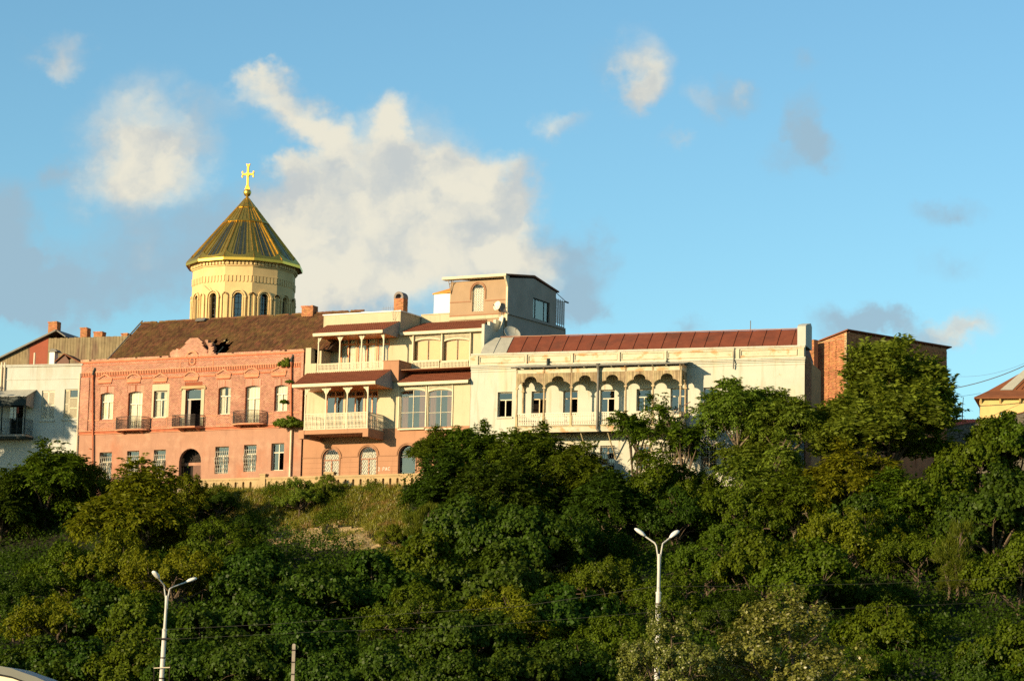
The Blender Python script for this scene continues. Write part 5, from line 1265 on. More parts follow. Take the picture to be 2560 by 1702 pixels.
# ------------------------------------------------------------------ long white house with the wooden gallery
def white_house():
    F = FW; A = lambda x, y, w=0: F.at(6, x, y, w); B = lambda x, y, w=0: F.at(7, x, y, w)
    uL, uR = A(60, 600)[0], B(1403, 500)[0]
    R = Root('white_house', F, (uL+uR)/2, 0, 25.0, 'long white house with a rusty red metal roof and a weathered wooden arcaded gallery', 'house')
    zc = A(60, 408)[1]; zp = A(60, 302)[1]
    H = []; wx = [298, 600, 882, 1212, 1535, 1838, 2132]
    zt, zb = A(360, 640)[1], A(360, 865)[1]
    for i, x in enumerate(wx):
        u0, u1 = A(x, 750)[0], A(x+(130 if i < 6 else 126), 750)[0]; H.append((u0, u1, zb if i not in (3,) else zb-.9, zt, 0))
    lz1, lz0 = A(1600, 1112)[1], B(600, 1345)[1]; HL = []
    for x in (600, 890, 1212, 1535, 1825): u0 = A(x, 1100)[0]; HL.append((u0, u0+1.38, lz0, lz1, 0))
    for x in (520, 822, 1120): u0 = B(x, 1200)[0]; HL.append((u0, u0+1.42, lz0, lz1, 0))
    m = MB(); wall_mb(m, uL, uR, 24.6, zc, H + HL, 0, .45); m.build('front_wall', G['white'], R)
    m = MB(); m.box(uL, uL+.3, .46, 9, 24.6, zc); m.box(uL, uR, 8.7, 9, 24.6, zc); m.box(uR-.3, uR, 3.6, 9, 24.6, zc); m.build('rear_wall', G['old_brick'], R)
    m = MB(); m.box(uL+.4, uR-.4, 3.0, 3.1, 24.6, zc); m.box(uL+.4, uR-.4, .5, 8.6, lz1+.5, lz1+.6); m.build('dark_backing', G['dark'], R)
    m = MB(); m.box(uR-.32, uR-.01, .46, 3.6, 24.6, zc+.3); sb = m.build('side_wall', G['old_mortar'], R)
    b = MB(); t = MB(); brick_mb(t, .46, 3.6, 26, zc+.3, [], 0, .12, .28, .03, .02, None, random.Random(6)); b.add([(uR-.01-v[1], v[0], v[2]) for v in t.v], t.f); b.build('brickwork', G['old_brick'], R, sb, kind='stuff')
    y0, z0 = side_hit(F, 7, 1482, 425, uR); y1, z1 = side_hit(F, 7, 1530, 610, uR)
    m = MB(); m.prismx([(3.6, 25), (y1, 25), (y1, z1), (3.6, z0)][::1], uR-.5, uR-.02); m.build('buttress', G['grey_side'], R)
    # cornice and parapet
    for (za, zb_, pr) in ((zc-.60, zc-.52, .06), (zc-.36, zc-.24, .10), (zc-.20, zc-.08, .17), (zc-.08, zc+.04, .26)):
        m = MB(); m.box(uL-.02, uR+pr*.4, -pr, .002, za, zb_); m.build('cornice', G['white'], R)
    m = MB(); m.box(uL, uR, -.02, .38, zc+.04, zp-.12); m.build('parapet', G['white_worn'], R)
    m = MB(); m.box(uL-.03, uR+.05, -.14, .44, zp-.12, zp); m.box(uL-.02, uR+.03, -.08, -.021, zp-.20, zp-.12); m.build('coping', G['white'], R)
    px = [A(x, 340)[0] for x in (60, 548, 958, 1375, 1790)] + [B(802, 330)[0], B(1400, 330)[0]]
    pw = [.75, .22, .22, .22, .22, .55, .5]
    for i, u in enumerate(px):
        a, b_ = (u, u+pw[i]) if i == 0 else (u-pw[i], u) if i == 6 else (u-.05, u-.05+pw[i])
        m = MB(); m.box(a, b_, -.17, -.021, zc+.05, zp-.21); m.build('parapet_pier', G['white_worn'], R)
        if i < 6:
            c0 = b_ + .10; c1 = px[i+1] - (.10 if i < 5 else .65); z0_, z1_ = zc+.22, zp-.30
            m = MB()
            for (p, q, r, s) in ((c0,c1,z1_-.06,z1_),(c0,c1,z0_-.02,z0_+.05),(c0,c0+.06,z0_+.05,z1_-.06),(c1-.06,c1,z0_+.05,z1_-.06)): m.box(p, q, -.11, -.021, r, s)
            m.build('parapet_panel', G['white_worn'], R)
    for x in (752, 1812):
        u, z = A(x, 362); m = MB(); m.box(u-.16, u+.16, -.05, .0, z-.3, z+.22); m.tube([(u, .1, z+.1), (u+.02, -.35, z-.15), (u+.05, -.4, z-.45)], .12, 6); m.build('scupper', G['dark_iron'], R)
    # metal roof in standing-seam panels
    D0, D1 = .42, 3.0; zr0 = zp-.04; zr1 = A(1000, 138, -D1)[1]; zr1 = F.z(6, 1000, 137, -D1)
    edges = [A(140, 300, -D0)[0], A(255, 292, -D0)[0], A(372, 284, -D0)[0]]
    ue = B(1342, 262, -D0)[0]; step = (A(745,258,-D0)[0]-A(497,272,-D0)[0])/2; u = A(497,272,-D0)[0]
    while u < ue-.3: edges.append(u); u += step
    edges.append(ue)
    lr = (A(180, 0)[0]-A(140, 0)[0])
    for i in range(len(edges)-1):
        a, b_ = edges[i], edges[i+1]; m = MB(); g = .012
        P = lambda u, t, l: (u, D0+(D1-D0)*t - .0, zr0 + (zr1-zr0)*t + l + .10*math.sin(t*math.pi)*.6)
        n = 4
        for k in range(n):
            t0, t1 = k/n, (k+1)/n
            m.hexa([P(a+g,t0,-.03), P(b_-g,t0,-.03), P(b_-g,t0,0), P(a+g,t0,0), P(a+g,t1,-.03), P(b_-g,t1,-.03), P(b_-g,t1,0), P(a+g,t1,0)])
            m.hexa([P(b_-.03,t0,0), P(b_+.01,t0,0), P(b_+.01,t0,.07), P(b_-.03,t0,.07), P(b_-.03,t1,0), P(b_+.01,t1,0), P(b_+.01,t1,.07), P(b_-.03,t1,.07)])
        m.build('roof_panel', G['zinc' if i < 2 else 'rust_roof'], R)
    m = MB(); m.add([(edges[0],D1,zr1-.03),(ue,D1,zr1-.03),(ue,9,zp-.3),(edges[0],9,zp-.3)], [(0,1,2,3)]); m.add([(edges[0],D0,zr0-.04),(edges[0],D1,zr1-.04),(edges[0],9,zp-.3)], [(2,1,0)]); m.add([(ue,D0,zr0-.04),(ue,D1,zr1-.04),(ue,9,zp-.3)], [(0,1,2)]); m.build('rear_roof', G['rust_roof'], R)
    m = MB(); rnd = random.Random(7); u = edges[1]
    while u < ue: w = 1.0+rnd.random(); m.tube([(u, D1, zr1+.05+.03*rnd.random()), (min(ue, u+w), D1, zr1+.05+.03*rnd.random())], .05, 5); u += w
    m.build('ridge_cap', G['pink_plaster'], R)
    u0 = B(1342, 200)[0]+.12; zt_ = F.z(7, 1380, 105, -.6); m = MB(); m.prismx([(.0, zp), (3.3, zp), (3.3, zr1+.2), (2.7, zr1+.45), (.6, zt_), (.0, zt_-.25)], ue+.06, ue+.06+.75); m.build('end_parapet', G['grey_wall'], R)
    u, z = F.at(7, 938, 140, -3); m = MB(); m.tube([(u, 3.2, z-.3), (u, 3.2, z+.75)], .04, 5); m.build('vent_pipe', G['dark_gutter'], R)
    m = MB(); a, b_ = uL-.45, edges[0]
    # windows
    for i, h in enumerate(H):
        tr = i != 3
        window(R, h[0]+.02, h[1]-.02, h[2]+.02, h[3]-.02, .30, 'old_frame' if i in (1, 2) else 'frame', 'mirror_glass' if i not in (0,) else 'mirror_glass', 0, .30 if i != 3 else .24, 2, 1, None, .075, 'white' if i == 0 else None, 'window', openl=(0, 1) if i in (0, 1) else (1,) if i in (2, 3) else ())
    for i, h in enumerate(HL):
        w = window(R, h[0]+.02, h[1]-.02, h[2]+.02, h[3]-.02, .30, 'old_frame', 'mirror_glass', 0, None, 2, 1, None, .07, None, 'window', 1, None, 4, openl=(1, 4, 6))
        grille(R, h[0]+.05, h[1]-.05, h[2]+.03, h[3]-.03, .02, w, False)
    # gallery
    W = 2.2; posts = [A(x, 700, W)[0] for x in (471, 713, 955, 1196, 1440, 1683, 1928)]
    zf = A(1200, 938, W)[1]; zfb = A(1200, 992, W)[1]; zcap = A(1200, 590, W)[1]; zv = A(1200, 462, W)[1]; zfr = A(1200, 425, W)[1]
    g0, g1 = posts[0]-.14, posts[-1]+.14
    m = MB(); m.box(g0-.06, g1+.06, -W-.12, -.003, zf-.06, zf+.03); m.build('gallery_floor', G['grey_wood'], R)
    m = MB(); m.box(g0, g1, -W-.08, -W+.02, zfb, zf-.063); m.box(g0+.02, g0+.1, -W+.03, -.01, zfb, zf-.063); m.box(g1-.1, g1-.02, -W+.03, -.01, zfb, zf-.063); m.build('gallery_beam', G['white_worn'], R)
    def post(u, y, nm='gallery_post'):
        m = MB(); m.box(u-.10, u+.10, y-.10, y+.10, zf+.03, zf+.95); m.lathe([(.105, zf+.95), (.12, zf+1.05), (.10, zf+1.15), (.085, zcap-.12)], 10, (u, y, 0)); m.box(u-.14, u+.14, y-.14, y+.14, zcap-.12, zcap+.0); m.box(u-.09, u+.09, y-.07, y+.07, zcap, zfr-.02)
        m.build(nm, G['grey_wood'], R)
    for u in posts: post(u, -W)
    post(posts[0], -.14, 'wall_post'); post(posts[-1], -.14, 'wall_post')
    def tre(q):      # height of the trefoil opening above the capitals, q in -1..1
        a = abs(q)
        if a < .50: return .50 + .58*math.sqrt(max(0, 1-(a/.52)**2))
        return .54*math.sqrt(max(0, 1-((a-.46)/.56)**2)) if a > .46 else .54
    rnd = random.Random(17)
    def bay(a, b_, y, along='x', nm='valance'):
        n = 44; top = zv; pts = []
        sc = (zv - zcap)/1.36
        low = [(a + (b_-a)*i/n, zcap + sc*tre(-1+2*i/n)) for i in range(n+1)]
        m = MB()
        poly = [(b_, top), (a, top)] + low
        def P(u, z, d): return (u, y+d, z) if along == 'x' else (y+d, u, z)
        for i in range(n):
            (u0, z0), (u1, z1) = low[i], low[i+1]
            q = [(u0, z0), (u1, z1), (u1, top), (u0, top)]
            vs = [P(u, z, -.03) for u, z in q] + [P(u, z, .03) for u, z in q]; fs = [(0,1,2,3),(7,6,5,4),(0,4,5,1)]
            if along != 'x': fs = [f[::-1] for f in fs]
            m.add(vs, fs)
        v = m.build(nm, G['grey_wood'], R)
        s = MB(); k = int((b_-a)/.125)
        for i in range(k):
            u = a + (b_-a)*(i+.5)/k; q = -1+2*(i+.5)/k; zl = zcap + sc*tre(q) + .03
            if top-zl > .06:
                if along == 'x': s.box(u-.035, u+.035, y-.055-.015*rnd.random(), y-.031, zl, top)
                else: s.box(y-.055, y-.031, u-.035, u+.035, zl, top); s.box(y+.031, y+.055, u-.035, u+.035, zl, top)
        s.build('batten', G['grey_wood'], R, v, kind='stuff')
    for a, b_ in zip(posts, posts[1:]): bay(a+.09, b_-.09, -W)
    bay(-W+.09, -.2, posts[0], 'y', 'side_valance'); bay(-W+.09, -.2, posts[-1], 'y', 'side_valance')
    m = MB(); m.box(g0+.02, g1-.02, -W-.07, -W+.07, zv, zfr); m.box(g0+.02, g0+.16, -W+.08, -.01, zv, zfr+.2); m.box(g1-.16, g1-.02, -W+.08, -.01, zv, zfr+.2); m.build('gallery_frieze', G['white_worn'], R)
    zr = zfr + .16
    m = MB(); m.hexa([(g0-.3,-W-.45,zr-.02),(g1+.3,-W-.45,zr-.02),(g1+.3,-.27,zr+.42),(g0-.3,-.27,zr+.42),(g0-.3,-W-.45,zr+.03),(g1+.3,-W-.45,zr+.03),(g1+.3,-.27,zr+.47),(g0-.3,-.27,zr+.47)]); m.build('gallery_roof', G['zinc'], R)
    m = MB(); m.tube([(g0-.35, -W-.50, zr-.02), (g1+.3, -W-.50, zr+.0)], .07, 6); m.build('gutter', G['dark_gutter'], R)
    for i in range(13):
        u = g0+.15 + (g1-g0-.3)*i/12; m = MB(); m.hexa([(u-.05,-W-.40,zr-.13),(u+.05,-W-.40,zr-.13),(u+.05,-W+.05,zfr+.0),(u-.05,-W+.05,zfr+.0),(u-.05,-W-.40,zr-.025),(u+.05,-W-.40,zr-.025),(u+.05,-W+.05,zr+.06),(u-.05,-W+.05,zr+.06)]); m.build('rafter_end', G['white_worn'], R)
    m = MB(); m.box(g0+.2, g1-.2, -W+.1, -.28, zv+.25, zv+.29); m.build('gallery_ceiling', G['grey_wood'], R)
    def rail(a, b_, y, along='x'):
        m = MB(); z0, z1 = zf+.10, zf+1.22
        def box(p, q, r, s, d=.02):
            if along == 'x': m.box(p, q, y-d, y+d, r, s)
            else: m.box(y-d, y+d, p, q, r, s)
        box(a, b_, z1-.09, z1, .05); box(a, b_, z0, z0+.07, .04); box(a, b_, z0+.30, z0+.34); box(a, b_, z1-.34, z1-.30)
        n = int((b_-a)/.16); w = (b_-a)/n
        for i in range(n):
            c = a + (i+.5)*w
            box(c-.035, c+.035, z0+.07, z1-.09)
            for zz in (z0+.20, z0+.52, z0+.66, z1-.20): box(c-.066, c+.066, zz-.05, zz+.05, .016)
        return m.build('railing_panel', G['frame'], R)
    for i, (a, b_) in enumerate(zip(posts, posts[1:])):
        if i == 5: continue
        rail(a+.1, b_-.1, -W+.02)
    rail(-W+.12, -.26, posts[0], 'y'); rail(-W+.12, -.26, posts[-1], 'y'); rail(posts[-2]+.1, posts[-1]-.1, -W+.02)
    for x in (1060, 1300, 1650, 1960): 
        u = A(x, 1050, 1)[0]; m = MB(); m.bar((u+.35, -.05, zfb-2.3), (u, -W+.25, zfb+.02), .09); m.bar((u, -W+.2, zfb+.06), (u, -.0, zfb+.06), .08); m.build('gallery_brace', G['grey_wood'], R)
    m = MB(); u = A(1193, 600, W+.35)[0]; zt2 = A(1193, 395, W+.35)[1]; m.tube([(u-.05, -W-.32, zf-.35), (u-.02, -W-.32, zf+.5), (u, -W-.32, zt2-.4)], .11, 8); m.tube([(u, -W-.32, zt2-.45), (u, -W-.45, zt2+.05)], [.12, .22], 8); m.tube([(u-.05, -W-.32, zf-.33), (u+.12, -W-.30, zf-.55)], .10, 8); m.build('rain_pipe', G['dark_gutter'], R)
    m = MB(); u = B(802, 420)[0]; m.tube([(u-.02, -.20, zc-.9), (u+.02, -.30, zc-.1), (u+.06, -.18, zp-.1)], .06, 5); m.build('downpipe_stub', G['dark_gutter'], R)
    # broken chair-like planks piled at the far end of the gallery
    p = F.world(posts[-2]+1.2, -1.4, zf); Rj = Root('broken_furniture', None, p.x, p.y, p.z, 'heap of broken brown timbers on the right end of the wooden gallery', 'timber')
    rnd = random.Random(31)
    for i in range(9):
        m = MB(); a = p + F.U*(rnd.random()*2-.6) + F.N*(rnd.random()*.8-.3) + Vector((0,0,.5+rnd.random()*.8)); d = (F.U*(rnd.random()*2-.6) + Vector((0,0,rnd.random()*.9-.2)) + F.N*(rnd.random()-.3)*.5); m.tube([a, a+d*1.1], .045, 4); m.build('timber', G['door_wood'], Rj)
white_house()

# ------------------------------------------------------------------ bare brick house at the right
def brick_house():
    c = ray(*K(8, 395, 300)); c = EYE + c*(266/c.y)
    F = Frame(45, c); A = lambda x, y, w=0: F.at(8, x, y, w)
    uL, uR = A(100, 400)[0], A(397, 400)[0]; zl, zr = A(100, 290)[1], A(385, 170)[1]
    R = Root('brick_house', F, (uL+uR)/2, 0, 24.0, 'bare orange brick house with one sunlit wall, behind the big tree at the right', 'house')
    yb, zb = side_hit(F, 8, 1250, 310, uR); zn = side_hit(F, 8, 402, 185, uR)[1]
    uL -= .4
    m = MB(); m.add([(uL,0,24),(uR,0,24),(uR,0,zr),(uL,0,zl)], [(0,1,2,3)]); m.add([(uR,0,24),(uR,yb,24),(uR,yb,zb),(uR,0,zr)], [(0,1,2,3)]); m.add([(uL,0,24),(uL,yb,24),(uL,yb,zb-1),(uL,0,zl)], [(3,2,1,0)]); m.add([(uL,yb,24),(uR,yb,24),(uR,yb,zb),(uL,yb,zb-1)], [(3,2,1,0)])
    m.build('wall', G['old_mortar'], R)
    rnd = random.Random(44); b = MB()
    pred = lambda u, z: z < zl + (zr-zl)*(u-uL)/(uR-uL) - .08 and (rnd.random() > .02 or z < 30)
    brick_mb(b, uL, uR, 30.0, zr, [], -.003, .115, .27, .03, .018, pred, rnd); b.build('brickwork', G['old_brick'], R, kind='stuff')
    b = MB(); t = MB(); brick_mb(t, .02, yb, 32.0, zr, [], 0, .115, .27, .03, .018, lambda y, z: z < zr + (zb-zr)*y/yb - .1, rnd); b.add([(uR+.003-v[1], v[0], v[2]) for v in t.v], t.f); b.build('brickwork', G['old_brick'], R, kind='stuff')
    for x in (240, 300, 385):
        u = A(x, 300)[0]; m = MB(); k = 30.5
        while k < zl + (zr-zl)*(u-uL)/(uR-uL)-.4: m.box(u, u+.13+.08*rnd.random(), -.09-.05*rnd.random(), .0, k, k+.1); k += .23
        m.build('toothed_bricks', G['old_brick'], R, kind='stuff')
    m = MB(); m.box(uR-.22, uR+.05, -.08, .0, 30, zr-.15); m.build('corner_pier', G['grey_wood'], R)
    u0, z0 = A(105, 268)[0], A(105, 268)[1]; m = MB(); m.bar((uL, -.05, z0-.05), (uR-.3, -.05, z0+.15), .05); m.build('tie_bar', G['grey_wood'], R)
    m = MB(); o = .12
    m.hexa([(uL-.2,-.25,zl-.02),(uR+.30,-.25,zr+.12),(uR+.30,yb+.5,zb+.12),(uL-.2,yb+.5,zb-1),(uL-.2,-.25,zl+o),(uR+.30,-.25,zr+.12+o),(uR+.30,yb+.5,zb+.12+o),(uL-.2,yb+.5,zb-1+o)]); m.build('roof', G['brown_roof'], R)
    for i in range(12): y = .2 + (yb)*i/12; z = zr + (zb-zr)*y/yb; m = MB(); m.box(uR-.3, uR+.22, y, y+.08, z-.07, z+.09); m.build('rafter', G['door_wood'], R)
    # low brick pier beside the white house
    a, z = F.at(8, 40, 240, 1.5)[0], F.z(8, 60, 240, 1.5); m = MB(); m.box(a, a+1.2, -1.5, -.9, 26, z); o_ = m.build('side_pier', G['old_mortar'], R); b = MB(); brick_mb(b, a, a+1.2, 30, z, [], -1.5, .115, .27, .03, .018, None, rnd); b.build('side_pier_brickwork', G['old_brick'], R, kind='stuff')
brick_house()
def ochre_house():
    c = ray(*K(8, 1530, 800)); c = EYE + c*(262/c.y); F = Frame(14, c); A = lambda x, y, w=0: F.at(8, x, y, w)
    uL = A(1530, 800)[0]; uR = uL + 13; ze = A(1600, 728)[1]
    R = Root('ochre_house', F, uL+6, 0, 24, 'ochre plastered house with a rusty hipped roof at the right edge', 'house')
    hs = []
    for x0, x1 in ((1713, 1818), (1895, 2000)): u0, u1 = A(x0, 870)[0], A(x1, 870)[0]; z1 = A((x0+x1)/2, 833)[1]; hs.append((u0, u1, z1-2.0, z1, .25))
    m = MB(); wall_mb(m, uL, uR, 24, ze, hs, 0, .35); m.add([(uL,0,24),(uL,9,24),(uL,9,ze),(uL,0,ze)], [(3,2,1,0)]); m.add([(uR,0,24),(uR,9,24),(uR,9,ze),(uR,0,ze)], [(0,1,2,3)]); m.build('wall', G['yellow_wall'], R)
    for i, h in enumerate(hs): window(R, h[0]+.02, h[1]-.02, h[2], h[3]-.28, .25, 'pure_white', 'pale_glass', 0, .3, 2, 1, 'curtain', .12, None, 'window')
    for i, h in enumerate(hs): m = MB(); m.prism([(h[0]+.01, h[3]-.28)] + [(h[1]-.01, h[3]-.28)] + arcpts(h[0]+.01, h[1]-.01, h[3]-.25, .24), .12, .34); m.build('arch_infill', G['yellow_wall'], R)
    ov = .5; A2 = lambda x, y, w: F.at(8, x, y, w)
    apx = uL + 6.2; apz = ze + 4.2
    m = MB(); e = [(uL-ov,-ov,ze-.02),(uR+ov,-ov,ze-.02),(uR+ov,9+ov,ze-.02),(uL-ov,9+ov,ze-.02)]; mid = [(uL+.7,.75,ze+.72),(uR-.7,.75,ze+.72),(uR-.7,8.2,ze+.72),(uL+.7,8.2,ze+.72)]; top = [(apx-.3,4.4,apz),(apx+.3,4.4,apz),(apx+.3,4.6,apz),(apx-.3,4.6,apz)]
    m.add(e+mid+top, [(0,1,5,4),(1,2,6,5),(2,3,7,6),(3,0,4,7),(4,5,9,8),(5,6,10,9),(6,7,11,10),(7,4,8,11),(8,9,10,11)]); m.add([(x,y,z-.14) for x,y,z in e], [(0,3,2,1)]); 
    for i in range(4): a, b = e[i], e[(i+1)%4]; m.add([(a[0],a[1],a[2]-.14),(b[0],b[1],b[2]-.14),b,a], [(0,1,2,3)])
    r = m.build('roof', G['brown_roof'], R)
    def sl(u, t): # on the front slope
        y = .75 + (4.4-.75)*t; z = ze+.72 + (apz-ze-.72)*t; return (u, y, z+.05)
    m = MB(); m.hexa([sl(uL+1.9,.02), sl(uL+3.1,.02), sl(uL+3.1,.02), sl(uL+1.9,.02), sl(uL+4.9,.9), sl(uL+5.6,.9), (uL+5.6, sl(0,.9)[1], sl(0,.9)[2]+.08), (uL+4.9, sl(0,.9)[1], sl(0,.9)[2]+.08)]); m.build('patched_sheet', G['zinc'], R, r)
    m = MB()
    for k in range(14): 
        u = uL+3.4+k*.55; t1 = .9 if u < apx else max(.1, .9-(u-apx)/6.5); m.tube([sl(u, .03), sl(apx+(u-apx)*(1-t1)*1.0, t1)], .05, 4)
    m.build('roof_roll', G['brown_roof'], R, r)
    for k in range(6): u = uL + (.05 if k == 0 else 1.9*k); m = MB(); m.prismx([(-.42, ze-.16), (-.003, ze-.16), (-.003, ze-.62)], u, u+.18); m.build('eaves_bracket', G['yellow_wall'], R)
    # red tiled shed and rubble wall in front of it
    FS = Frame(14, c + F.N*4); B_ = lambda x, y, w=0: FS.at(8, x, y, w)
    a0, a1 = B_(1335, 940)[0], B_(1535, 940)[0]; z0, z1 = B_(1430, 962)[1], FS.z(8, 1480, 912, -2)
    R2 = Root('tiled_shed', FS, (a0+a1)/2, 0, 24, 'low shed with a bright red tiled roof left of the ochre house', 'shed')
    m = MB(); m.box(a0+.3, a1-.3, .3, 3.4, 24, z0-.05); m.build('wall', G['yellow_wall'], R2)
    m = MB(); tiles_mb(m, Vector((a0-1.5, 0, z0)), Vector((1,0,0)), Vector((0, 2.2, z1-z0)).normalized(), int((a1-a0+1.7)/.25), 6, .25, Vector((0,2.2,z1-z0)).length/6, None, random.Random(3), .06, .03)
    base = MB(); base.hexa([(a0-1.5,0,z0-.12),(a1+.2,0,z0-.12),(a1+.2,2.2,z1-.12),(a0-1.5,2.2,z1-.12),(a0-1.5,0,z0-.01),(a1+.2,0,z0-.01),(a1+.2,2.2,z1-.01),(a0-1.5,2.2,z1-.01)]); rr = base.build('roof', G['red_tile'], R2); m.build('roof_tiles', G['red_tile'], R2, rr, kind='stuff')
    FWl = Frame(14, c + F.N*7); W_ = lambda x, y, w=0: FWl.at(8, x, y, w)
    pts = [W_(x, y) for x, y in ((1250, 975), (1340, 968), (1520, 940), (1700, 905), (1909, 858))]; pts.append((pts[-1][0]+8, pts[-1][1]+1.6))
    R3 = Root('rubble_wall', FWl, pts[0][0]+4, 0, 22, 'grey rubble stone wall with a sloping top below the ochre house', 'wall')
    m = MB(); m.prism([(pts[0][0], 22), (pts[-1][0], 22)] + pts[::-1], 0, .6); m.build('wall_core', G['stone'], R3)
    rnd = random.Random(19); u = pts[0][0]
    zt = lambda u: float(np.interp(u, [p[0] for p in pts], [p[1] for p in pts]))
    shapes = []
    for s in range(5):
        mm = MB(); n = 7; rr_ = [(.42+.12*rnd.random(), .42+.12*rnd.random()) for _ in range(n)]
        ring = [(rr_[i][0]*math.cos(2*math.pi*i/n), rr_[i][1]*math.sin(2*math.pi*i/n)) for i in range(n)]
        mm.add([(x, .0, z) for x, z in ring] + [(x*.8, -.10, z*.8) for x, z in ring], [tuple(range(n, 2*n))] + [(i, (i+1)%n, n+(i+1)%n, n+i) for i in range(n)])
        me = bpy.data.meshes.new('stone'); me.from_pydata(mm.v, [], mm.f); me.materials.append(G['stone']); me.update(); shapes.append(me)
    cnt = 0; row = 0
    while row < 7:
        u = pts[0][0] + .2*(row % 2)
        while u < pts[-1][0] and cnt < 290:
            w = .42 + .35*rnd.random(); z = zt(u) - .22 - row*.40
            o = bpy.data.objects.new('stone', shapes[rnd.randrange(5)]); COL.objects.link(o); o.parent = R3.o; o.location = (u + w/2 - R3.u, -.005, z - R3.z + rnd.uniform(-.08,.08)); o.rotation_euler = (0, rnd.uniform(-.5,.5), 0); o.scale = (w*1.02, .7+.8*rnd.random(), .40); u += w; cnt += 1
        row += 1
    m = MB()
    for i in range(len(pts)-1): a, b = pts[i], pts[i+1]; m.hexa([(a[0],-.08,a[1]-.01),(b[0],-.08,b[1]-.01),(b[0],.68,b[1]-.01),(a[0],.68,a[1]-.01),(a[0],-.08,a[1]+.09),(b[0],-.08,b[1]+.09),(b[0],.68,b[1]+.09),(a[0],.68,a[1]+.09)])
    m.build('coping', G['door_wood'], R3)
    # mast and cables
    p0, p1 = FS.hit(*K(8, 1378, 918), -2), FS.hit(*K(8, 1392, 725), -2)
    R4 = Root('roof_mast', None, p0.x, p0.y, p0.z-1.5, 'thin dark mast standing behind the red tiled shed', 'mast'); m = MB(); m.tube([p0 - Vector((0,0,1.5)), (p0+p1)/2], .055, 5); m.tube([(p0+p1)/2, p1, p1 - F.U*.25], .035, 5); m.build('pole', G['dark_iron'], R4)
    def cable(a, b, sag, r, label, grp='overhead cables'):
        n = 14; m = MB(); m.tube([a.lerp(b, i/n) - Vector((0,0,sag*4*(i/n)*(1-i/n))) for i in range(n+1)], r, 4); o = m.build('cable', G['cable']); setp(o, label, 'cable', grp)
    h = lambda x, y, w: FS.hit(*K(8, x, y), w)
    cable(h(1180, 668, 0), h(2050, 390, 3), .5, .045, 'thick black cable rising to the ochre house roof')
    cable(h(1180, 728, 0), h(1540, 690, -3.8), .1, .02, 'thin cable reaching the eaves corner of the ochre house')
    cable(h(1500, 932, 1), h(2000, 725, 1), .1, .022, 'thin cable crossing low over the ochre wall')
    cable(h(1180, 530, 0), h(2000, 395, 2), .8, .013, 'faint upper wire in the sky between brick house and ochre house')
ochre_house()
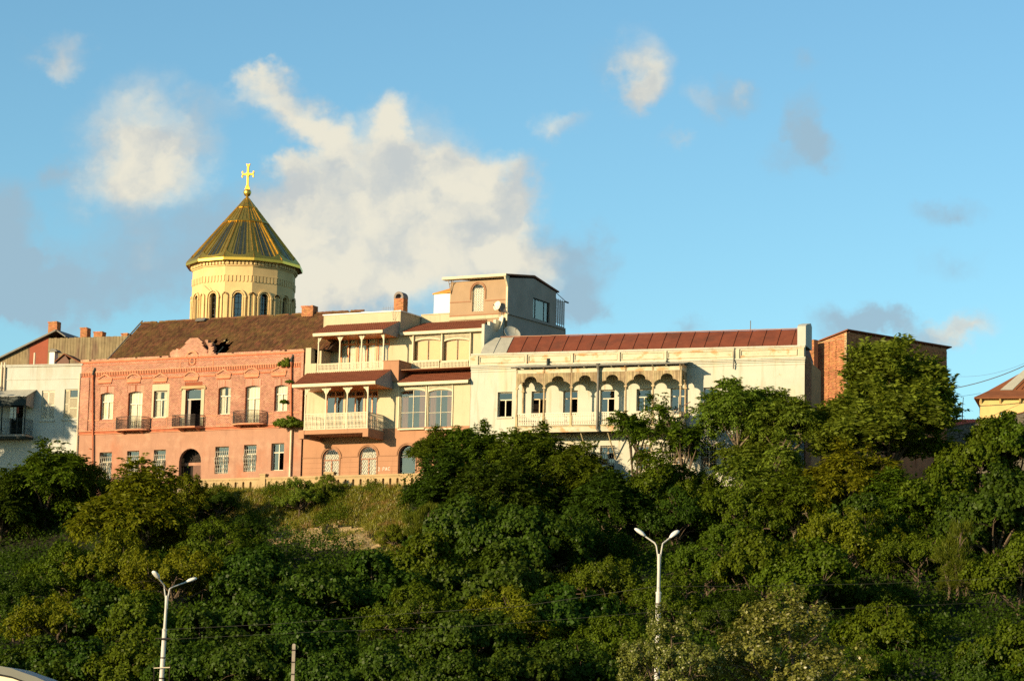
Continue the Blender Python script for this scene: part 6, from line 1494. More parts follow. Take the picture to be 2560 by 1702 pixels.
# ------------------------------------------------------------------ pale house and wooden house at the left edge
def pale_house():
    F = Frame(17, FP.hit(196, 1000)); A = lambda x, y, w=0: F.at(1, x, y, w)
    uR = A(688, 800)[0]; uL = uR - 17; zt = A(350, 448)[1]
    R = Root('pale_house', F, uR-6, 0, 24.5, 'pale plastered house with louvred shutters and a canopied balcony at the left edge', 'house')
    H = [(A(352,800)[0], A(462,800)[0], A(400,918)[1], A(400,668)[1], 0), (A(545,800)[0], A(658,800)[0], A(600,908)[1], A(600,656)[1], 0), (A(90,800)[0], A(200,800)[0], A(100,1040)[1], A(100,740)[1], 0)]
    m = MB(); wall_mb(m, uL, uR, 24.5, zt-.2, H, 0, .35); m.build('front_wall', G['grey_wall'], R)
    m = MB(); m.box(uR-.3, uR, .36, 8, 24.5, zt-.3); m.box(uL, uR, 7.7, 8, 24.5, zt-.3); m.box(uL, uR-.4, 2.2, 2.3, 24.5, zt-.4); m.box(uL, uR-.31, .02, 7.6, zt-.6, zt-.5); m.build('rear_wall', G['dark'], R)
    m = MB(); m.box(uL, uR+.04, -.14, .3, zt-.2, zt-.06); m.box(uL, uR+.08, -.20, .34, zt-.06, zt+.02); m.build('cornice', G['grey_wall'], R)
    z = A(350, 572)[1]; m = MB(); m.box(uL, uR, -.05, 0, z-.04, z+.05); m.build('string_course', G['grey_wall'], R)
    def shutter(w, u0, u1, z0, z1, y, mt):
        m = MB(); m.box(u0, u0+.06, y, y+.04, z0, z1); m.box(u1-.06, u1, y, y+.04, z0, z1); m.box(u0, u1, y, y+.04, z0, z0+.07); m.box(u0, u1, y, y+.04, z1-.07, z1); mid = (z0+z1)/2; m.box(u0, u1, y, y+.04, mid-.05, mid+.05)
        s = m.build('shutter', G[mt], R, w); m = MB(); z = z0+.08
        while z < z1-.1: m.hexa([(u0+.06,y+.005,z),(u1-.06,y+.005,z),(u1-.06,y+.035,z+.03),(u0+.06,y+.035,z+.03),(u0+.06,y+.005,z+.012),(u1-.06,y+.005,z+.012),(u1-.06,y+.035,z+.042),(u0+.06,y+.035,z+.042)]); z += .06
        for v in m.f: pass
        return m, s
    def shuttered(h, mt, open_):
        m = MB(); m.box(h[0], h[1], .12, .2, h[3]-.09, h[3]); m.box(h[0], h[1], .12, .2, h[2], h[2]+.07); m.box(h[0], h[0]+.02, .119, .201, h[2]+.01, h[3]-.01); m.box(h[1]-.02, h[1], .119, .201, h[2]+.01, h[3]-.01); w = m.build('shuttered_window', G[mt], R)
        c = (h[0]+h[1])/2; slats = MB()
        if open_:
            a, _ = shutter(w, h[0]+.02, c-.23, h[2]+.08, h[3]-.1, .13, mt); b, _ = shutter(w, c-.20, h[1]-.02, h[2]+.08, h[3]-.85, .13, mt)
            p = MB(); p.box(c-.20, h[1]-.02, .14, .18, h[3]-.84, h[3]-.80); p.box(c-.20, c-.16, .14, .18, h[3]-.80, h[3]-.12); p.build('sash', G[mt], R, w); g = MB(); g.poly([(c-.18,.2,h[3]-.82),(h[1]-.02,.2,h[3]-.82),(h[1]-.02,.2,h[3]-.1),(c-.18,.2,h[3]-.1)]); g.build('pane', G['mirror_glass'], R, w)
        else: a, _ = shutter(w, h[0]+.02, c-.01, h[2]+.08, h[3]-.1, .13, mt); b, _ = shutter(w, c+.01, h[1]-.02, h[2]+.08, h[3]-.1, .13, mt)
        slats.add(a.v, a.f); slats.add(b.v, b.f); slats.build('louvre_slat', G[mt], R, w, kind='stuff')
        s = MB(); s.box(h[0]-.2, h[1]+.12, -.14, .12, h[2]-.16, h[2]-.004); s.build('sill', G['grey_wall'], R, w)
    shuttered(H[0], 'frame', False); shuttered(H[1], 'cream_trim', True)
    window(R, H[2][0]+.02, H[2][1]-.02, H[2][2], H[2][3]-.02, .2, 'dark_frame', 'mirror_glass', 0, .3, 2, 1, None, .07, None, 'balcony_door')
    for x in (14, 40): u = A(x, 500, .15)[0]; m = MB(); m.tube([(u, -.15, A(x, 800)[1]), (u, -.15, A(x, 430)[1])], .10, 8); m.build('rain_pipe', G['pipe_pale'], R)
    # balcony
    W = 1.7; b1 = A(215, 900, W)[0]; b0 = b1-5; zf = A(150, 1042, W)[1]
    m = MB(); m.box(b0, b1+.2, -W-.1, -.003, zf-.18, zf); m.build('balcony_slab', G['concrete'], R)
    m = MB(); m.box(b0, b1+.1, -W, -.003, zf-.36, zf-.183); m.build('balcony_beam', G['dark_iron'], R)
    zr = A(150, 905, W)[1]
    m = MB()
    for a, b in (((b0,-W),(b1,-W)),((b1,-W),(b1,-.05))):
        a, b = Vector((*a, 0)), Vector((*b, 0)); n = int((b-a).length/.13)
        for z in (zf+.06, zr-.2, zr): m.tube([a+Vector((0,0,z)), b+Vector((0,0,z))], .02, 4)
        for i in range(n+1): p = a.lerp(b, i/n); m.tube([p+Vector((0,0,zf)), p+Vector((0,0,zr))], .013, 4, False)
        for i in range(n):
            p = a.lerp(b, (i+.5)/n); d = (b-a).normalized()*.05
            for z in (zf+.35, zf+.6): m.tube([p + d*math.cos(q) + Vector((0,0,z+.09*math.sin(q))) for q in [2*math.pi*k/6 for k in range(7)]], .009, 3, False)
    m.build('railing', G['dark_iron'], R)
    m = MB(); zc0 = A(150, 715, W+.2)[1]; zc1 = A(200, 662)[1]; zc2 = A(150, 795, W)[1]
    m.hexa([(b0,-W-.25,zc0-.05),(b1+.15,-W-.25,zc0-.05),(b1+.25,-.01,zc1-.05),(b0,-.01,zc1-.05),(b0,-W-.25,zc0),(b1+.15,-W-.25,zc0),(b1+.25,-.01,zc1),(b0,-.01,zc1)]); cn = m.build('canopy_roof', G['zinc'], R)
    m = MB(); m.box(b0, b1+.02, -W-.04, -W, zc2, zc0-.05); m.build('canopy_board', G['dark_iron'], R); m = MB(); m.add([(b1+.03,-W,zc2),(b1+.03,-.01,zc2-.1),(b1+.03,-.01,zc1-.06),(b1+.03,-W,zc0-.06),(b1-.02,-W,zc2),(b1-.02,-.01,zc2-.1),(b1-.02,-.01,zc1-.06),(b1-.02,-W,zc0-.06)], [(0,1,2,3),(7,6,5,4),(0,4,5,1)]); m.build('canopy_side', G['grey_side'], R)
    for u in (b1-.06, b1-2.6): m = MB(); m.box(u-.05, u+.05, -W-.02, -W+.08, zf, zc2+.2); m.build('canopy_post', G['dark_iron'], R)
    z = A(100, 808, W-.3)[1]; m = MB(); m.tube([(b0, -W+.3, z), (b1-.1, -W+.3, z-.02)], .012, 3); m.build('clothes_line', G['cable'], R)
    # laundry on the line
    for (x0, x1, y1, mt, lab, nm) in ((85,112,905,'curtain','white shirt hanging on the dark balcony at the left edge','shirt'),(118,137,915,'dish','grey towel hanging on the balcony line between white and red clothes','towel'),(141,158,862,'red_wall','dark red garment hanging on the balcony line','garment')):
        u0, u1 = A(x0, 850, W-.3)[0], A(x1, 850, W-.3)[0]; zb = A(x0, y1, W-.3)[1]; p = F.world(u0, -W+.3, zb)
        Rl = Root(nm, F, u0, -W+.3, zb, lab, 'laundry'); m = MB(); n = 8
        vs = []; 
        for s in (0, 1):
            for i in range(n+1):
                y = -W+.3 + .03*math.sin(i*1.7) + s*.012; u = u0+(u1-u0)*i/n; vs += [(u, y, zb+.05*math.sin(i*.9)), (u, y, z-.01)]
        k = 2*(n+1); fs = []
        for i in range(n): fs += [(2*i, 2*i+2, 2*i+3, 2*i+1), (k+2*i+1, k+2*i+3, k+2*i+2, k+2*i)]
        m.add(vs, fs); m.build('cloth', G[mt], Rl)
    # vents on the flat roof
    a, z0 = A(418, 420, -2.5); b, z1 = A(466, 338, -2.5); m = MB(); m.box(a, b, 2.5, 3.3, z0-.6, z1); v = m.build('roof_vent', G['pure_white'], R); m = MB(); m.prism([(a-.12, z1), (b+.35, z1), (b+.1, z1+.25), ((a+b)/2, z1+.32)], 2.35, 3.5); m.build('vent_hood', G['dark_gutter'], R, v)
    a, z0 = A(475, 425, -2.2); b = A(690, 425, -2.2)[0]; z1 = A(545, 350, -2.2)[1]; c = A(545, 350, -2.2)[0]; m = MB(); m.prism([(a, z0-.5), (a+1.35, z0-.5), (a+1.35, z0+.15), (c, z1-.12), (a, z0+.15)], 2.4, 2.6); d = m.build('dormer', G['door_wood'], R); m = MB(); m.add([(a-.15,2.2,z0+.08),(c,2.2,z1),(b,2.2,z0-.1),(a-.15,4.5,z0+.08),(c,4.5,z1),(b,4.5,z0-.1),(a-.15,2.2,z0-.02),(c,2.2,z1-.1),(b,2.2,z0-.2)], [(0,3,4,1),(1,4,5,2),(6,0,1,7),(7,1,2,8)]); m.build('dormer_roof', G['brown_roof'], R, d)
    u, z0 = A(292, 440, -1.5); z1 = A(292, 347, -1.5)[1]; m = MB(); m.tube([(u, 1.5, z0-.4), (u, 1.5, z1)], .10, 8); m.build('flue', G['pipe_pale'], R)
    # wooden house behind
    W2 = -8.5; B = lambda x, y: F.at(1, x, y, W2); y = 8.5
    zb = B(600, 445)[1]-1.5
    R2 = Root('wooden_house', F, B(500,300)[0], y, zb, 'old house of grey boards and dull red panels behind the pale house', 'house')
    g0 = B(-300, 540); g1 = B(470, 165); rp = lambda u: g0[1] + (g1[1]-g0[1])*(u-g0[0])/(g1[0]-g0[0])
    a, b = B(255, 300)[0], B(410, 300)[0]
    m = MB(); m.prism([(a, zb), (b, zb), (b, rp(b)-.2), (a, rp(a)-.2)], y, y+.1); m.build('red_panel', G['red_wall'], R2)
    e = B(1200, 300)[0]; zt0, zt1 = B(420, 212)[1], B(1085, 205)[1]; zt0 = B(430, 225)[1]
    m = MB(); m.box(B(-300,400)[0], e+4, y+.11, y+6, zb, zb+1.6); m.box(b+.1, e+4, y+.11, y+6, zb, min(zt0, zt1)-.2); m.build('wall_core', G['dark'], R2)
    rnd = random.Random(77); u = B(-300, 400)[0]
    while u < a-.05:
        w = min(.30+.06*rnd.random(), a-u); m = MB(); m.hexa([(u+.01,y-.02*rnd.random(),zb),(u+w-.01,y-.02*rnd.random(),zb),(u+w-.01,y+.05,zb),(u+.01,y+.05,zb),(u+.01,y-.01,rp(u)-.2),(u+w-.01,y-.01,rp(u+w)-.2),(u+w-.01,y+.05,rp(u+w)-.2),(u+.01,y+.05,rp(u)-.2)]); m.build('plank', G['plank'], R2); u += w
    u = b
    while u < e+2:
        w = .28+.08*rnd.random(); zt_ = zt0 + (zt1-zt0)*(u-b)/(e-b) + .05*rnd.random()
        m = MB(); yo = -.03*rnd.random(); m.box(u+.012, u+w-.012, y+yo, y+.06, zb, zt_); m.build('plank', G['plank'], R2); u += w
    m = MB(); q0, q1 = (g0[0], rp(g0[0])), (B(492,150)[0], rp(B(492,150)[0])); m.add([(q0[0],y-.5,q0[1]-.16),(q1[0],y-.5,q1[1]-.16),(q1[0],y+6,q1[1]-.16),(q0[0],y+6,q0[1]-.16),(q0[0],y-.5,q0[1]+.02),(q1[0],y-.5,q1[1]+.02),(q1[0],y+6,q1[1]+.02),(q0[0],y+6,q0[1]+.02)], [(0,3,2,1),(4,5,6,7),(0,1,5,4),(1,2,6,5),(2,3,7,6),(3,0,4,7)])
    k = B(572, 200); m.add([(q1[0],y-.4,q1[1]+.02),(k[0],y-.4,k[1]-.1),(k[0],y+6,k[1]-.1),(q1[0],y+6,q1[1]+.02),(q1[0],y-.4,q1[1]-.12),(k[0],y-.4,k[1]-.24),(k[0],y+6,k[1]-.24),(q1[0],y+6,q1[1]-.12)], [(0,1,2,3),(4,7,6,5),(0,4,5,1),(1,5,6,2)]); m.build('roof', G['dark_gutter'], R2)
    m = MB(); m.add([(b,y+.1,zt0-.05),(e+4,y+.1,zt1-.05),(e+4,y+6,zt1+.1),(b,y+6,zt0+.1)], [(0,1,2,3)]); m.build('rear_roof', G['brown_roof'], R2)
    for i, (x0, x1, yt, yb_) in enumerate(((407,484,84,170),(680,740,135,215),(795,870,168,215),(1032,1084,181,210))):
        c0, z0 = F.at(1, x0, yb_, W2-1); c1 = F.at(1, x1, yb_, W2-1)[0]; z1 = F.at(1, x0, yt, W2-1)[1]; chimney(R2, c0, c1, y+1, y+1.9, z0-1.2, z1, seed=60+i)
pale_house()
# ------------------------------------------------------------------ parapet wall along the terrace
def balustrade():
    F = FB; W = 3.9; A = lambda n, x, y: F.at(n, x, y, W)
    z1 = A(9, 1800, 240)[1]; u0 = A(9, 1180, 250)[0]; u1 = A(10, 700, 245)[0]+6
    R = Root('parapet_wall', F, (u0+u1)/2, -W, 24, 'ochre parapet wall with a row of narrow upright slots, above the grassy bank', 'wall')
    slots = [A(2, x, 1510)[0] for x in (1085, 1147, 1210, 1270, 1332, 1395, 1460, 1522)] + [A(2, x, 1510)[0] for x in (1678, 1742)]
    slots += [A(10, x, 280)[0] for x in (222, 270, 320, 368, 416, 465, 515, 561, 608, 655, 702)]
    p = [(A(2, 1606, 1480)[0], A(2, 1652, 1480)[0]), (A(10, 137, 240)[0], A(10, 196, 240)[0])]
    slots += [p[0][1] + .68 + k*.67 for k in (2, 3)]
    hs = [(s-.12, s+.12, z1-1.16, z1-.36, .12) for s in slots]
    hs = [h for h in hs if not any(h[1] > a-.1 and h[0] < b+.1 for a, b in p)]
    segs = [(u0, p[0][0]), (p[0][1], p[1][0]), (p[1][1], u1)]
    for a, b in segs:
        m = MB(); wall_mb(m, a, b, 23.0, z1-.14, [h for h in hs if a < h[0] and h[1] < b], -W, .28); m.add([(a,-W+.28,23),(b,-W+.28,23),(b,-W+.28,z1-1.2),(a,-W+.28,z1-1.2)], [(3,2,1,0)]); m.box(a, b, -W+.29, -W+.31, 23, z1-.16); m.build('wall_panel', G['balustrade'], R)
        m = MB(); m.box(a, b, -W-.10, -W+.38, z1-.14, z1); m.box(a, b, -W-.05, -W-.001, z1-.22, z1-.141); m.build('handrail', G['balustrade'], R)
    for a, b in p: m = MB(); m.box(a, b, -W-.14, -W+.42, 23, z1+.22); m.box(a-.05, b+.05, -W-.19, -W+.47, z1+.22, z1+.34); m.build('pier', G['balustrade'], R)
balustrade()
# ------------------------------------------------------------------ street lamps, posts, wires
def lamp(px, py, d, label, yaw, hl, hr, tilt):
    e = ray(px, py); top = EYE + e*(d/e.y); x, y, zt = top
    zg = ground_z(x, y); R = Root('street_lamp', None, x, y, zg, label, 'street lamp', 'twin headed street lamps')
    m = MB(); zs = zt - 1.55
    lean = tilt
    def X(z): return x + lean*(z-zt)
    m.tube([(X(zg), y, zg-.3), (X(zs), y, zs)], [.130, .105], 12); m.tube([(X(zs), y, zs-.1), (X(zs), y, zs+.0)], .118, 12)
    m.tube([(X(zs), y, zs), (x, y, zt)], [.072, .060], 10); m.build('pole', G['lamp_white'], R, smooth=False)
    m = MB()
    for z in (zs-.5, zs-1.35, zs-2.3, zs-2.9): m.tube([(X(z), y, z-.03), (X(z), y, z+.03)], .128, 12)
    m.build('clamp_band', G['iron'], R)
    for sx, (dx, dz, dy) in ((-1, hl), (1, hr)):
        a = Vector((x + sx*.05, y, zt-.12)); tip = Vector((x + sx*dx, y + dy, zt + dz)); mid = Vector((x + sx*.12, y + dy*.05, zt+.32)); mid2 = a.lerp(tip, .35); mid2.z += .10
        q = [Vector((x+sx*.04, y, zt-.6)), a, mid]; c1 = Vector((x+sx*.3*dx, y+dy*.3, zt+.30*dz+.22)); q += [c1, tip]
        m = MB(); m.tube(q, .033, 8); ar = m.build('arm', G['lamp_white'], R)
        f = (tip - c1).normalized(); up = Vector((0,0,1)); s = f.cross(up).normalized(); u = s.cross(f)
        m = MB(); prof = [(-.05,.05,.05),(.03,.10,.075),(.14,.14,.11),(.32,.145,.11),(.44,.12,.08),(.50,.04,.035)]; n = 10; vs = []; fs = []
        for (l, wd, h) in prof:
            for k in range(n): an = 2*math.pi*k/n; vs.append(tuple(tip + f*l + s*wd*math.cos(an) + u*(h*math.sin(an)*(1 if math.sin(an) > 0 else .55))))
        for i in range(len(prof)-1):
            for k in range(n): fs.append((i*n+k, i*n+(k+1)%n, (i+1)*n+(k+1)%n, (i+1)*n+k))
        fs += [tuple(range(n-1, -1, -1)), tuple(range((len(prof)-1)*n, len(prof)*n))]; m.add(vs, fs); m.build('lamp_head', G['lamp_head'], R, None, True)
    return x, y, X, zs
LA = lamp(417, 1488, 128, 'white twin headed street lamp at the lower left, one arm foreshortened', 0, (.36, .78, -.55), (.88, .68, .3), .022)
LB = lamp(1648, 1384, 112, 'white twin headed street lamp at the lower right, rising behind the pale poplar', 0, (.62, .74, .05), (.49, .73, .35), .004)
def lamp_extras():
    x, y, X, zs = LA; d = 128
    m = MB(); z = (EYE + ray(408, 1668)*(d/ray(408, 1668).y)).z; p = Vector((X(z), y-.2, z)); R = Root('cross_arm', None, p.x, p.y, p.z, 'short cross arm with two hanging rods on the lower left street lamp', 'bracket')
    m.bar(p - Vector((.37,0,.03)), p + Vector((.38,0,.02)), .04); m.build('arm', G['pipe_pale'], R)
    for sx in (-.36, .37): m = MB(); m.tube([p + Vector((sx,0,.15)), p + Vector((sx*.9,0,-2.4))], .014, 4); m.build('rod', G['iron'], R)
    z = (EYE + ray(413, 1596)*(d/ray(413, 1596).y)).z; m = MB(); p = Vector((X(z), y-.18, z)); m.bar(p - Vector((.38,0,.0)), p + Vector((.35,0,.03)), .035); o = m.build('rusty_bracket', G['iron']); setp(o, 'small rusty bracket across the lower left street lamp', 'bracket')
    # concrete post low on the bank
    e = ray(735, 1608); t = EYE + e*(126/e.y); R = Root('concrete_post', None, t.x, t.y, 0, 'short square concrete post among the leaves at the bottom left of centre', 'post')
    m = MB(); m.box(t.x-.075, t.x+.075, t.y-.075, t.y+.075, -.2, t.z-.05); m.hexa([(t.x-.075,t.y-.075,t.z-.05),(t.x+.075,t.y-.075,t.z-.05),(t.x+.075,t.y+.075,t.z-.05),(t.x-.075,t.y+.075,t.z-.05)]+[(t.x-.04,t.y-.04,t.z),(t.x+.04,t.y-.04,t.z),(t.x+.04,t.y+.04,t.z),(t.x-.04,t.y+.04,t.z)]); m.build('shaft', G['concrete'], R)
    for k in range(3): z = t.z-.3-k*.55; m = MB(); m.box(t.x-.085, t.x+.085, t.y-.085, t.y+.085, z-.03, z+.03); m.build('band', G['iron'], R)
    def wire(pts, r, label):
        q = []
        for (px, py, dd) in pts: e = ray(px, py); q.append(EYE + e*(dd/e.y))
        m = MB(); m.tube(q, r*.55, 4); o = m.build('wire', G['wire']); setp(o, label, 'wire', 'wires strung along the foot of the bank')
    wire([(-60,1625,118),(180,1605,122),(405,1573,127.8),(700,1558,124),(980,1535,119),(1300,1515,115),(1500,1485,113),(1640,1465,111.8)], .014, 'pale wire strung between the two street lamps')
    wire([(1655,1465,111.8),(1900,1464,112),(2200,1458,112),(2600,1440,112)], .014, 'pale wire running right from the lower right street lamp')
    wire([(-60,1640,118),(180,1621,122),(405,1598,127.8),(760,1580,124),(1200,1563,118),(1500,1540,114),(1640,1528,111.8)], .010, 'lower thin wire between the two street lamps')
    wire([(1655,1528,111.8),(2100,1520,112),(2600,1500,112)], .010, 'lower thin wire running right behind the pale poplar')
lamp_extras()
# ------------------------------------------------------------------ bus whose roof shows in the lower left corner
def bus():
    d = 60.0; e = ray(0, 1665); t = EYE + e*(d/e.y); zt = t.z; s = d/FPX
    xf = t.x + 2.2; x0 = xf - 9.5
    R = Root('bus', None, (x0+xf)/2, d+1.2, 0, 'cream bus with a grey roof edge, only its roof corner showing', 'bus')
    def roofz(px): # outline of the roof seen in the corner
        return 0
    pts = []
    for px, py in ((-60,1658),(0,1665),(30,1671),(60,1682),(90,1692),(120,1706),(150,1724),(180,1750)):
        e = ray(px, py); q = EYE + e*(d/e.y); pts.append((q.x, q.z))
    top = [(x0, zt+.02), (x0+1, zt+.06)] + [p for p in pts] 
    last = pts[-1]
    low = [(last[0]+.25, last[1]-.6), (last[0]+.35, 1.0), (last[0]+.35, .35), (x0, .35)]
    def off(P, k): return [(x, z-k) for x, z in P]
    m = MB(); ring = (top + low); m.prism(ring[::-1], d+.04, d+2.4); m.build('body', G['bus_white'], R)
    m = MB(); n = len(top)
    for i in range(n-1):
        (a, za), (b, zb) = top[i], top[i+1]
        m.hexa([(a,d-.05,za-.16),(b,d-.05,zb-.16),(b,d+2.5,zb-.16),(a,d+2.5,za-.16),(a,d-.05,za+.012),(b,d-.05,zb+.012),(b,d+2.5,zb+.012),(a,d+2.5,za+.012)])
    m.build('roof_edge', G['bus_grey'], R)
    m = MB()
    for i in range(n-1):
        (a, za), (b, zb) = top[i], top[i+1]; m.hexa([(a,d+.0,za-.20),(b,d+.0,zb-.20),(b,d+.039,zb-.20),(a,d+.039,za-.20),(a,d+.0,za-.162),(b,d+.0,zb-.162),(b,d+.039,zb-.162),(a,d+.039,za-.162)])
    m.build('roof_shadow_line', G['rubber'], R)  # black strip painted in as the shadow line below the roof edge
    for k in range(5): m = MB(); a = x0+.5+k*1.55; m.box(a, a+1.4, d+.01, d+.039, 1.35, 2.15); m.build('window', G['mirror_glass'], R)
    for xw in (x0+1.8, last[0]-1.6):
        for yy in (d+.15, d+2.2): 
            m = MB(); m.tube([(xw, yy-.13, .48), (xw, yy+.13, .48)], .48, 20); w = m.build('wheel', G['rubber'], R); m = MB(); m.tube([(xw, yy-.15, .48), (xw, yy+.15, .48)], .27, 14); m.build('rim', G['lamp_head'], R, w)
    m = MB(); m.box(last[0]+.02, last[0]+.37, d+.4, d+2.0, .45, .6); m.build('bumper', G['rubber'], R)
bus()
# ------------------------------------------------------------------ plants
CAMI = CAMR.transposed()
def project(p):
    q = CAMI @ (p - EYE); return 1280 + FPX*q.x/-q.z, 851 - FPX*q.y/-q.z
def unit(a): return a/np.maximum(np.linalg.norm(a, axis=-1, keepdims=True), 1e-6)
def leaf_quads(P, D, Nn, L, W):
    """kite-shaped leaves at P along D with normal Nn: two triangles each, slightly folded"""
    S = unit(np.cross(D, Nn)); N2 = np.cross(S, D)
    n = len(P); L = L[:, None]; W = W[:, None]
    v = np.empty((n, 4, 3)); v[:,0] = P; v[:,1] = P + D*L*.45 + S*W*.5 + N2*W*.10; v[:,2] = P + D*L; v[:,3] = P + D*L*.45 - S*W*.5 + N2*W*.10
    return v
def quads_mesh(name, blocks, mats):
    V = np.concatenate([b.reshape(-1, 3) for b in blocks]); nq = len(V)//4
    me = bpy.data.meshes.new(name); me.vertices.add(len(V)); me.vertices.foreach_set('co', V.astype(np.float32).ravel())
    me.loops.add(nq*4); me.loops.foreach_set('vertex_index', np.arange(nq*4, dtype=np.int32))
    me.polygons.add(nq); me.polygons.foreach_set('loop_start', np.arange(0, nq*4, 4, dtype=np.int32))
    mi = np.concatenate([np.full(len(b), i, dtype=np.int32) for i, b in enumerate(blocks)])
    for m in mats: me.materials.append(m)
    me.polygons.foreach_set('material_index', mi); me.update(calc_edges=True); return me
def rand_dirs(rng, n): return unit(rng.normal(size=(n, 3)))
def lobes_for(rng, shape):
    L = []
    if shape == 'round':
        L = [((0,0,3.0), 2.1)] + [((2.0*math.cos(a)*q, 2.0*math.sin(a)*q, z), r) for a, q, z, r in [(rng.uniform(0,.5)+k*1.05, rng.uniform(.8,1.15), rng.uniform(1.5,4.4), rng.uniform(1.2,1.75)) for k in range(7)]] + [((rng.uniform(-.8,.8), rng.uniform(-.8,.8), 4.9), 1.4)]
    elif shape == 'bush':
        L = [((0,0,1.8), 1.8)] + [((2.1*math.cos(a), 2.1*math.sin(a), z), r) for a, z, r in [(rng.uniform(0,.6)+k*.9, rng.uniform(1.0,2.6), rng.uniform(1.1,1.6)) for k in range(7)]] + [((rng.uniform(-1,1), rng.uniform(-1,1), rng.uniform(3.0,3.6)), 1.2) for _ in range(2)]
    elif shape == 'up':
        L = [((0,0,3.2), 2.3), ((0,0,5.3), 1.75)] + [((1.95*math.cos(a)*q, 1.95*math.sin(a)*q, z), r) for a, q, z, r in [(rng.uniform(0,.4)+k*.7, rng.uniform(.85,1.15), rng.uniform(1.6,4.6), rng.uniform(1.15,1.6)) for k in range(9)]]
    elif shape == 'thin':
        L = [((rng.uniform(-1.6,1.6), rng.uniform(-1.2,1.2), rng.uniform(2.6,6.6)), rng.uniform(.6,.95)) for _ in range(9)]
    elif shape == 'plume':
        L = [((rng.uniform(-.5,.5), rng.uniform(-.5,.5), .8+k*.75), 1.15-.13*k) for k in range(5)]
    return L
def make_plant(kind, seed):
    rng = np.random.default_rng(seed)
    spec = {'ash': ('round', 'frond', 2900), 'airy': ('thin', 'frond', 560), 'upswept': ('up', 'frond', 4200), 'broad': ('bush', 'leaf', 21000), 'broadtree': ('round', 'leaf', 21000),
            'poplar': ('up', 'small', 20000), 'feathery': ('plume', 'needle', 9000), 'shrub': ('bush', 'mid', 17000), 'ball': ('plume', 'small', 6000)}[kind]
    lobes = lobes_for(rng, spec[0]) if kind != 'ball' else [((0,0,0), 1.0), ((.6,0,.1), .6), ((-.6,0,.05), .65)]
    cen = np.array([l[0] for l in lobes]); rad = np.array([l[1] for l in lobes]); mid = cen.mean(0)
    n = spec[2]
    # clump centres on the lobe surfaces
    nc = max(60, n//{'frond': 9, 'leaf': 55, 'small': 60, 'needle': 60, 'mid': 60}[spec[1]])
    w = rad**2; li = rng.choice(len(lobes), nc, p=w/w.sum()); d = rand_dirs(rng, nc); d[:,2] = np.abs(d[:,2])*.75 + d[:,2]*.25; d = unit(d)
    cc = cen[li] + d*(rad[li]*rng.uniform(.55, 1.08, nc))[:, None]
    keep = np.ones(nc, bool)
    for i in range(len(lobes)):
        keep &= ~((np.linalg.norm(cc - cen[i], axis=1) < rad[i]*.55))
    cc = cc[keep]; dd = d[keep]; nc = len(cc)
    up = np.array([0, 0, 1.0])
    blocks = []
    if spec[1] == 'frond':
        nf = n; ci = rng.integers(0, nc, nf); base = cc[ci] + rng.normal(size=(nf,3))*.16
        out = unit(dd[ci]*.8 + rand_dirs(rng, nf)*.75 + up*(.8 if kind == 'upswept' else .1)); Lf = rng.uniform(.55, .95, nf)
        if kind == 'upswept': Lf *= .8
        side = unit(np.cross(out, up)); dr = .12 if kind == 'upswept' else .42; k = 5; P = []; Dd = []; Nn = []
        for j in range(k):
            t = (j+.4)/k; pos = base + out*(Lf*t)[:, None] - up*(Lf*dr*t*t)[:, None]
            tang = unit(out - up*(2*dr*t)); 
            for s in (-1, 1):
                P.append(pos); Dd.append(unit(side*s*.95 + tang*.55 - up*.30 + rng.normal(size=(nf,3))*.12)); Nn.append(unit(np.cross(side, tang)*.55 + rng.normal(size=(nf,3))*.55))
        P.append(base + out*Lf[:, None] - up*(Lf*dr)[:, None]); Dd.append(unit(out - up*.9)); Nn.append(unit(np.cross(side, out) + .01))
        P = np.concatenate(P); Dd = np.concatenate(Dd); Nn = np.concatenate(Nn); m = len(P)
        blocks.append(leaf_quads(P, Dd, Nn, rng.uniform(.24, .38, m), rng.uniform(.085, .13, m)))
    else:
        size = {'leaf': (.16, .28, .75), 'small': (.10, .17, .70), 'needle': (.16, .34, .13), 'mid': (.12, .22, .55)}[spec[1]]
        sp = {'leaf': .37, 'small': .30, 'needle': .26, 'mid': .30}[spec[1]]
        if kind == 'ball': sp = .18
        ci = rng.integers(0, nc, n); off = rand_dirs(rng, n)*(sp*rng.uniform(.2, 1.0, n)**.6)[:, None]
        P = cc[ci] + off; o2 = unit(P - mid)
        if spec[1] == 'needle': Dd = unit(o2*.5 + up*.8 + rand_dirs(rng, n)*.6); Nn = unit(rand_dirs(rng, n))
        else:
            Nn = unit(o2*.55 + unit(off)*.5 + up*.12 + rand_dirs(rng, n)*.65); Dd = unit(np.cross(Nn, rand_dirs(rng, n)) - up*.35); 
        L = rng.uniform(size[0], size[1], n); W = L*size[2]*rng.uniform(.8, 1.2, n)
        q = leaf_quads(P, Dd, Nn, L, W)
        if kind == 'poplar': k = rng.random(n) < .07; blocks = [q[~k], q[k]]
        else: blocks = [q]
    zmin = min(b[:,:,2].min() for b in blocks)
    t = MB(); rnd = random.Random(seed)
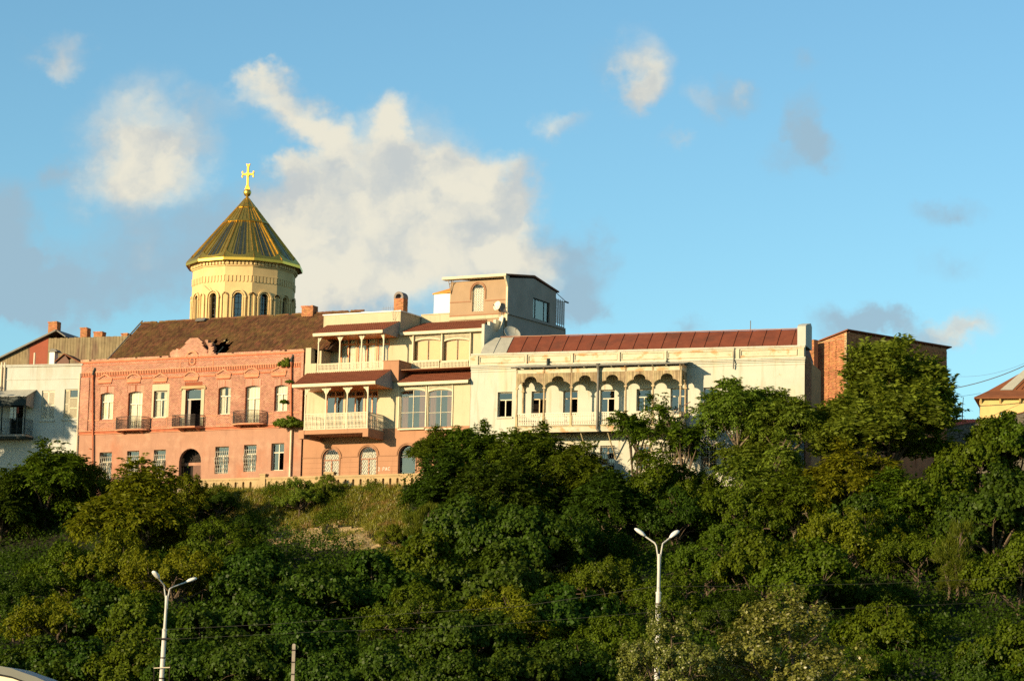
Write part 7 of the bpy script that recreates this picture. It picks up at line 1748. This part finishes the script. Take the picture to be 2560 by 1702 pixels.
    if kind != 'ball':
        stems = 1 if spec[0] in ('round', 'up') else 3
        for s in range(stems):
            b0 = Vector((rnd.uniform(-.3,.3)*(s > 0), rnd.uniform(-.3,.3)*(s > 0), -.8)); fork = Vector((b0.x*1.5, b0.y*1.5, 1.1 if spec[0] in ('round','up') else .9))
            t.tube([b0, (b0+fork)/2 + Vector((rnd.uniform(-.1,.1), rnd.uniform(-.1,.1), 0)), fork], [.20/stems**.5, .17/stems**.5, .14/stems**.5], 7)
            for i, (c, r) in enumerate(lobes):
                if i % stems != s: continue
                c = Vector(c); m1 = fork.lerp(c, .5) + Vector((rnd.uniform(-.35,.35), rnd.uniform(-.35,.35), rnd.uniform(-.1,.4)))
                t.tube([fork, m1, c], [.10, .065, .035], 5, False)
                for k in range(4):
                    e = c + Vector(rand_dirs(rng, 1)[0])*r*.85; e.z = max(e.z, .3); mm = m1.lerp(c, .3+.2*k); t.tube([mm, mm.lerp(e, .5) + Vector((0,0,.1)), e], [.035, .022, .010], 4, False)
    return blocks, t
LEAF = {'ash': ('leaf_dark','leaf_mid'), 'airy': ('leaf_mid',), 'upswept': ('leaf_light',), 'broad': ('leaf_big',), 'broadtree': ('leaf_big',), 'poplar': ('leaf_silver',), 'feathery': ('leaf_fine',), 'shrub': ('leaf_mid','leaf_yellow'), 'ball': ('leaf_mid',)}
RN = {'ash': 3.5, 'airy': 2.6, 'upswept': 3.2, 'broad': 3.1, 'broadtree': 3.4, 'poplar': 3.0, 'feathery': 1.5, 'shrub': 3.1}     # crown radius of the model
CZ = {'ash': 3.3, 'airy': 4.6, 'upswept': 3.8, 'broad': 2.0, 'broadtree': 3.3, 'poplar': 3.8, 'feathery': 2.2, 'shrub': 2.0}     # crown centre above ground
STOCK = {}
def stock(kind, var):
    k = (kind, var)
    if k not in STOCK:
        blocks, t = make_plant(kind, 100 + 17*var + len(kind)*7)
        mats = [G[LEAF[kind][var % len(LEAF[kind])]]] + ([G['leaf_pale']] if kind == 'poplar' else [])
        cm = quads_mesh('crown', blocks, mats)
        tm = bpy.data.meshes.new('trunk'); tm.from_pydata(t.v, [], t.f); tm.materials.append(G['pale_bark' if kind == 'ash' and var == 0 else 'bark']); tm.update()
        STOCK[k] = (cm, tm)
    return STOCK[k]
PR = random.Random(2024)
def plant(name, kind, x, y, r, label, cat, group=None, depth=None, leaf=None, sq=1.0, var=None):
    """plant whose crown is centred near (x,y) of the 2358 px wide picture with radius r there; it stands on the bank below"""
    px, py, rp = x/.92109, y/.92109, r/.92109
    var = PR.randrange(3) if var is None else var
    k = CZ[kind]/RN[kind]
    if depth is None:
        b = ground_hit(px, py + k*rp*.93*sq)
        if b is None: xx = (px-1280)/FPX*245; b = Vector((xx, edge_y(xx) - 2.2, 24))
        d = b.y
    else: d = depth
    sc = rp*d/FPX/RN[kind]*(1.20 if kind in ('broad', 'shrub', 'broadtree') and r > 60 else 1.0)
    e = ray(px, py); c = EYE + e*(d/e.y); zg = ground_z(c.x, d); base = Vector((c.x, d, c.z - CZ[kind]*sc*sq))
    cm, tm = stock(kind, var)
    R = Root(name, None, base.x, base.y, base.z, label, cat, group); R.o.rotation_euler = (0, 0, PR.uniform(0, 6.28)); R.o.scale = (sc, sc, sc*sq)
    for nm, me in (('crown', cm), ('trunk', tm)):
        o = bpy.data.objects.new(nm, me); COL.objects.link(o); o.parent = R.o
        if nm == 'crown' and leaf: o.material_slots[0].link = 'OBJECT'; o.material_slots[0].material = G[leaf]
    if base.z > zg + .3:        # crown carried by a longer stem
        m = MB(); m.tube([(0,0,(zg-.3-base.z)/sc), (.06,.04,(zg-base.z)/sc*.5), (0,0,.2)], [.24,.20,.16], 7); m.build('stem', G['bark'], None, R.o)
    return R
T = [
 # name, kind, x, y, r, leaf, label
('ash_tree','ash',105,1120,112,'leaf_mid','dark feathery-leaved tree in front of the pale house'),
('ash_tree','ash',5,1170,100,'leaf_dark','feathery-leaved tree cut by the left edge beneath the dark balcony'),
('ash_tree','ash',322,1185,138,'leaf_yellow','yellow-green tree with pale branches below the left windows of the pink house'),
('shrub','shrub',215,1130,62,'leaf_mid','small shrub at the foot of the left rain pipe of the pink house'),
('shrub','shrub',425,1170,72,'leaf_yellow','bush crowding the left end of the parapet wall'),
('ash_tree','ash',1005,1035,58,'leaf_mid','slim tree hiding the right arched windows of the cream house'),
('ash_tree','ash',1105,1050,84,'leaf_mid','tree covering the joint between cream and white houses'),
('ash_tree','ash',1030,1130,105,'leaf_dark','dark tree at the right end of the parapet wall'),
('ash_tree','ash',1240,1065,96,'leaf_mid','leafy tree rising before the left bays of the wooden gallery'),
('ash_tree','ash',1170,1150,110,'leaf_dark','tree filling the foot of the white house wall at its left corner'),
('ash_tree','ash',1340,1100,92,'leaf_mid','tree under the gallery floor right of the long drainpipe'),
('ash_tree','ash',1405,1180,100,'leaf_dark','dark tree below the middle of the gallery'),
('ailanthus_tree','airy',1468,965,72,'leaf_mid','thin airy tree reaching the gallery arches right of the drainpipe'),
('ailanthus_tree','airy',1575,995,72,'leaf_mid','thin airy tree before the right end of the gallery'),
('ailanthus_tree','airy',1520,1085,90,'leaf_mid','sparse tree before the barred lower windows under the gallery'),
('ailanthus_tree','ash',1700,968,104,'leaf_light','light green tree against the white wall just right of the gallery'),
('ailanthus_tree','ash',1805,990,100,'leaf_light','light green tree before the right corner of the white house'),
('ailanthus_tree','airy',1745,1075,95,'leaf_light','sparse light tree hiding the lower right windows of the white house'),
('ailanthus_tree','upswept',2048,950,158,'leaf_light','big light green tree in front of the bare brick house'),
('shrub','shrub',1900,1000,40,'leaf_yellow','small shrub in the gap between white house and brick house'),
('mulberry_tree','broadtree',2258,1068,96,'leaf_mid','broad-leaved tree under the red tiled shed'),
('mulberry_tree','broadtree',2338,1045,92,'leaf_mid','broad-leaved tree below the rubble wall at the right edge'),
('mulberry_tree','broadtree',2290,1200,120,None,'broad-leaved tree on the bank midway down the right edge'),
('mulberry_tree','broadtree',2345,1330,100,'leaf_mid','broad-leaved tree cut by the right edge halfway down the bank'),
('ash_tree','ash',1945,1130,120,'leaf_yellow','sunny yellow-green tree below the big tree of the brick house'),
('ash_tree','ash',1830,1170,96,'leaf_mid','tree at the foot of the white house right corner'),
('ash_tree','ash',2075,1180,105,'leaf_mid','olive tree crown left of the broad-leaved trees of the right edge'),
('shrub','shrub',1965,1270,110,'leaf_yellow','yellowish thicket in the sun right of the lower right street lamp'),
('shrub','shrub',1745,1200,100,'leaf_mid','olive thicket below the sparse tree of the white house'),
('shrub','shrub',1640,1170,84,'leaf_mid','thicket under the barred windows above the right street lamp'),
('shrub','shrub',1560,1205,92,'leaf_dark','dark thicket straight above the right street lamp heads'),
('shrub','shrub',1640,1330,92,'leaf_mid','thicket touching the right arm of the right street lamp'),
('mulberry_tree','broadtree',1745,1330,100,'leaf_mid','rounded crown above the pale poplar tops'),
('mulberry_tree','broadtree',1860,1350,104,'leaf_mid','rounded crown between the pale poplar and the dark hollow'),
('shrub','shrub',2110,1300,86,'leaf_mid','thicket left of the olive feathery bush'),
('mulberry_bush','broad',1075,1240,110,None,'broad-leaved bush right of the bare earth patch'),
('mulberry_bush','broad',1205,1280,110,None,'broad-leaved bush mid slope below the dark tree of the white house'),
('shrub','shrub',1325,1260,104,'leaf_dark','dark thicket mid slope below the gallery drainpipe'),
('shrub','shrub',1400,1370,96,'leaf_mid','olive thicket left of the right street lamp pole'),
('mulberry_bush','broad',1130,1365,112,None,'broad-leaved bush in the middle of the lower slope'),
('mulberry_bush','broad',985,1330,96,'leaf_mid','broad-leaved bush just below the feathery bush by the bare earth'),
('tamarisk_bush','feathery',968,1235,52,None,'soft feathery bush at the right edge of the bare earth patch'),
('mulberry_bush','broad',860,1372,96,None,'broad-leaved bush directly under the bare earth patch'),
('mulberry_bush','broad',725,1400,100,None,'broad-leaved bush below the left end of the bare earth'),
('mulberry_bush','broad',590,1345,86,None,'broad-leaved bush left of the bare earth patch'),
('mulberry_bush','broad',560,1430,104,None,'broad-leaved bush right of the left street lamp arm'),
('mulberry_bush','broad',690,1500,104,None,'broad-leaved bush just above the short concrete post'),
('shrub','shrub',955,1440,96,'leaf_mid','olive bush above the bottom centre of the bank'),
('mulberry_bush','broad',1060,1500,104,None,'broad-leaved bush at the bottom centre'),
('shrub','shrub',1185,1450,110,'leaf_yellow','yellowish bush right of the bottom centre'),
('mulberry_bush','broad',1300,1440,104,None,'broad-leaved bush left of the pale poplar'),
('mulberry_bush','broad',1330,1555,90,None,'lowest broad-leaved bush beside the pale poplar'),
('mulberry_bush','broad',1190,1570,92,None,'lowest broad-leaved bush right of the bottom centre'),
('shrub','shrub',500,1290,92,'leaf_mid','olive bush beneath the left end of the parapet wall'),
('shrub','shrub',400,1345,96,'leaf_yellow','yellowish bush just above the left street lamp'),
('shrub','shrub',280,1320,100,'leaf_yellow','yellowish bush below the tree with pale branches'),
('shrub','shrub',165,1345,90,'leaf_mid','olive bush left of the left street lamp heads'),
('shrub','shrub',50,1420,92,'leaf_dark','dark bush at the left edge above the bus'),
('shrub','shrub',130,1450,96,'leaf_yellow','yellowish bush above and right of the bus roof'),
('mulberry_bush','broad',245,1440,96,None,'broad-leaved bush left of the left street lamp pole'),
('mulberry_bush','broad',345,1455,90,'leaf_mid','broad-leaved bush behind the left street lamp arms'),
('mulberry_bush','broad',465,1500,92,None,'broad-leaved bush right of the left street lamp pole'),
('mulberry_bush','broad',75,1560,92,None,'broad-leaved bush right behind the bus roof'),
('mulberry_bush','broad',195,1560,90,None,'lowest broad-leaved bush between bus and left street lamp'),
('mulberry_bush','broad',310,1565,86,'leaf_mid','lowest bush just left of the left street lamp pole'),
('mulberry_bush','broad',440,1575,90,None,'lowest bush just right of the left street lamp cross arm'),
('mulberry_bush','broad',570,1565,96,None,'lowest broad-leaved bush left of the short concrete post'),
('mulberry_bush','broad',760,1585,90,None,'lowest broad-leaved bush right of the short concrete post'),
('mulberry_bush','broad',900,1575,96,None,'lowest broad-leaved bush left of the bottom centre'),
('mulberry_bush','broad',1050,1590,90,None,'lowest broad-leaved bush at the bottom centre'),
('mulberry_bush','broad',2050,1470,90,'leaf_mid','broad-leaved bush between pale poplar and dark hollow at lower right'),
('mulberry_bush','broad',2335,1530,96,'leaf_mid','broad-leaved bush in the lower right corner'),
('tamarisk_bush','feathery',2205,1295,64,None,'olive feathery bush standing out before the dark hollow at the right'),
('shrub','shrub',1560,1410,90,'leaf_mid','thicket behind the right street lamp pole above the poplar'),
('shrub','shrub',1700,1440,80,'leaf_dark','dark thicket behind the left poplar crown'),
]
T += [('ash_tree','ash',1748,1055,84,'leaf_light','low light tree between the two light green trees of the white wall'),
('mulberry_tree','broadtree',2150,1180,100,'leaf_mid','crown between the olive tree and the broad-leaved trees of the right edge'),
('mulberry_tree','broadtree',1540,1160,84,'leaf_mid','crown hiding the foot of the sparse tree under the gallery'),
('mulberry_tree','broadtree',2010,1230,90,'leaf_big','deep green crown below the sunny yellow-green tree'),
('scrub','shrub',505,1165,48,'leaf_dark','dark scrub on the shaded left part of the grassy bank'),
('scrub','shrub',560,1228,50,'leaf_dark','dark scrub at the lower left of the grassy bank'),
('scrub','shrub',752,1130,46,'leaf_light','light scrub under the second pier of the parapet wall'),
('scrub','shrub',905,1240,38,'leaf_yellow','yellowish scrub right of the bare earth'),
('mulberry_bush','broad',2260,1560,70,None,'lowest bush beside the dark hollow in the lower right'),
('shrub','shrub',2000,1400,80,'leaf_dark','dark bush right of the larger pale poplar top'),
('shrub','shrub',1990,1560,80,'leaf_mid','lowest bush right of the larger pale poplar'),
('mulberry_bush','broad',1430,1490,80,'leaf_mid','bush left of the smaller pale poplar'),
('shrub','shrub',540,1250,46,'leaf_mid','low bush on the grass under the left slots of the parapet wall'),
('shrub','shrub',690,1152,60,'leaf_light','round green bush in front of the parapet wall pier'),
('shrub','shrub',1700,1270,80,'leaf_mid','olive bush above the rounded crown over the poplar')]
for (nm, kind, x, y, r, leaf, lab) in T:
    cat = 'tree' if nm.endswith('tree') else 'bush'
    plant(nm, kind, x, y, r, lab, cat, {'tree': 'trees on the bank', 'bush': 'bushes on the bank'}[cat], None, leaf, 1.0)
plant('poplar_tree', 'poplar', 1545, 1520, 122, 'smaller pale grey-green poplar hiding the foot of the right street lamp', 'tree', 'pale poplars by the road', 106, None, 1.0, 0)
plant('poplar_tree', 'poplar', 1815, 1525, 185, 'larger pale grey-green poplar with whitish leaf tips at lower right', 'tree', 'pale poplars by the road', 108, None, .85, 1)
# tall trees beyond the left edge whose shade falls on the pale house and its balcony
for i, (sx, sy, s, sc) in enumerate(((112,1075,17,.80),(20,1075,16,1.0),(60,1180,20,1.1),(-60,1020,15,1.0))):
    w = Frame(17, FP.hit(196, 1000)).hit(sx, sy); c = w + sund*s; zg = ground_z(c.x, c.y); cm, tm = stock('ash', i % 3); sq = (c.z-zg)/(3.3*sc)
    R = Root('ash_tree', None, c.x, c.y, c.z - 3.3*sc, ['tall tree beyond the left edge, its shade on the pale house shutters','tree beyond the left edge, its shade on the dark balcony','lower tree beyond the left edge, its shade under the dark balcony','farthest tree beyond the left edge, outside the picture'][i], 'tree', 'trees on the bank'); R.o.scale = (sc, sc, sc); R.o.rotation_euler = (0, 0, i*1.3)
    o = bpy.data.objects.new('crown', cm); COL.objects.link(o); o.parent = R.o; o = bpy.data.objects.new('trunk', tm); COL.objects.link(o); o.parent = R.o
    m = MB(); m.tube([(c.x, c.y, zg-.3), (c.x, c.y, c.z-3.0*sc)], [.24, .17], 8); m.build('trunk', G['bark'], R); R.o.children[-1].matrix_parent_inverse = Matrix.Identity(4)
# plants growing out of the pink house wall beside its right rain pipe
def wall_plant(x, y, r, w, sq, label, leaf):
    u, z = FP.at(2, x, y, w); p = FP.world(u, -w, z); blocks, t = make_plant('ball', 900 + x)
    me = quads_mesh('foliage', blocks, [G[leaf]]); o = bpy.data.objects.new('wall_plant', me); COL.objects.link(o); o.location = p; s = r*.2934*p.y/FPX; o.scale = (s, s*.7, s*sq); setp(o, label, 'plant', 'plants growing on the pink house wall')
wall_plant(1852, 1035, 108, .9, .72, 'round green tuft growing halfway up the right rain pipe', 'leaf_light')
wall_plant(1818, 520, 52, .3, 1.3, 'weed hanging from the right hopper under the pink cornice', 'leaf_light')
wall_plant(1852, 665, 30, .3, .8, 'little weed beside the porch roof at the pink house corner', 'leaf_light')
wall_plant(1805, 840, 30, .3, 1.2, 'weed in front of the rightmost upper window of the pink house', 'leaf_mid')
# ------------------------------------------------------------------ ground cover
def in_poly(px, py, P):
    c = False; j = len(P)-1
    for i in range(len(P)):
        if (P[i][1] > py) != (P[j][1] > py) and px < (P[j][0]-P[i][0])*(py-P[i][1])/(P[j][1]-P[i][1]) + P[i][0]: c = not c
        j = i
    return c
GRASS = [(470,1205),(560,1205),(640,1190),(860,1190),(1000,1215),(1030,1300),(1000,1400),(930,1420),(880,1370),(680,1350),(600,1330),(520,1290)]
BARE = [(655,1330),(700,1318),(770,1322),(830,1308),(900,1318),(935,1335),(960,1372),(880,1378),(800,1376),(700,1362),(660,1350)]
def ground_cover():
    rng = np.random.default_rng(5); rnd = random.Random(5)
    # bare earth scar: a crumbly lens of clay on the slope
    cols = 60; rows = 26; xs = np.linspace(640, 975, cols); vs = []; idx = {}; fs = []
    e0 = []
    for j in range(rows):
        for i in range(cols):
            px = xs[i]; py = 1300 + 85*j/(rows-1)
            if not in_poly(px, py + 14*noise.noise(Vector((px*.03, py*.05, 2))), BARE) or noise.noise(Vector((px*.025, py*.04, 7))) > .33: continue
            p = ground_hit(px, py)
            if p is None: continue
            k = noise.noise(Vector((p.x*1.4, p.y*1.4, p.z*1.6)))*.22 + noise.noise(Vector((p.x*4, p.y*4, p.z*4)))*.09
            d = (EYE - p).normalized(); idx[(i, j)] = len(vs); vs.append(tuple(p + d*(.22+k)))
    for (i, j) in idx:
        if all(q in idx for q in ((i+1,j),(i,j+1),(i+1,j+1))): fs.append((idx[(i,j)], idx[(i,j+1)], idx[(i+1,j+1)], idx[(i+1,j)]))
    m = MB(); m.v = vs; m.f = fs; m.build('bare_earth', G['bare_earth'], None, None, False, kind='structure')
    # grass tufts on the steep top of the bank, leaves elsewhere
    Pg = []; Pl = []
    for _ in range(110000):
        x = rnd.uniform(-54, 54); t = rnd.uniform(-.2, 104); y = edge_y(x) - t
        if y < 130: continue
        z = ground_z(x, y); p = Vector((x, y, z)); px, py = project(p)
        if px < -60 or px > 2620: continue
        if in_poly(px, py, GRASS):
            if not in_poly(px, py, BARE) or rnd.random() < .08: Pg.append(p)
        elif len(Pl) < 42000: Pl.append(p)
    for _ in range(26000):
        x = rnd.uniform(-31, -7); t = rnd.uniform(-.2, 12); y = edge_y(x) - t; p = Vector((x, y, ground_z(x, y))); px, py = project(p)
        if in_poly(px, py, GRASS) and (not in_poly(px, py, BARE) or rnd.random() < .08): Pg.append(p)
    P = np.repeat(np.array([tuple(p) for p in Pg]), 8, axis=0); n = len(P); P = P + rng.normal(size=(n,3))*.12; P[:,2] -= .05
    D = unit(np.array([0,-.25,1.0]) + rng.normal(size=(n,3))*.45); S = rand_dirs(rng, n)
    patch = np.array([noise.noise(Vector((p[0]*.5, p[2]*.6, 1))) for p in P])
    q = leaf_quads(P, D, unit(np.cross(D, S)), rng.uniform(.18, .50, n)*(1+.7*patch), rng.uniform(.03, .06, n))
    me = quads_mesh('grass', [q], [G['grass']]); o = bpy.data.objects.new('grass', me); COL.objects.link(o); o['kind'] = 'stuff'
    # low weeds on the grass slope
    sel = [p for p in Pg if noise.noise(Vector((p.x*.35, p.z*.45, 4))) > .18][:2600]
    P = np.repeat(np.array([tuple(p) for p in sel]), 9, axis=0); n = len(P); P = P + rng.normal(size=(n,3))*.22; P[:,2] += rng.uniform(0, .55, n)
    q2 = leaf_quads(P, unit(rng.normal(size=(n,3)) + [0,0,.6]), unit(rng.normal(size=(n,3)) + [0,-.6,.6]), rng.uniform(.10, .20, n), rng.uniform(.05, .09, n))
    me = quads_mesh('weeds', [q2], [G['leaf_mid']]); o = bpy.data.objects.new('weeds', me); COL.objects.link(o); o['kind'] = 'stuff'
    Pl = np.array([tuple(p) for p in Pl]); hh = np.array([.5 + 1.6*max(0, noise.noise(Vector((p[0]*.22, p[1]*.22, 6)))+.25) for p in Pl])
    P = np.repeat(Pl, 7, axis=0); n = len(P); P = P + rng.normal(size=(n,3))*.38; P[:,2] += rng.uniform(0, 1, n)*np.repeat(hh, 7)
    q3 = leaf_quads(P, unit(rng.normal(size=(n,3)) + [0,0,-.2]), unit(rng.normal(size=(n,3)) + [0,-.5,.8]), rng.uniform(.18, .32, n), rng.uniform(.10, .2, n))
    me = quads_mesh('undergrowth', [q3], [G['leaf_dark']]); o = bpy.data.objects.new('undergrowth', me); COL.objects.link(o); o['kind'] = 'stuff'
ground_cover()
